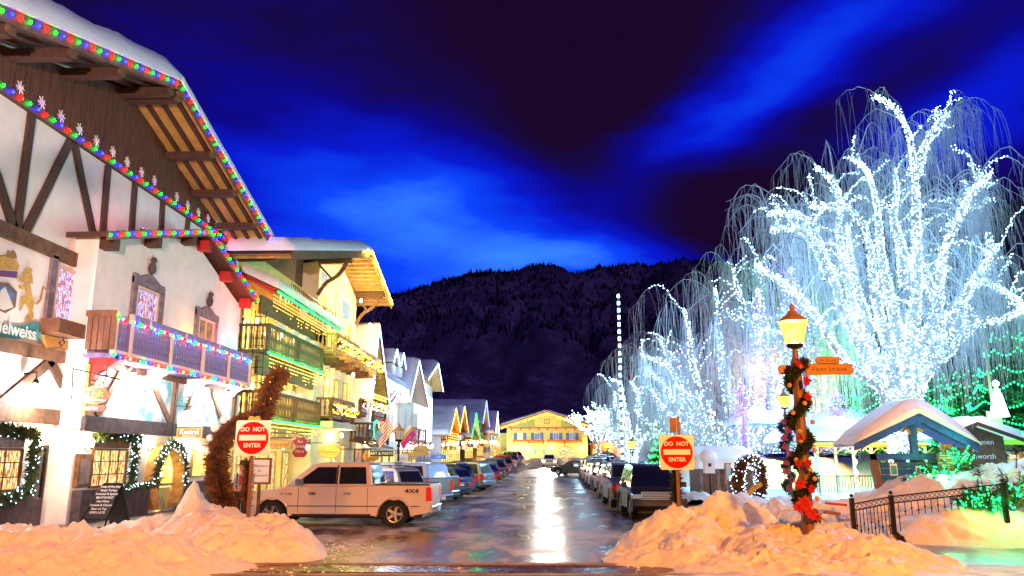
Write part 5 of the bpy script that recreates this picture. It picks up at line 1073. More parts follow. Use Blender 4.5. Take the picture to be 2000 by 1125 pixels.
# loose crumbs of snow around the piles
cr = MB()
for k in range(2600):
    c = R.choice(((-6.5, 15.4, 2), (-5.2, 17.6, 1), (2.2, 17, 1.0), (4.6, 14.6, 2.2), (7.5, 15.2, 2), (-4.6, 19.5, 1.2))); x, y = c[0]+R.gauss(0, c[2]), c[1]+R.gauss(0, .7)
    if y < 13 or -4 < x < 1.4: continue
    s = .010+.034*R.random()**3; cr.octa((x, y, s*.5), s*R.uniform(.8, 1.6), s*.7)
cr.build('snow_crumbs', 'snow', kind='stuff')
# ================================================================ NO-ENTRY SIGNS
def no_entry(X, Y, zc, base, label, rz=0, lean=0):
    t = thing('road_sign', label, 'road sign', (X, Y, 0), 'no-entry signs', rz)
    T = Matrix.Translation((X, Y, 0)) @ Matrix.Rotation(rz, 4, 'Z')
    s = .385; c = .05
    def rr(s, c, y0, y1, m, nm):
        pts = []
        for (cx, cz, a0) in ((s-c, s-c, 0), (-s+c, s-c, 90), (-s+c, -s+c, 180), (s-c, -s+c, 270)):
            for k in range(5): a = math.radians(a0+k*22.5); pts.append((cx+c*math.cos(a), y0, zc+cz+c*math.sin(a)))
        MB(T).prism(pts, (0, y1-y0, 0)).build(nm, m, t)
    rr(s, c, -.06, -.045, 'sign_white', 'panel')
    MB(T).prism([(.355*math.cos(2*pi*i/48), -.067, zc+.355*math.sin(2*pi*i/48)) for i in range(48)], (0, .006, 0)).build('red_disc', 'sign_red', t)
    MB(T).box(-.30, .30, -.073, -.068, zc-.055, zc+.065).build('white_bar', 'sign_white', t)
    text('DO  NOT', .128, T @ TY(0, -.0685, zc+.185), 'sign_white', t, .003, bold=.0035)
    text('ENTER', .128, T @ TY(0, -.0685, zc-.165), 'sign_white', t, .003, bold=.0035)
    p = MB(T); p.box(-.04, .04, -.04, .04, base, zc+.30); p.build('post', 'post_brown', t, bevel=.008)
    for z in (zc+.25, zc-.26): MB(T).octa((0, -.077, z), .012).build('bolt', 'chrome', t)
    return t, T
t, T = no_entry(-6.45, 17.8, 2.52, 0, 'left DO NOT ENTER sign on a rusty post in front of the evergreen arch', .02)
MB(T).prism([(-.15, -.03, 2.90), (.15, -.03, 2.90), (.11, -.03, 3.0), (-.11, -.03, 3.0)], (0, .02, 0)).build('bracket_plate', 'gold', t); MB(T).ball((0, -.0, 3.03), .06, 10, 6).build('cap', 'iron', t)
MB(T).tube([(-.1, 0, 3.02), (0, 0, 3.05), (.1, 0, 3.02)], .012, 5).build('wire_loop', 'iron', t)
t, T = no_entry(3.03, 18.5, 2.21, 0, 'right DO NOT ENTER sign in front of the white-lit willow', -.03)
MB(T).box(-.13, .02, -.05, .02, 2.66, 2.98).build('back_plate', 'post_brown', t); MB(T).box(.03, .10, -.04, .04, 2.6, 3.0).build('post_top', 'post_brown', t)
garland([(-6.58, 17.95, 1.2), (-6.56, 17.95, 1.6), (-6.6, 17.95, 2.0)], .10, 700, 'dark bushy garland tied to the left sign post', 'needle_brown', L=.12)
garland([(3.0, 18.6, 1.15), (3.02, 18.6, 1.5), (3.0, 18.6, 1.85)], .11, 700, 'dark bushy garland tied behind the right sign post', 'needle_dark', L=.12)
# ================================================================ EVERGREEN ARCH (left) and small arch in the park
pth = [atY(a, b_, 21.0) for a, b_ in ((440, 990), (432, 960), (424, 925), (424, 890), (430, 865), (440, 845), (456, 830), (478, 820), (500, 818), (514, 808), (522, 780), (530, 752), (548, 728))]
garland(pth[:6], .27, 9500, 'thick russet evergreen arch curving up behind the left no-entry sign', 'needle_brown', cat='evergreen arch', L=.2, name='evergreen_arch')
garland(pth[5:10], .17, 3600, 'thinner russet evergreen span joining the arch to its plume', 'needle_brown', cat='evergreen arch', L=.16, name='evergreen_span')
garland(pth[8:], .19, 2600, 'upright russet evergreen plume on the right end of the arch', 'needle_brown', cat='evergreen arch', L=.24, name='evergreen_plume', lights=[('orangex', 1)], nl=25)
snow_cap = MB()
for k in range(3, 7): snow_cap.ball(pth[k]+Vector((-.22, -.16, .12)), .10+.02*(k % 2), 8, 5)
snow_cap.build('snow_clump', 'snow', None, label='white snow stuck on the left shoulder of the russet evergreen arch', cat='snow')
c = [atY(a, b_, 30) for a, b_ in ((1445, 965), (1440, 930), (1448, 905), (1466, 897), (1484, 908), (1490, 935), (1484, 965), (1470, 985))]
garland(c, .30, 5500, 'dark topiary arch dotted with white lights by the lamp post', 'needle_brown', cat='topiary', L=.14, name='topiary_arch', lights=[('white', 1)], nl=260)
rb = [atY(a, b_, 29.5) for a, b_ in ((1486, 945), (1470, 953), (1460, 966), (1455, 982))]
MB().tube([p+Vector((0, -.1, 0)) for p in rb], [.08, .1, .1, .07], 8).build('ribbon', 'gold', None, label='yellow ribbon wound round the foot of the dark topiary arch', cat='ribbon')
# ================================================================ STREET LAMPS
def lantern(t, x, y, z, s=1.0, lit=True):
    MB().lathe([(.05*s, 0), (.13*s, .03*s), (.15*s, .08*s), (.10*s, .11*s)], (x, y, z), 12).build('lantern_base', 'iron', t)
    MB().lathe([(.15*s, .11*s), (.235*s, .46*s), (.22*s, .48*s)], (x, y, z), 10).build('lantern_glass', 'lamp_glass' if lit else 'white_trim', t)
    b = MB()
    for k in range(6): a = k*pi/3; b.beam((x+.155*s*math.cos(a), y+.155*s*math.sin(a), z+.11*s), (x+.24*s*math.cos(a), y+.24*s*math.sin(a), z+.47*s), .010*s, .010*s)
    b.build('lantern_cage', 'iron', t)
    MB().lathe([(.25*s, .47*s), (.20*s, .53*s), (.10*s, .60*s), (.06*s, .66*s), (.04*s, .68*s), (.05*s, .72*s), (.01, .80*s)], (x, y, z), 12).build('lantern_cap', 'gold_dark', t)  # bronze colour stands in for orange lamp glow on the cap
def lamp(x, y, zb, zl, label, P, col=(1, .42, .06), s=1.0, r=.085, fl_=True, lit=True, up=0):
    t = thing('street_lamp', label, 'street lamp', (x, y, zb), 'street lamps')
    b = MB().lathe([(.2*s, 0), (.2*s, .25), (.13*s, .4), (r, .7), (r*.8, zl-zb-.35), (.12*s, zl-zb-.3), (.07*s, zl-zb-.2), (.05*s, zl-zb)], (x, y, zb), 10); b.build('post', 'post_brown' if fl_ else 'iron', t)
    lantern(t, x, y, zl, s*1.25, lit)
    if lit: light('lamp_light', (x, y, zl+.3*s), col, P, .12, t)
    return t
def spiral(x, y, z0, z1, r, turns): n = int(turns*10); return [(x+r*math.cos(2*pi*turns*i/n), y+r*math.sin(2*pi*turns*i/n), z0+(z1-z0)*i/n) for i in range(n+1)]
def flower(x, y, z, s, g, label, m='red_paint'):
    b = MB(); 
    for k in range(9):
        a = k*2*pi/9+R.random()*.3; L = s*(.7+.5*R.random()); d = Vector((math.cos(a), -.35, math.sin(a))); e = Vector((-math.sin(a), 0, math.cos(a)))*L*.28
        c = Vector((x, y, z)); b.add([c, c+d*L*.5+e, c+d*L, c+d*L*.5-e, c+d*L*.5+Vector((0, -.03, 0))], [(0, 1, 4), (1, 2, 4), (2, 3, 4), (3, 0, 4)])
    return b.build('bow', m, g)
L1 = lamp(5.38, 17.0, 0, 4.35, 'near street lamp glowing orange with the Alpen Strasse sign on its garlanded post', 1700, r=.13)
g1 = garland(spiral(5.37, 17.0, .9, 4.1, .165, 4.0), .10, 9500, 'evergreen garland with red bows and gold balls spiralling round the near lamp post', 'needle_dark', 'lamp post garlands', L=.105)
for (px, py, s_) in ((1560, 712, .13), (1575, 745, .15), (1577, 775, .12), (1562, 855, .1), (1578, 905, .13), (1558, 905, .12), (1560, 945, .18), (1585, 955, .12), (1570, 985, .22), (1582, 1000, .2), (1560, 990, .18), (1595, 1010, .14)):
    p = atY(px, py, 16.72); flower(p.x, p.y, p.z, s_*.78, g1, '')
ob = MB()
for k in range(16): z = 1.1+k*.19; a = -pi/2+.9*math.sin(k*2.3); ob.ball((5.37+.27*math.cos(a), 17+.27*math.sin(a), z), .05, 8, 6)
ob.build('ornaments', 'gold', g1)
L2 = lamp(11.65, 39, 0, 4.35, 'second street lamp with garland seen just left of the near one', 600, r=.11)
g2 = garland(spiral(11.6, 39, .4, 4.0, .2, 4), .16, 2600, 'evergreen garland with red bows round the second lamp post', 'needle_dark', 'lamp post garlands', L=.17)
for k in range(9): flower(11.5+.15*math.sin(k*2), 38.7, .7+k*.38, .2, g2, '')
for (x, y, z, l_, P) in ((8.5, 77, 2.75, 'nearer of the two lit park lamps right of the pavement row', 500), (9.9, 92, 2.9, 'lit park lamp behind the nearer one beside the willow', 520), (8.9, 112, 3.2, 'lit park lamp at the foot of the farthest white-lit tree', 520), (9.1, 150, 5.0, 'distant lit lamp before the orange shop', 420)):
    lamp(x, y, gz(y), z, l_, P, (1, .62, .22), 1.35, .08)
lamp(-9.75, 54.5, .14, 3.1, 'unlit white-headed street lamp on the left pavement before the cream house', 0, s=1.3, fl_=False, lit=False)
lamp(-9.75, 96, .5, 3.9, 'small dark street lamp on the left pavement by the orange-lit house', 0, s=1.3, fl_=False, lit=False)
lamp(-9.3, 10.6, 0, 4.3, 'added orange lamp on the near left corner, unseen just outside the frame', 1300, (1, .32, .02), r=.12)  # lamp put in out of view to light the left snow
# street name boards on the near lamp
def name_board(px0, px1, pyc, h, Y, s_, label, m='sign_orange', fs=.2, rot=0):
    a, c = atY(px0, pyc, Y), atY(px1, pyc, Y); w = c.x-a.x; xm = (a.x+c.x)/2; z = a.z; t = thing('street_name_sign', label, 'street sign', (xm, Y, z), 'street name boards')
    def shp(e): q = .05; w_, h_ = w/2+e, h/2+e; return [(xm-w_, Y, z-h_+q), (xm-w_+q, Y, z-h_), (xm+w_-q, Y, z-h_), (xm+w_, Y, z-h_+q), (xm+w_, Y, z+h_-q), (xm+w_-q, Y, z+h_), (xm-w_+q, Y, z+h_), (xm-w_, Y, z+h_-q)]
    MB().prism(shp(.022), (0, .03, 0)).build('frame', 'post_brown', t); MB().prism([(a_, b_-.006, c_) for a_, b_, c_ in shp(0)], (0, .006, 0)).build('panel', m, t)
    if s_: text(s_, fs, TY(xm, Y-.010, z), 'black', t, .002)
    return t
name_board(1574, 1664, 721, .19, 16.9, 'Alpen Strasse', 'orange street name board reading Alpen Strasse on the near lamp post', fs=.135)
name_board(1595, 1638, 704, .11, 16.9, '9th Street', 'small upper street name board reading 9th Street', fs=.095)
name_board(1522, 1548, 722, .15, 17.2, '9th', 'street name board sticking out left of the near lamp post', fs=.1)
# ================================================================ MAN FIGURE (carved greeter) behind the left sign
man = thing('person', 'man in a dark hat, white shirt, braces and red tie standing by the shop door', 'person', (-8.95, 24, .15), None)
def skin(name, verts, edges, radii, m, parent, sub=2):
    me = bpy.data.meshes.new(name); me.from_pydata(verts, edges, []); me.materials.append(M[m]); o = link(name, me, parent)
    s = o.modifiers.new('skin', 'SKIN'); me.skin_vertices[0].data[0].use_root = True
    for i, r_ in enumerate(radii): me.skin_vertices[0].data[i].radius = (r_, r_) if isinstance(r_, (int, float)) else r_
    for i in range(1, len(verts)): me.skin_vertices[0].data[i].use_root = False
    q = o.modifiers.new('sub', 'SUBSURF'); q.levels = sub; q.render_levels = sub
    for p in me.polygons: p.use_smooth = True
    return o
mx, my, mz = -8.95, 24, .15
def V(*a): return [(mx+x, my+y, mz+z) for x, y, z in a]
bodyv = V((0, 0, .92), (0, 0, 1.15), (0, 0, 1.38), (0, 0, 1.5), (0, -.01, 1.62), (0, 0, 1.72), (-.1, 0, .88), (-.11, 0, .48), (-.12, .01, .08), (-.12, -.14, .04), (.1, 0, .88), (.11, 0, .48), (.12, .01, .08), (.12, -.14, .04), (-.2, 0, 1.4), (-.27, .02, 1.12), (-.24, -.12, .92), (-.23, -.17, .85), (.2, 0, 1.4), (.28, .02, 1.12), (.26, -.1, .9), (.25, -.15, .83))
E_ = [(0, 1), (1, 2), (2, 3), (3, 4), (4, 5), (0, 6), (6, 7), (7, 8), (8, 9), (0, 10), (10, 11), (11, 12), (12, 13), (2, 14), (14, 15), (15, 16), (16, 17), (2, 18), (18, 19), (19, 20), (20, 21)]
skin('body', bodyv, E_, [.13, .12, .14, .055, .095, .085, .09, .065, .045, .04, .09, .065, .045, .04, .06, .045, .032, .03, .06, .045, .032, .03], 'skin', man)
skin('shirt', V((0, 0, 1.0), (0, 0, 1.2), (0, 0, 1.4), (-.2, 0, 1.41), (-.275, .02, 1.12), (-.25, -.1, .96), (.2, 0, 1.41), (.285, .02, 1.12), (.265, -.09, .94)), [(0, 1), (1, 2), (2, 3), (3, 4), (4, 5), (2, 6), (6, 7), (7, 8)], [.155, .15, .165, .08, .062, .05, .08, .062, .05], 'cloth_white', man)
skin('trousers', V((0, 0, .98), (-.1, 0, .88), (-.11, 0, .48), (-.12, .01, .08), (.1, 0, .88), (.11, 0, .48), (.12, .01, .08)), [(0, 1), (1, 2), (2, 3), (0, 4), (4, 5), (5, 6)], [.155, .12, .095, .075, .12, .095, .075], 'cloth_dark', man)
MB().lathe([(.19, 0), (.19, .015), (.11, .03), (.105, .13), (.06, .15)], (mx, my, mz+1.72), 14).build('hat', 'cloth_dark', man)
MB().prism([(mx-.03, my-.175, mz+1.42), (mx+.03, my-.175, mz+1.42), (mx+.04, my-.185, mz+1.15), (mx, my-.185, mz+1.1), (mx-.04, my-.185, mz+1.15)], (0, .02, 0)).build('tie', 'red_paint', man)
for s in (-1, 1): MB().beam((mx+s*.10, my-.168, mz+1.5), (mx+s*.09, my-.168, mz+1.0), .035, .02, (0, 1, 0)).build('brace', 'cloth_dark', man)
fc = MB(); fc.octa((mx, my-.10, mz+1.615), .018); fc.build('nose', 'skin', man)
for s in (-1, 1): MB().octa((mx+s*.033, my-.088, mz+1.645), .011).build('eye', 'black', man)
MB().box(mx-.03, mx+.03, my-.095, my-.085, mz+1.565, mz+1.575).build('mouth', 'red_paint', man)
wb = thing('notice_board', 'white welcome board in a brown frame just right of the left sign post', 'notice board', (-8.2, 24.4, .15))
p = atY(507, 918, 24.4)
MB().box(p.x-.35, p.x+.35, 24.4, 24.46, p.z-.42, p.z+.36).build('frame', 'post_brown', wb); MB().box(p.x-.29, p.x+.29, 24.39, 24.40, p.z-.36, p.z+.30).build('panel', 'sign_white', wb)
for i, s_ in enumerate(('Willkommen', 'to', 'Leavenworth')): text(s_, .1, TY(p.x, 24.385, p.z+.12-i*.14), 'black', wb, .002)
MB().box(p.x-.04, p.x+.04, 24.43, 24.5, .1, p.z-.4).build('post', 'post_brown', wb)
# ================================================================ TREES WRAPPED IN LIGHTS
def smooth_path(ps, n=5):
    out = []
    for i in range(len(ps)-1):
        p0, p1, p2, p3 = ps[max(i-1, 0)], ps[i], ps[i+1], ps[min(i+2, len(ps)-1)]
        for k in range(n):
            t = k/n; out.append(.5*((2*p1)+(-p0+p2)*t+(2*p0-5*p1+4*p2-p3)*t*t+(-p0+3*p1-3*p2+p3)*t*t*t))
    return out+[ps[-1]]
def willow(limbs, Y, base, label, nstr, strL, P, r0=.34, bul=15, br=.045, bcol='white', tm='twig', group='willows wrapped in white lights', seed=1, lightcol=(.30, .62, 1), arcs=10, arcL=3.0, depth=3.5, sw=.011, bs=1.0, spread=.16):
    rr = random.Random(seed); t = thing('willow_tree', label, 'tree', base, group)
    tb = MB(); tw_ = MB(); B = []; arcsP = []; zs = base[2]
    for li, L in enumerate(limbs):
        dy = rr.uniform(-depth, depth) if li else 0; ps = []
        n = len(L)
        for k, (px, py) in enumerate(L): ps.append(atY(px, py, Y+dy*(k/(n-1))**.8))
        q0 = Vector(base)
        if (ps[0]-q0).length < 5.5: ps = [q0+Vector((rr.uniform(-.15, .15), rr.uniform(-.15, .15), 0))]+ps
        p = smooth_path(ps, 6); N = len(p)
        rad = [max(.02, r0*(1-.9*(k/(N-1))**.7)*(.8 if (ps[0]-q0).length < .5 else .55)) for k in range(N)]
        tb.tube(p, rad, 7)
        pts = along(p, 3.0/bul/1.6)
        tot = len(pts)
        for k, c in enumerate(pts):
            f = k/tot; ra = rad[min(N-1, int(f*N))]+spread*(1.5-f)*(.35+.65*rr.random()+.5*(rr.random() < .12))
            for _ in range(3):
                a = rr.random()*6.283; B.append(c+Vector((math.cos(a)*ra, math.sin(a)*ra, rr.gauss(0, .09))))
        B += []
        # fine side branches that rise and droop
        for k in range(arcs):
            f = .25+.75*rr.random(); c = p[min(N-1, int(f*N))]; az_ = rr.random()*6.283; LL = arcL*rr.uniform(.5, 1.2)
            d = Vector((math.cos(az_), math.sin(az_), 0)); rise = rr.uniform(.25, .75)*LL
            ar = [c+d*LL*(u/8)+Vector((0, 0, rise*math.sin(min(1.0, u/8*1.15)*math.pi*.72)-.3*(u/8)**3*LL)) for u in range(9)]
            ar = [q+Vector((rr.gauss(0, .05), rr.gauss(0, .05), rr.gauss(0, .05))) for q in ar]
            tw_.tube(ar, [.03*(1-u/11) for u in range(9)], 4, False); arcsP.append(ar)
            if k % 3 == 0:
                for c_ in along(ar[:6], 1.6/bul*2.2): B.append(c_+Vector((rr.gauss(0, .05), rr.gauss(0, .05), rr.gauss(0, .05))))
        arcsP.append(p[int(N*.45):]); arcsP.append(p[int(N*.75):])
    for k in range(nstr):
        ar = rr.choice(arcsP); i = rr.randrange(len(ar)); c = ar[i].lerp(ar[min(i+1, len(ar)-1)], rr.random())
        LL = strL*rr.uniform(.35, 1.15); LL = min(LL, max(.4, c.z-zs-.8)); az_ = rr.random()*6.283; o = rr.uniform(.1, .7); d = Vector((math.cos(az_), math.sin(az_), 0))*o
        wob = rr.uniform(-.2, .2); pts = []
        for u in range(5):
            f = u/4; pts.append(c+d*(1-(1-f)**2)+Vector((wob*f*f*.6, .0, .18*o*math.sin(f*3.1)-LL*f*f**.25)))
        w = sw*rr.uniform(.7, 1.2); vs = []
        for u, q in enumerate(pts): ww = w*(1-.12*u); vs += [q+Vector((ww, 0, 0)), q+Vector((-ww*.5, ww*.87, 0)), q+Vector((-ww*.5, -ww*.87, 0))]
        tw_.add(vs, [(u*3+j, u*3+(j+1) % 3, u*3+3+(j+1) % 3, u*3+3+j) for u in range(4) for j in range(3)])
    tb.build('trunk', 'bark', t, smooth=True); tw_.build('hanging_twigs', tm, t, kind='stuff')
    bulbs('light_bulbs', B, 'bulb_'+bcol, br, t)
    for (px, py, dY, k) in P:
        c = atY(px, py, Y+dY); light('glow_light', c, lightcol, k*1.15, .5, t)
    return t, arcsP
big = [[(1762, 800), (1775, 690), (1790, 560), (1790, 440), (1786, 330), (1772, 255), (1742, 205), (1704, 190)], [(1786, 340), (1804, 290), (1830, 245), (1852, 223)],
       [(1768, 720), (1745, 610), (1722, 500), (1712, 400), (1693, 335), (1668, 312)], [(1752, 740), (1712, 590), (1694, 460), (1655, 405), (1622, 402), (1585, 402)],
       [(1740, 760), (1690, 650), (1662, 570), (1640, 470), (1640, 390), (1622, 350), (1592, 325)], [(1715, 740), (1662, 640), (1622, 530), (1592, 455), (1560, 420), (1504, 415)],
       [(1622, 540), (1590, 475), (1552, 445), (1505, 450)], [(1790, 700), (1828, 610), (1842, 500), (1872, 425), (1902, 372), (1937, 337)], [(1852, 450), (1880, 412), (1917, 402)],
       [(1800, 745), (1850, 690), (1900, 640), (1960, 622), (2020, 595)], [(1872, 640), (1880, 585), (1922, 552), (1995, 592)], [(1735, 770), (1655, 710), (1592, 615), (1540, 560), (1476, 518)],
       [(1772, 560), (1760, 480), (1745, 430), (1752, 380), (1748, 330)], [(1835, 590), (1800, 520), (1790, 440)], [(1800, 730), (1870, 600), (1920, 520), (1950, 480)], [(1700, 650), (1672, 560), (1660, 500), (1655, 440)]]
willow(big, 38, atY(1762, 880, 38), 'tallest willow wrapped in white lights rising behind the notice kiosk', 6500, 3.2, [(1760, 560, -5, 420), (1640, 470, -5, 300), (1880, 470, -5, 300), (1780, 330, -4, 240), (1600, 600, -5, 240), (1900, 640, -5, 260), (1750, 700, -5, 300), (1560, 480, -3, 150)], r0=.42, arcs=24, arcL=2.5, sw=.0075, br=.029, bul=52, spread=.11)
will2 = [[(1440, 870), (1425, 800), (1408, 710), (1404, 620), (1396, 560)], [(1450, 870), (1470, 780), (1480, 660), (1490, 570), (1482, 515)], [(1432, 870), (1382, 800), (1352, 710), (1345, 640), (1334, 602)],
         [(1450, 880), (1505, 780), (1530, 700), (1540, 640)], [(1405, 608), (1460, 630), (1500, 645), (1545, 650)], [(1460, 640), (1440, 560), (1432, 525)], [(1500, 780), (1495, 700), (1505, 620)]]
willow(will2, 56, atY(1440, 905, 56), 'middle willow wrapped in white lights left of the near lamp post', 2500, 5.0, [(1440, 700, -5, 260), (1380, 640, -4, 150), (1500, 640, -5, 160), (1440, 840, -5, 260)], r0=.45, arcs=14, arcL=3.6, seed=4, br=.047, bul=15, sw=.015, depth=4, spread=.12)
will3 = [[(1420, 880), (1360, 800), (1320, 740), (1300, 690), (1290, 668)], [(1400, 860), (1340, 780), (1310, 720), (1252, 692)], [(1410, 880), (1330, 800), (1292, 745), (1262, 722)], [(1380, 850), (1370, 780), (1360, 720), (1358, 700)],
         [(1420, 880), (1360, 850), (1300, 800), (1270, 760)], [(1350, 790), (1330, 720), (1310, 690)], [(1360, 860), (1310, 850), (1260, 820), (1240, 800)]]
willow(will3, 70, atY(1420, 900, 70), 'willow with long white-lit limbs arching left behind the right no-entry sign', 2000, 5.2, [(1320, 760, -5, 320), (1380, 820, -5, 300), (1280, 720, -4, 180)], r0=.4, arcs=13, arcL=3.6, seed=8, br=.055, bul=14, sw=.018, depth=4, spread=.15)
will4 = [[(1236, 900), (1226, 830), (1216, 780), (1210, 750), (1192, 740)], [(1238, 890), (1250, 820), (1246, 770), (1232, 746)], [(1240, 880), (1280, 830), (1290, 780), (1270, 752)], [(1228, 850), (1205, 800), (1200, 765)], [(1240, 870), (1300, 840), (1330, 800), (1325, 770)]]
willow(will4, 95, atY(1237, 915, 95), 'small far willow lit white above the park lamps', 1300, 4.6, [(1240, 790, -5, 700)], r0=.35, arcs=10, arcL=3.2, seed=12, br=.08, bul=14, sw=.026, depth=3, spread=.25)
will5 = [[(1560, 870), (1555, 760), (1560, 660), (1550, 580), (1530, 530)], [(1560, 850), (1590, 740), (1600, 650), (1585, 600)], [(1550, 850), (1520, 740), (1510, 650), (1500, 600)], [(1570, 850), (1630, 780), (1650, 700), (1640, 650)]]
willow(will5, 64, atY(1560, 900, 64), 'willow lit orange and violet behind the near lamp post', 3000, 7.5, [(1545, 790, -7, 1300), (1600, 740, -6, 700), (1500, 720, -7, 1000)], r0=.4, arcs=15, arcL=4.0, seed=15, br=.08, bul=10, sw=.02, lightcol=(1, .28, .04), group='willows lit in colour', bcol='violet')
def fairy(label, px, py0, py1, Y, w, n, cols, r, seed, group):
    rr = random.Random(seed); a = atY(px, py0, Y); c = atY(px, py1, Y); o = thing('light_tree', label, 'light tree', c, group)
    MB().tube([c, a], [.18, .05], 6).build('trunk', 'bark', o)
    tb = MB()
    for k in range(60):
        z = c.z+(a.z-c.z)*(k/60); ww = w*(1-k/62)**.7*rr.uniform(.7, 1); az_ = rr.random()*6.28
        tb.tube([(c.x, Y, z), (c.x+ww*math.cos(az_), Y+ww*math.sin(az_), z-.3)], [.04, .012], 3, False)
    tb.build('branches', 'bark', o)
    for col, f in cols:
        P = []
        for k in range(int(n*f)):
            h = rr.random()**1.2; ww = w*(1-h)**.6; az_ = rr.random()*6.283; q = math.sqrt(rr.random()); P.append(Vector((c.x+ww*q*math.cos(az_), Y+ww*q*math.sin(az_), c.z+(a.z-c.z)*h)))
        bulbs('light_bulbs', P, 'bulb_'+col, r, o)
    light('glow_light', (c.x, Y-w*.8, (a.z+c.z)/2), (.25, .15, 1), 300, .4, o)
fairy('tree thick with violet and white fairy lights left of the near lamp post', 1500, 560, 885, 52, 1.5, 1100, [('violet', .8), ('white', .2)], .035, 3, 'violet-lit trees')
fairy('broad tree of violet and white fairy lights right behind the near lamp post', 1572, 520, 885, 50, 2.5, 1700, [('violet', .7), ('white', .3)], .034, 5, 'violet-lit trees')
fairy('bluish fairy-light tree below the middle willow', 1455, 740, 895, 48, 1.2, 500, [('violet', .9), ('white', .1)], .035, 6, 'violet-lit trees')
fairy('bluish fairy-light tree between the kiosk and the near lamp', 1640, 760, 880, 46, 1.4, 500, [('violet', .9), ('white', .1)], .033, 9, 'violet-lit trees')
# farthest deciduous tree
def branchy(label, base, H, W2, seed, P):
    rr = random.Random(seed); t = thing('bare_tree', label, 'tree', base, 'bare trees in white lights'); tb = MB(); B = []
    def grow(p, d, L, r, lvl):
        pts = [p]; q = p.copy()
        for k in range(5): d = (d+Vector((rr.gauss(0, .13), rr.gauss(0, .13), rr.gauss(.03, .08)))).normalized(); q = q+d*L/5; pts.append(q.copy())
        tb.tube(pts, [r*(1-.4*k/5) for k in range(6)], 5 if lvl < 3 else 3, False)
        for c in along(pts, .34 if lvl > 0 else .2): B.append(c+Vector((rr.gauss(0, 1), rr.gauss(0, 1), rr.gauss(0, 1))).normalized()*(r+.07))
        if lvl < 5:
            for k in range(4 if lvl == 0 else (3 if lvl < 4 else 2)):
                a = rr.random()*6.283; s = rr.uniform(.55, 1.25); nd = (d+Vector((math.cos(a)*s, math.sin(a)*s, rr.uniform(-.15, .25)))).normalized()
                grow(pts[rr.choice((3, 4, 5))], nd, L*rr.uniform(.62, .82), r*.6, lvl+1)
    grow(Vector(base), Vector((0, 0, 1)), H*.30, .33, 0)
    tb.build('trunk', 'bark', t); bulbs('light_bulbs', B, 'bulb_white', .078, t)
    for p in P: light('glow_light', p, (.55, .8, 1), 400, .5, t)
branchy('round bare tree covered in white lights at the far end of the parked row', (7.6, 112, 1.0), 13.5, 6, 21, [(7.6, 106, 8), (5, 107, 6)])
branchy('smaller bare tree of white lights right of the round one', (12.6, 122, 1.2), 10.5, 5, 33, [(12.6, 117, 7)])
# ---------------- green-lit conifers
def conifer(px, py0, py1, Y, w, label, nl, lit='aqua', r=.05, gl=240, n=2600, seed=0, group='conifers with green light garlands', loops=7):
    rr = random.Random(seed); a = atY(px, py0, Y); c = atY(px, py1, Y); H = a.z-c.z; t = thing('conifer', label, 'tree', c, group)
    MB().tube([c, a], [.2, .03], 7).build('trunk', 'bark', t); b = MB()
    for k in range(n):
        h = rr.random()**1.35; ww = w*(1-h)**.85*(1+.18*math.sin(h*40)); az_ = rr.random()*6.283; L = ww*rr.uniform(.55, 1.05)
        tip = Vector((c.x+L*math.cos(az_), Y+L*math.sin(az_), c.z+H*h-.25*L)); rt_ = tip-Vector((math.cos(az_), math.sin(az_), -.15))*min(L*.6, .9); sd = Vector((-math.sin(az_), math.cos(az_), 0))*.16
        b.add([rt_-sd, rt_+sd, tip], [(0, 1, 2)]); 
        for q in (-1, 1): m_ = rt_.lerp(tip, .5); b.add([m_, rt_.lerp(tip, .8), m_+sd*q*2.0+Vector((0, 0, -.16))], [(0, 1, 2)])
    b.build('crown', 'needle', t, kind='stuff')
    P = []
    for l in range(loops):
        h = .05+.88*l/loops; ww = w*(1-h)**.85*1.03
        for k in range(int(nl/loops*(1-h)*1.6)):
            az_ = k/(nl/loops*(1-h)*1.6)*6.283; P.append(Vector((c.x+ww*math.cos(az_), Y+ww*math.sin(az_), c.z+H*h-.35*abs(math.sin(az_*3+l))*w*.4)))
    bulbs('light_bulbs', P, 'bulb_'+lit, r*1.2, t)
    light('glow_light', (c.x-.4*w, Y-w*1.25, c.z+H*.35), (.02, 1, .30), gl*3, .4, t); light('glow_light', (c.x-.2*w, Y-w*.85, c.z+H*.7), (.02, 1, .30), gl*2.2, .4, t)
conifer(1992, 600, 868, 46, 3.0, 'bright green-lit conifer cut by the right edge of the photo', 520, gl=420, seed=1, n=3400)
conifer(1905, 690, 868, 54, 3.2, 'green-lit conifer between the willow and the right edge', 420, gl=330, seed=2)
conifer(1835, 700, 868, 58, 3.2, 'green-lit conifer seen through the right limbs of the willow', 420, gl=330, seed=3)
conifer(1725, 690, 868, 58, 3.0, 'green-lit conifer behind the trunk of the tall willow', 420, gl=330, seed=4)
conifer(1660, 740, 868, 60, 2.6, 'low green-lit conifer left of the willow trunk', 320, gl=260, seed=5)
conifer(1782, 680, 868, 60, 3.0, 'green-lit conifer peeping between the willow limbs', 420, gl=300, seed=6)
conifer(1300, 830, 905, 74, 1.8, 'small dark conifer with red and green lights in the park', 160, lit='greenx', gl=60, n=900, seed=7, group='small conifers', loops=5)
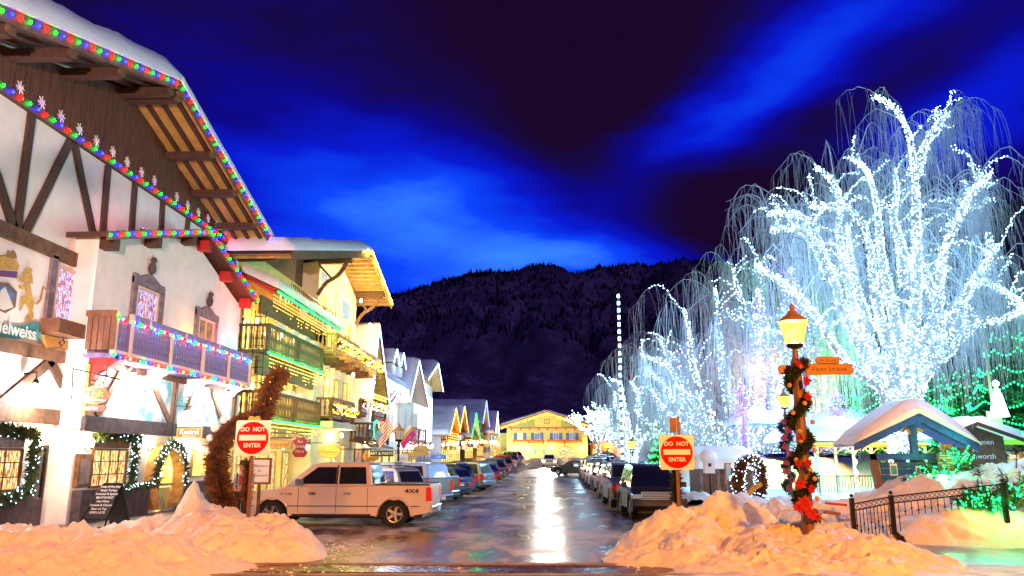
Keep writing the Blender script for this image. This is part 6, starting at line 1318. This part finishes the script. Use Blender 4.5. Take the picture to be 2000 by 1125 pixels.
# green-lit low pines by the fence
def shrub(px, py0, py1, Y, w, label, seed, m='needle', glw=60, nb=70):
    rr = random.Random(seed); a = atY(px, py0, Y); c = atY(px, py1, Y); H = a.z-c.z; t = thing('pine_shrub', label, 'shrub', c, 'green-lit pines by the fence'); b = MB(); P = []
    br = MB()
    for k in range(26):
        az_ = rr.random()*6.283; el_ = rr.uniform(.1, 1.3); L = w*rr.uniform(.6, 1)*math.cos(el_)+H*.9*math.sin(el_); d = Vector((math.cos(az_)*math.cos(el_), math.sin(az_)*math.cos(el_), math.sin(el_)))
        s = Vector((c.x, Y, c.z+.1)); e = s+d*L*rr.uniform(.7, 1); br.tube([s, s.lerp(e, .5)+Vector((0, 0, .05)), e], [.03, .02, .01], 4, False)
        for q in range(60):
            f = rr.uniform(.25, 1); p = s.lerp(e, f); nd = (d*.7+Vector((rr.gauss(0, .6), rr.gauss(0, .6), rr.gauss(0, .6)))).normalized()*rr.uniform(.12, .24); sd = nd.orthogonal().normalized()*.014
            b.add([p-sd, p+sd, p+nd], [(0, 1, 2)])
        for q in range(4): P.append(s.lerp(e, rr.uniform(.4, 1))+Vector((rr.gauss(0, .04), -.05, rr.gauss(0, .04))))
    br.build('branches', 'bark', t); b.build('needles', m, t, kind='stuff'); bulbs('light_bulbs', P[:nb], 'bulb_aqua', .030, t)
    light('glow_light', (c.x, Y-w*.7, c.z+H*.6), (.05, 1, .28), glw, .15, t)
shrub(1868, 870, 925, 25.2, .55, 'green-lit pine right against the kiosk', 1); shrub(1835, 900, 960, 24.6, .6, 'green-lit pine in front of the blue notice boards', 2); shrub(1800, 925, 962, 24.8, .45, 'low green-lit pine at the middle of the kiosk foot', 3, glw=30)
shrub(1985, 920, 1000, 21.6, .9, 'large green-lit pine behind the right end of the iron fence', 4, glw=45); shrub(1935, 955, 1002, 21.4, .7, 'green-lit pine lying low behind the fence', 5, glw=24); shrub(1900, 965, 1000, 21.5, .5, 'small green-lit pine left of the larger ones at the fence', 6, glw=16)
for k, (px, py0, py1, Y) in enumerate(((1910, 925, 950, 23.5), (1985, 885, 915, 24))):
    a, c = atY(px, py0, Y), atY(px, py1, Y); b = MB().tube([c, a], [.02, .012], 4)
    for q in range(70): s_ = Vector((a.x+R.gauss(0, .09), Y+R.gauss(0, .05), a.z+R.gauss(0, .06))); b.add([s_, s_+Vector((.01, 0, .02)), s_+Vector((R.gauss(0, .1), 0, R.gauss(.05, .07)))], [(0, 1, 2)])
    b.build('dry_plant', 'needle_dark', None, label=['dark dry plant head poking from the snow above the fence', 'small dark pine tip in the snow at the right edge'][k], cat='plant')
# ================================================================ NOTICE KIOSK
kx0, kx1, KY = 10.42, 12.95, 26.0
kk = thing('notice_kiosk', 'small open-gabled notice kiosk with thick rounded snow on its roof', 'kiosk', (11.7, 26, .6))
mat('kiosk_bluelit', (.025, .09, .42), .6, .3, 5); mat('kiosk_board', (.02, .10, .26), .7, .35, 5, .2, n_stretch=(.5, 1, 5))  # paint made bluer to carry the blue light on the kiosk
RXa, RZa = 11.68, 3.34; e0, e1 = (9.62, 2.42), (13.42, 2.40)
for (ex, ez) in (e0, e1):
    MB().prism([(RXa, KY-.55, RZa), (ex, KY-.55, ez), (ex, KY-.55, ez+.09), (RXa, KY-.55, RZa+.11)], (0, 1.7, 0)).build('roof', 'kiosk_bluelit', kk)
    MB().prism([(RXa, KY-.62, RZa-.14), (ex, KY-.62, ez-.14), (ex, KY-.62, ez+.12), (RXa, KY-.62, RZa+.14)], (0, .065, 0)).build('fascia', 'kiosk_bluelit', kk)
def ksnow(u, v):
    x = e0[0]-.05+(e1[0]-e0[0]+.1)*u; zb_ = RZa-(RZa-(e0[1] if x < RXa else e1[1]))*abs(x-RXa)/abs((e0[0] if x < RXa else e1[0])-RXa)+.1
    e = min(u, 1-u)*4.0; k = math.sqrt(max(0, 1-(1-min(1, e/.55))**2)); ev = min(v, 1-v)*1.9; kv = math.sqrt(max(0, 1-(1-min(1, ev/.3))**2))
    q_ = abs(x-RXa)/1.9; top = (.16+.50*max(0, 1-q_)**.7)*k*(.3+.7*kv)*(1-.22*math.exp(-((x-RXa)/.25)**2))
    return (x, KY-.68+1.9*v, zb_+top+.04*fbm(x, v*3, 2))
MB().grid(ksnow, 60, 24).build('roof_snow', 'snow', kk, smooth=True)
MB().grid(lambda u, v: (lambda p: (p[0], p[1]+.01, p[2]*0+(RZa-(RZa-(e0[1] if p[0] < RXa else e1[1]))*abs(p[0]-RXa)/abs((e0[0] if p[0] < RXa else e1[0])-RXa)+.1)*(1-v)+p[2]*v))(ksnow(u, 0)), 60, 3).build('snow_face', 'snow', kk, smooth=True)
MB().beam((10.36, KY, 2.2), (10.62, KY, .5), .2, .2).build('post', 'orange_panel' if 0 else 'post_brown', kk); MB().beam((12.72, KY, 2.25), (12.72, KY, .5), .2, .2).build('post', 'kiosk_bluelit', kk)
MB().box(10.0, 13.0, KY-.1, KY+.1, 2.02, 2.22).build('tie_beam', 'kiosk_bluelit', kk); MB().box(11.6, 11.8, KY-.12, KY+.08, 2.22, 3.2).build('king_post', 'kiosk_bluelit', kk)
for x in (11.38, 12.0): MB().tube([(x, KY-.05, 2.9), (x+(.12 if x < 11.6 else -.12), KY-.05, 2.98), (11.7, KY-.05, 2.75)], .06, 6).build('carved_bracket', 'orange_panel', kk)
MB().box(12.55, 12.8, KY-.14, KY, 2.3, 2.5).build('carved_bracket', 'orange_panel', kk)
for k in range(7): MB().box(10.62, 12.62, KY-.02, KY+.04, .62+k*.19, .62+k*.19+.182).build('notice_plank', 'kiosk_board', kk)
gar = MB()
for s, (ex, ez) in ((-1, e0), (1, e1)):
    for k in range(26): f = .06+.8*k/26; gar.prism([(RXa+(ex-RXa)*f, KY-.5, RZa+(ez-RZa)*f-.13), (RXa+(ex-RXa)*(f+.03), KY-.5, RZa+(ez-RZa)*(f+.03)-.13), (RXa+(ex-RXa)*(f+.015), KY-.5, RZa+(ez-RZa)*(f+.015)-.2)], (0, .03, 0))
gar.build('scalloped_trim', 'needle_dark', kk)
for (px0, py0, px1, py1, m, l_) in ((1737, 905, 1754, 929, 'sign_white', 'white poster with a photo pinned on the kiosk'), (1721, 896, 1729, 903, 'sign_white', 'tiny white slip pinned high on the kiosk'), (1788, 910, 1799, 926, 'sign_white', 'tilted white slip pinned at the middle of the kiosk'), (1781, 929, 1795, 945, 'sign_white', 'small white notice pinned low on the kiosk')):
    a, c = atY(px0, py0, KY-.03), atY(px1, py1, KY-.03); n_ = MB().box(a.x, c.x, KY-.035, KY-.028, c.z, a.z).build('notice', m, None, label=l_, cat='notice', group='notices on the kiosk')
    MB().box(a.x+.03, c.x-.03, KY-.039, KY-.036, c.z+.10*(a.z-c.z), c.z+.8*(a.z-c.z)).build('picture', 'teal_paint' if px0 == 1737 else 'blue_paint', n_)
rs = thing('park_sign', 'dark board of closing hours on an orange post right of the kiosk', 'sign', (12.6, 25.2, .9)); a = atY(1846, 903, 24.9)
MB().box(a.x-.22, a.x+.22, 24.9, 24.94, a.z-.28, a.z+.26).build('board', 'post_brown', rs); MB().box(a.x-.06, a.x+.06, 24.95, 25.0, .9, a.z-.2).build('post', 'orange_panel', rs)
for i, s_ in enumerate(('BEING THE', 'SNOW FREE', 'AREA', 'PARK CLOSED', 'BETWEEN', '12:00 AM', '6:00 AM')): text(s_, .06, TY(a.x, 24.893, a.z+.2-i*.072), 'sign_white', rs, .002)
# ================================================================ IRON FENCE
fc_ = thing('iron_fence', 'black iron fence with scroll rail half buried in snow at the right', 'fence', (9, 21, .3))
def fpost(x, y, z0, z1): b = MB(); b.box(x-.05, x+.05, y-.05, y+.05, z0, z1); b.ball((x, y, z1+.06), .05, 10, 6); b.build('post', 'iron', fc_)
F0, F1, F2 = atY(1664, 985, 21.5), atY(1740, 970, 21.2), atY(1958, 945, 21.0)
fpost(F0.x, 21.5, .3, F0.z+.16); fpost(F1.x, 21.2, .2, F1.z+.04); fpost(F2.x, 21.0, .5, F2.z+.02)
pk = MB(); pk.tube([(0, 0, 0), (0, 0, 1)], .011, 5); pkm = pk.mesh('picket', 'iron')
kn = MB(); kn.octa((0, 0, 0), .03, .045); knm = kn.mesh('knob', 'iron')
rg_ = MB(); rg_.tube([(.05*math.cos(q*.7), 0, .05*math.sin(q*.7)) for q in range(10)], .008, 4); rgm = rg_.mesh('scroll', 'iron')
for A, B_, n_ in ((F0, F1, 11), (F1, F2, 17)):
    for dz in (0, -.16): MB().beam(A+Vector((0, 0, dz)), B_+Vector((0, 0, dz)), .035, .035).build('rail', 'iron', fc_)
    for k in range(1, n_):
        p = A.lerp(B_, k/n_); dpt = .75 if A is F0 else (.34 if k > 1 else .7)
        link('picket', pkm, fc_, Matrix.Translation((p.x, p.y, p.z-.16-dpt)) @ Matrix.Diagonal((1, 1, dpt, 1))); link('knob', knm, fc_, Matrix.Translation((p.x, p.y, p.z-.16-dpt*(.5 if k % 2 else .7))))
    m_ = int((B_-A).length/.115)
    for k in range(m_): p = A.lerp(B_, (k+.5)/m_); link('scroll', rgm, fc_, Matrix.Translation((p.x, p.y, p.z-.08)) @ Matrix.Rotation(math.atan2((B_-A).y, (B_-A).x), 4, 'Z'))
bn = thing('park_bench', 'dark red bench slat sticking out of the snow left of the iron fence', 'bench', (7.4, 22.5, .5))
a, c = atY(1615, 983, 22), atY(1650, 986, 22); MB().beam(a, c, .3, .06).build('seat', 'red_paint', bn); a, c = atY(1610, 1000, 21.9), atY(1640, 1004, 21.9); MB().beam(a, c, .14, .08).build('leg', 'post_brown', bn)
# ================================================================ PARK PAVILIONS
mat('aqua_wall', (.25, .55, .55), .8, .2, 3)
pv_ = thing('park_pavilion', 'open pavilion with turquoise-lit snow roof and yellow-lit eave behind the lamp post', 'pavilion', (16, 45, .3))
def hiproof(x0, x1, y0, y1, ze, zt, ins, parent, th=.45):
    A = [(x0, y0, ze), (x1, y0, ze), (x1, y1, ze), (x0, y1, ze)]; xi0, xi1, ym = x0+ins, x1-ins, (y0+y1)/2
    MB().add(A+[(xi0, ym, zt), (xi1, ym, zt)], [(0, 1, 5, 4), (1, 2, 5), (2, 3, 4, 5), (3, 0, 4), (3, 2, 1, 0)]).build('roof', 'aqua_wall', parent)
    def f(u, v):
        x = x0-.15+(x1-x0+.3)*u; y = y0-.15+(y1-y0+.3)*v; a_ = min(1, min(x-x0+.15, x1+.15-x)/(ins+.15)); b_ = min(1, min(y-y0+.15, y1+.15-y)/((y1-y0)/2+.15)); h = ze+(zt-ze)*min(a_, b_); e = min(u*(x1-x0), (1-u)*(x1-x0), v*(y1-y0), (1-v)*(y1-y0))
        return (x, y, h+.05+th*math.sqrt(max(0, 1-(1-min(1, e/.5))**2))+.05*fbm(x, y, 1))
    MB().grid(f, 50, 30).build('roof_snow', 'snow', parent, smooth=True)
hiproof(13.6, 20.6, 44, 50, 2.9, 4.3, 2.6, pv_)
MB().box(13.7, 20.5, 44.05, 44.2, 2.62, 2.88).build('eave_board', 'gold', pv_)
for k in range(8):
    x = 13.8+k*.95; c_ = MB().box(x-.06, x+.06, 44.1, 44.22, 0, 2.65).build('column', 'white_trim', pv_)
    for s in (-1, 1): MB().tube([(x, 44.1, 2.2), (x+s*.2, 44.1, 2.45), (x+s*.42, 44.1, 2.6)], .035, 5).build('brace', 'gold', pv_)
for k in range(44): x = 13.8+k*.15; MB().box(x-.012, x+.012, 44.0, 44.03, .25, 1.1).build('railing_bar', 'iron', pv_)
MB().box(13.8, 20.4, 43.99, 44.04, 1.1, 1.15).build('handrail', 'iron', pv_)
for k in (0, 3, 5): light_string([(13.8+k*.95+.1*math.cos(q), 44.0+.1*math.sin(q), .2+q*.09) for q in range(27)], .07, ['white', 'gold'], .035, 'lights wound round a pavilion column, '+{0: 'the left one', 3: 'the middle one', 5: 'the right one'}[k], 'lights on the pavilion', single=False)
light_string([(13.6, 43.85, 2.8), (20.6, 43.85, 2.8)], .1, ['gold'], .04, 'yellow light line along the pavilion eave', 'lights on the pavilion', single=False)
light('glow_light', (17, 43, 2.4), (1, .75, .35), 160, .3, pv_); light('glow_light', (17, 47, 2.2), (.6, .8, 1), 160, .3, pv_); light('glow_light', (16, 41.5, 5.6), (.2, .9, .85), 220, .3, pv_)
p2 = thing('park_pavilion', 'taller tent-like roof with turquoise snow left behind the main pavilion', 'pavilion', (15, 53, .3)); hiproof(12.6, 17.2, 51, 56, 4.1, 5.3, 2.2, p2)
for x in (12.8, 17): MB().box(x-.08, x+.08, 51.1, 51.3, 0, 4.15).build('column', 'white_trim', p2)
sh = thing('wooden_shed', 'low wooden shed with snow roof behind the right no-entry sign', 'shed', (9.8, 43, .2))
MB().box(8.2, 11.2, 43, 46, 0, 1.5).build('wall', 'purple_stone', sh); k = 0
while k < 20: MB().box(8.22+k*.148, 8.22+k*.148+.135, 42.96, 42.995, .1, 1.5).build('plank', 'timber_mid' if k % 3 else 'purple_stone', sh); k += 1
snow_slab((7.9, 42.7, 1.5), (11.5, 42.7, 1.5), (11.5, 46.2, 2.4), (7.9, 46.2, 2.4), .4, (20, 14), .4).build('roof_snow', 'snow', sh, smooth=True)
bh = thing('bird_house', 'white snow-capped box on a post beside the low shed', 'bird house', (8.6, 38, .1)); a = atY(1386, 905, 38)
MB().box(a.x-.24, a.x+.24, 38, 38.4, a.z-.45, a.z+.25).build('box', 'white_trim', bh); MB().box(a.x-.05, a.x+.05, 38.1, 38.2, 0, a.z-.45).build('post', 'iron', bh); MB().lathe([(.06, -.02), (.06, .0)], (0, 0, 0), 8)
MB().box(a.x-.07, a.x+.07, 37.985, 37.998, a.z-.15, a.z+.02).build('hole', 'black', bh); MB().ball((a.x, 38.2, a.z+.3), .42, 14, 8, .36).build('snow_cap', 'snow', bh, smooth=True)
k2 = thing('welcome_kiosk', 'brown gabled welcome sign with pale letters and yellow-lit snow roof right of the kiosk', 'sign', (21, 38, .5)); a = atY(1903, 868, 38)
MB().prism([(a.x-1.35, 38, a.z-1.0), (a.x+1.35, 38, a.z-1.0), (a.x+1.35, 38, a.z+.35), (a.x, 38, a.z+.85), (a.x-1.35, 38, a.z+.35)], (0, .2, 0)).build('board', 'timber_mid', k2)
for i, s_ in enumerate(('Willkommen', 'zu', 'Leavenworth')): text(s_, .34, TY(a.x, 37.98, a.z+.1-i*.32), 'sign_white', k2, .003)
for s in (-1, 1): snow_slab((a.x, 37.5, a.z+1.0), (a.x+s*2.0, 37.5, a.z+.25), (a.x+s*2.0, 39, a.z+.25), (a.x, 39, a.z+1.0), .38, (14, 8), .3).build('roof_snow', 'snow', k2, smooth=True); MB().prism([(a.x, 37.45, a.z+.84), (a.x+s*2.0, 37.45, a.z+.08), (a.x+s*2.0, 37.45, a.z+.24), (a.x, 37.45, a.z+1.0)], (0, .1, 0)).build('fascia', 'timber', k2)
light('glow_light', (a.x, 36.6, a.z+1.9), (1, .85, .3), 45, .2, k2)
st = thing('park_shop', 'low building with yellow-lit eave at the right edge behind the snow bank', 'building', (29, 44, 0)); MB().box(24, 38, 44, 50, 0, 3.0).build('wall', 'purple_stone', st)
snow_slab((23.6, 43.4, 3.0), (38.2, 43.4, 3.0), (38.2, 50, 3.9), (23.6, 50, 3.9), .4, (30, 10), .4).build('roof_snow', 'snow', st, smooth=True); MB().box(23.6, 38.2, 43.3, 43.42, 2.75, 3.0).build('eave_board', 'gold', st)
for k in range(6): window(frameY(44), 24.6+k*1.6, 25.8+k*1.6, 1.1, 2.4, st, fm='white_trim', pm='win_shop')
light('glow_light', (28, 42.6, 2.6), (1, .8, .4), 130, .2, st)
pn = thing('utility_pole', 'thin green metal pole with a yellow box sign right of the willow', 'pole', (21, 40, .3)); a = atY(1932, 740, 40); MB().tube([(a.x, 40, .3), (a.x, 40, 9.0)], .07, 8).build('pole', 'boards_green', pn); a = atY(1940, 818, 40); MB().box(a.x-.35, a.x+.35, 39.85, 39.95, a.z-.35, a.z+.35).build('sign_box', 'boards_green', pn)
sn = thing('light_figure', 'white glowing angel-shaped light figure hung on the green pole', 'light figure', atY(1948, 775, 39.5)); a = atY(1948, 775, 39.4)
MB().lathe([(.42, -.95), (.34, -.6), (.22, 0), (.12, .35), (.05, .45), (.13, .55), (.15, .68), (.04, .8)], a, 12).build('body', 'bulb_white', sn)
# striped pole of lights
mp_ = thing('light_pole', 'tall thin striped pole of white and blue lights above the far willow', 'pole', (8.0, 80, .1)); pa, pb = atY(1216, 905, 80), atY(1214, 575, 80)
pb.x = pa.x+.05; nP = 46; sg = {}
for i in range(nP):
    p, q = pa.lerp(pb, i/nP), pa.lerp(pb, (i+1)/nP); MB().tube([p, q], .13, 8).build('pole_band', 'bulb_white' if i % 2 else 'blue_paint', mp_)
# park ornaments and extras
mo = MB(); 
MB().ball((8.2, 62, .6), 1.5, 16, 10, 1.0).build('snow_mound', 'snow', None, smooth=True, label='rounded pale blue snow mound between the park lamps and the sign', cat='snow mound')
dl = thing('park_ticket_box', 'wooden frame board standing left of the topiary arch', 'board', atY(1423, 922, 33)); a = atY(1423, 922, 33); fr = MB(); fr.box(a.x-.16, a.x+.16, 33, 33.05, a.z+.3, a.z+.36); fr.box(a.x-.16, a.x-.10, 33, 33.05, a.z-.5, a.z+.3); fr.box(a.x+.10, a.x+.16, 33, 33.05, a.z-.5, a.z+.3); fr.build('frame', 'timber_light', dl); MB().box(a.x-.10, a.x+.10, 33.01, 33.03, a.z-.3, a.z+.3).build('sheet', 'sign_white', dl)
# ---------------- added unseen lamps behind the camera, put in to light walls and snow
for (x, y, z, c_, P_, l_, tgt, sz) in ((-2.2, -6.0, 4.0, (1, .74, .66), 26000, 'added pale flood lamp, unseen left behind the viewpoint', (-14, 26, 10.8), .70), (8.5, 4.0, 6.5, (1, .33, .01), 9000, 'added amber lamp, unseen right behind the viewpoint', (3.6, 17.5, 0), 1.55), (-6.5, 4.0, 6.0, (1, .33, .01), 3600, 'added amber lamp, unseen left behind the viewpoint', (-8.5, 16.5, 0), 1.5)):
    t = thing('added_lamp', l_, 'street lamp', (x, y, 0), 'added lamps out of view'); MB().tube([(x, y, 0), (x, y, z+.3), (x+.4*(1 if x < 0 else -1), y+.3, z+.5)], .09, 8).build('post', 'iron', t)
    h_ = Vector((x+.4*(1 if x < 0 else -1), y+.3, z)); MB().lathe([(.05, .3), (.28, .2), (.3, .08)], h_+Vector((0, 0, .15)), 12).build('lamp_head', 'iron', t); MB().ball(h_+Vector((0, 0, .2)), .16, 10, 6).build('bulb', 'lamp_white', t)
    light('lamp_light', h_, c_, P_, .25, t, 'SPOT', (Vector(tgt)-h_).to_track_quat('-Z', 'Y').to_matrix(), sz)
light('glow_light', (13.2, 24.2, 5.2), (.35, .6, 1), 130, .3, kk)  # added cool fill light for the kiosk snow, no fixture
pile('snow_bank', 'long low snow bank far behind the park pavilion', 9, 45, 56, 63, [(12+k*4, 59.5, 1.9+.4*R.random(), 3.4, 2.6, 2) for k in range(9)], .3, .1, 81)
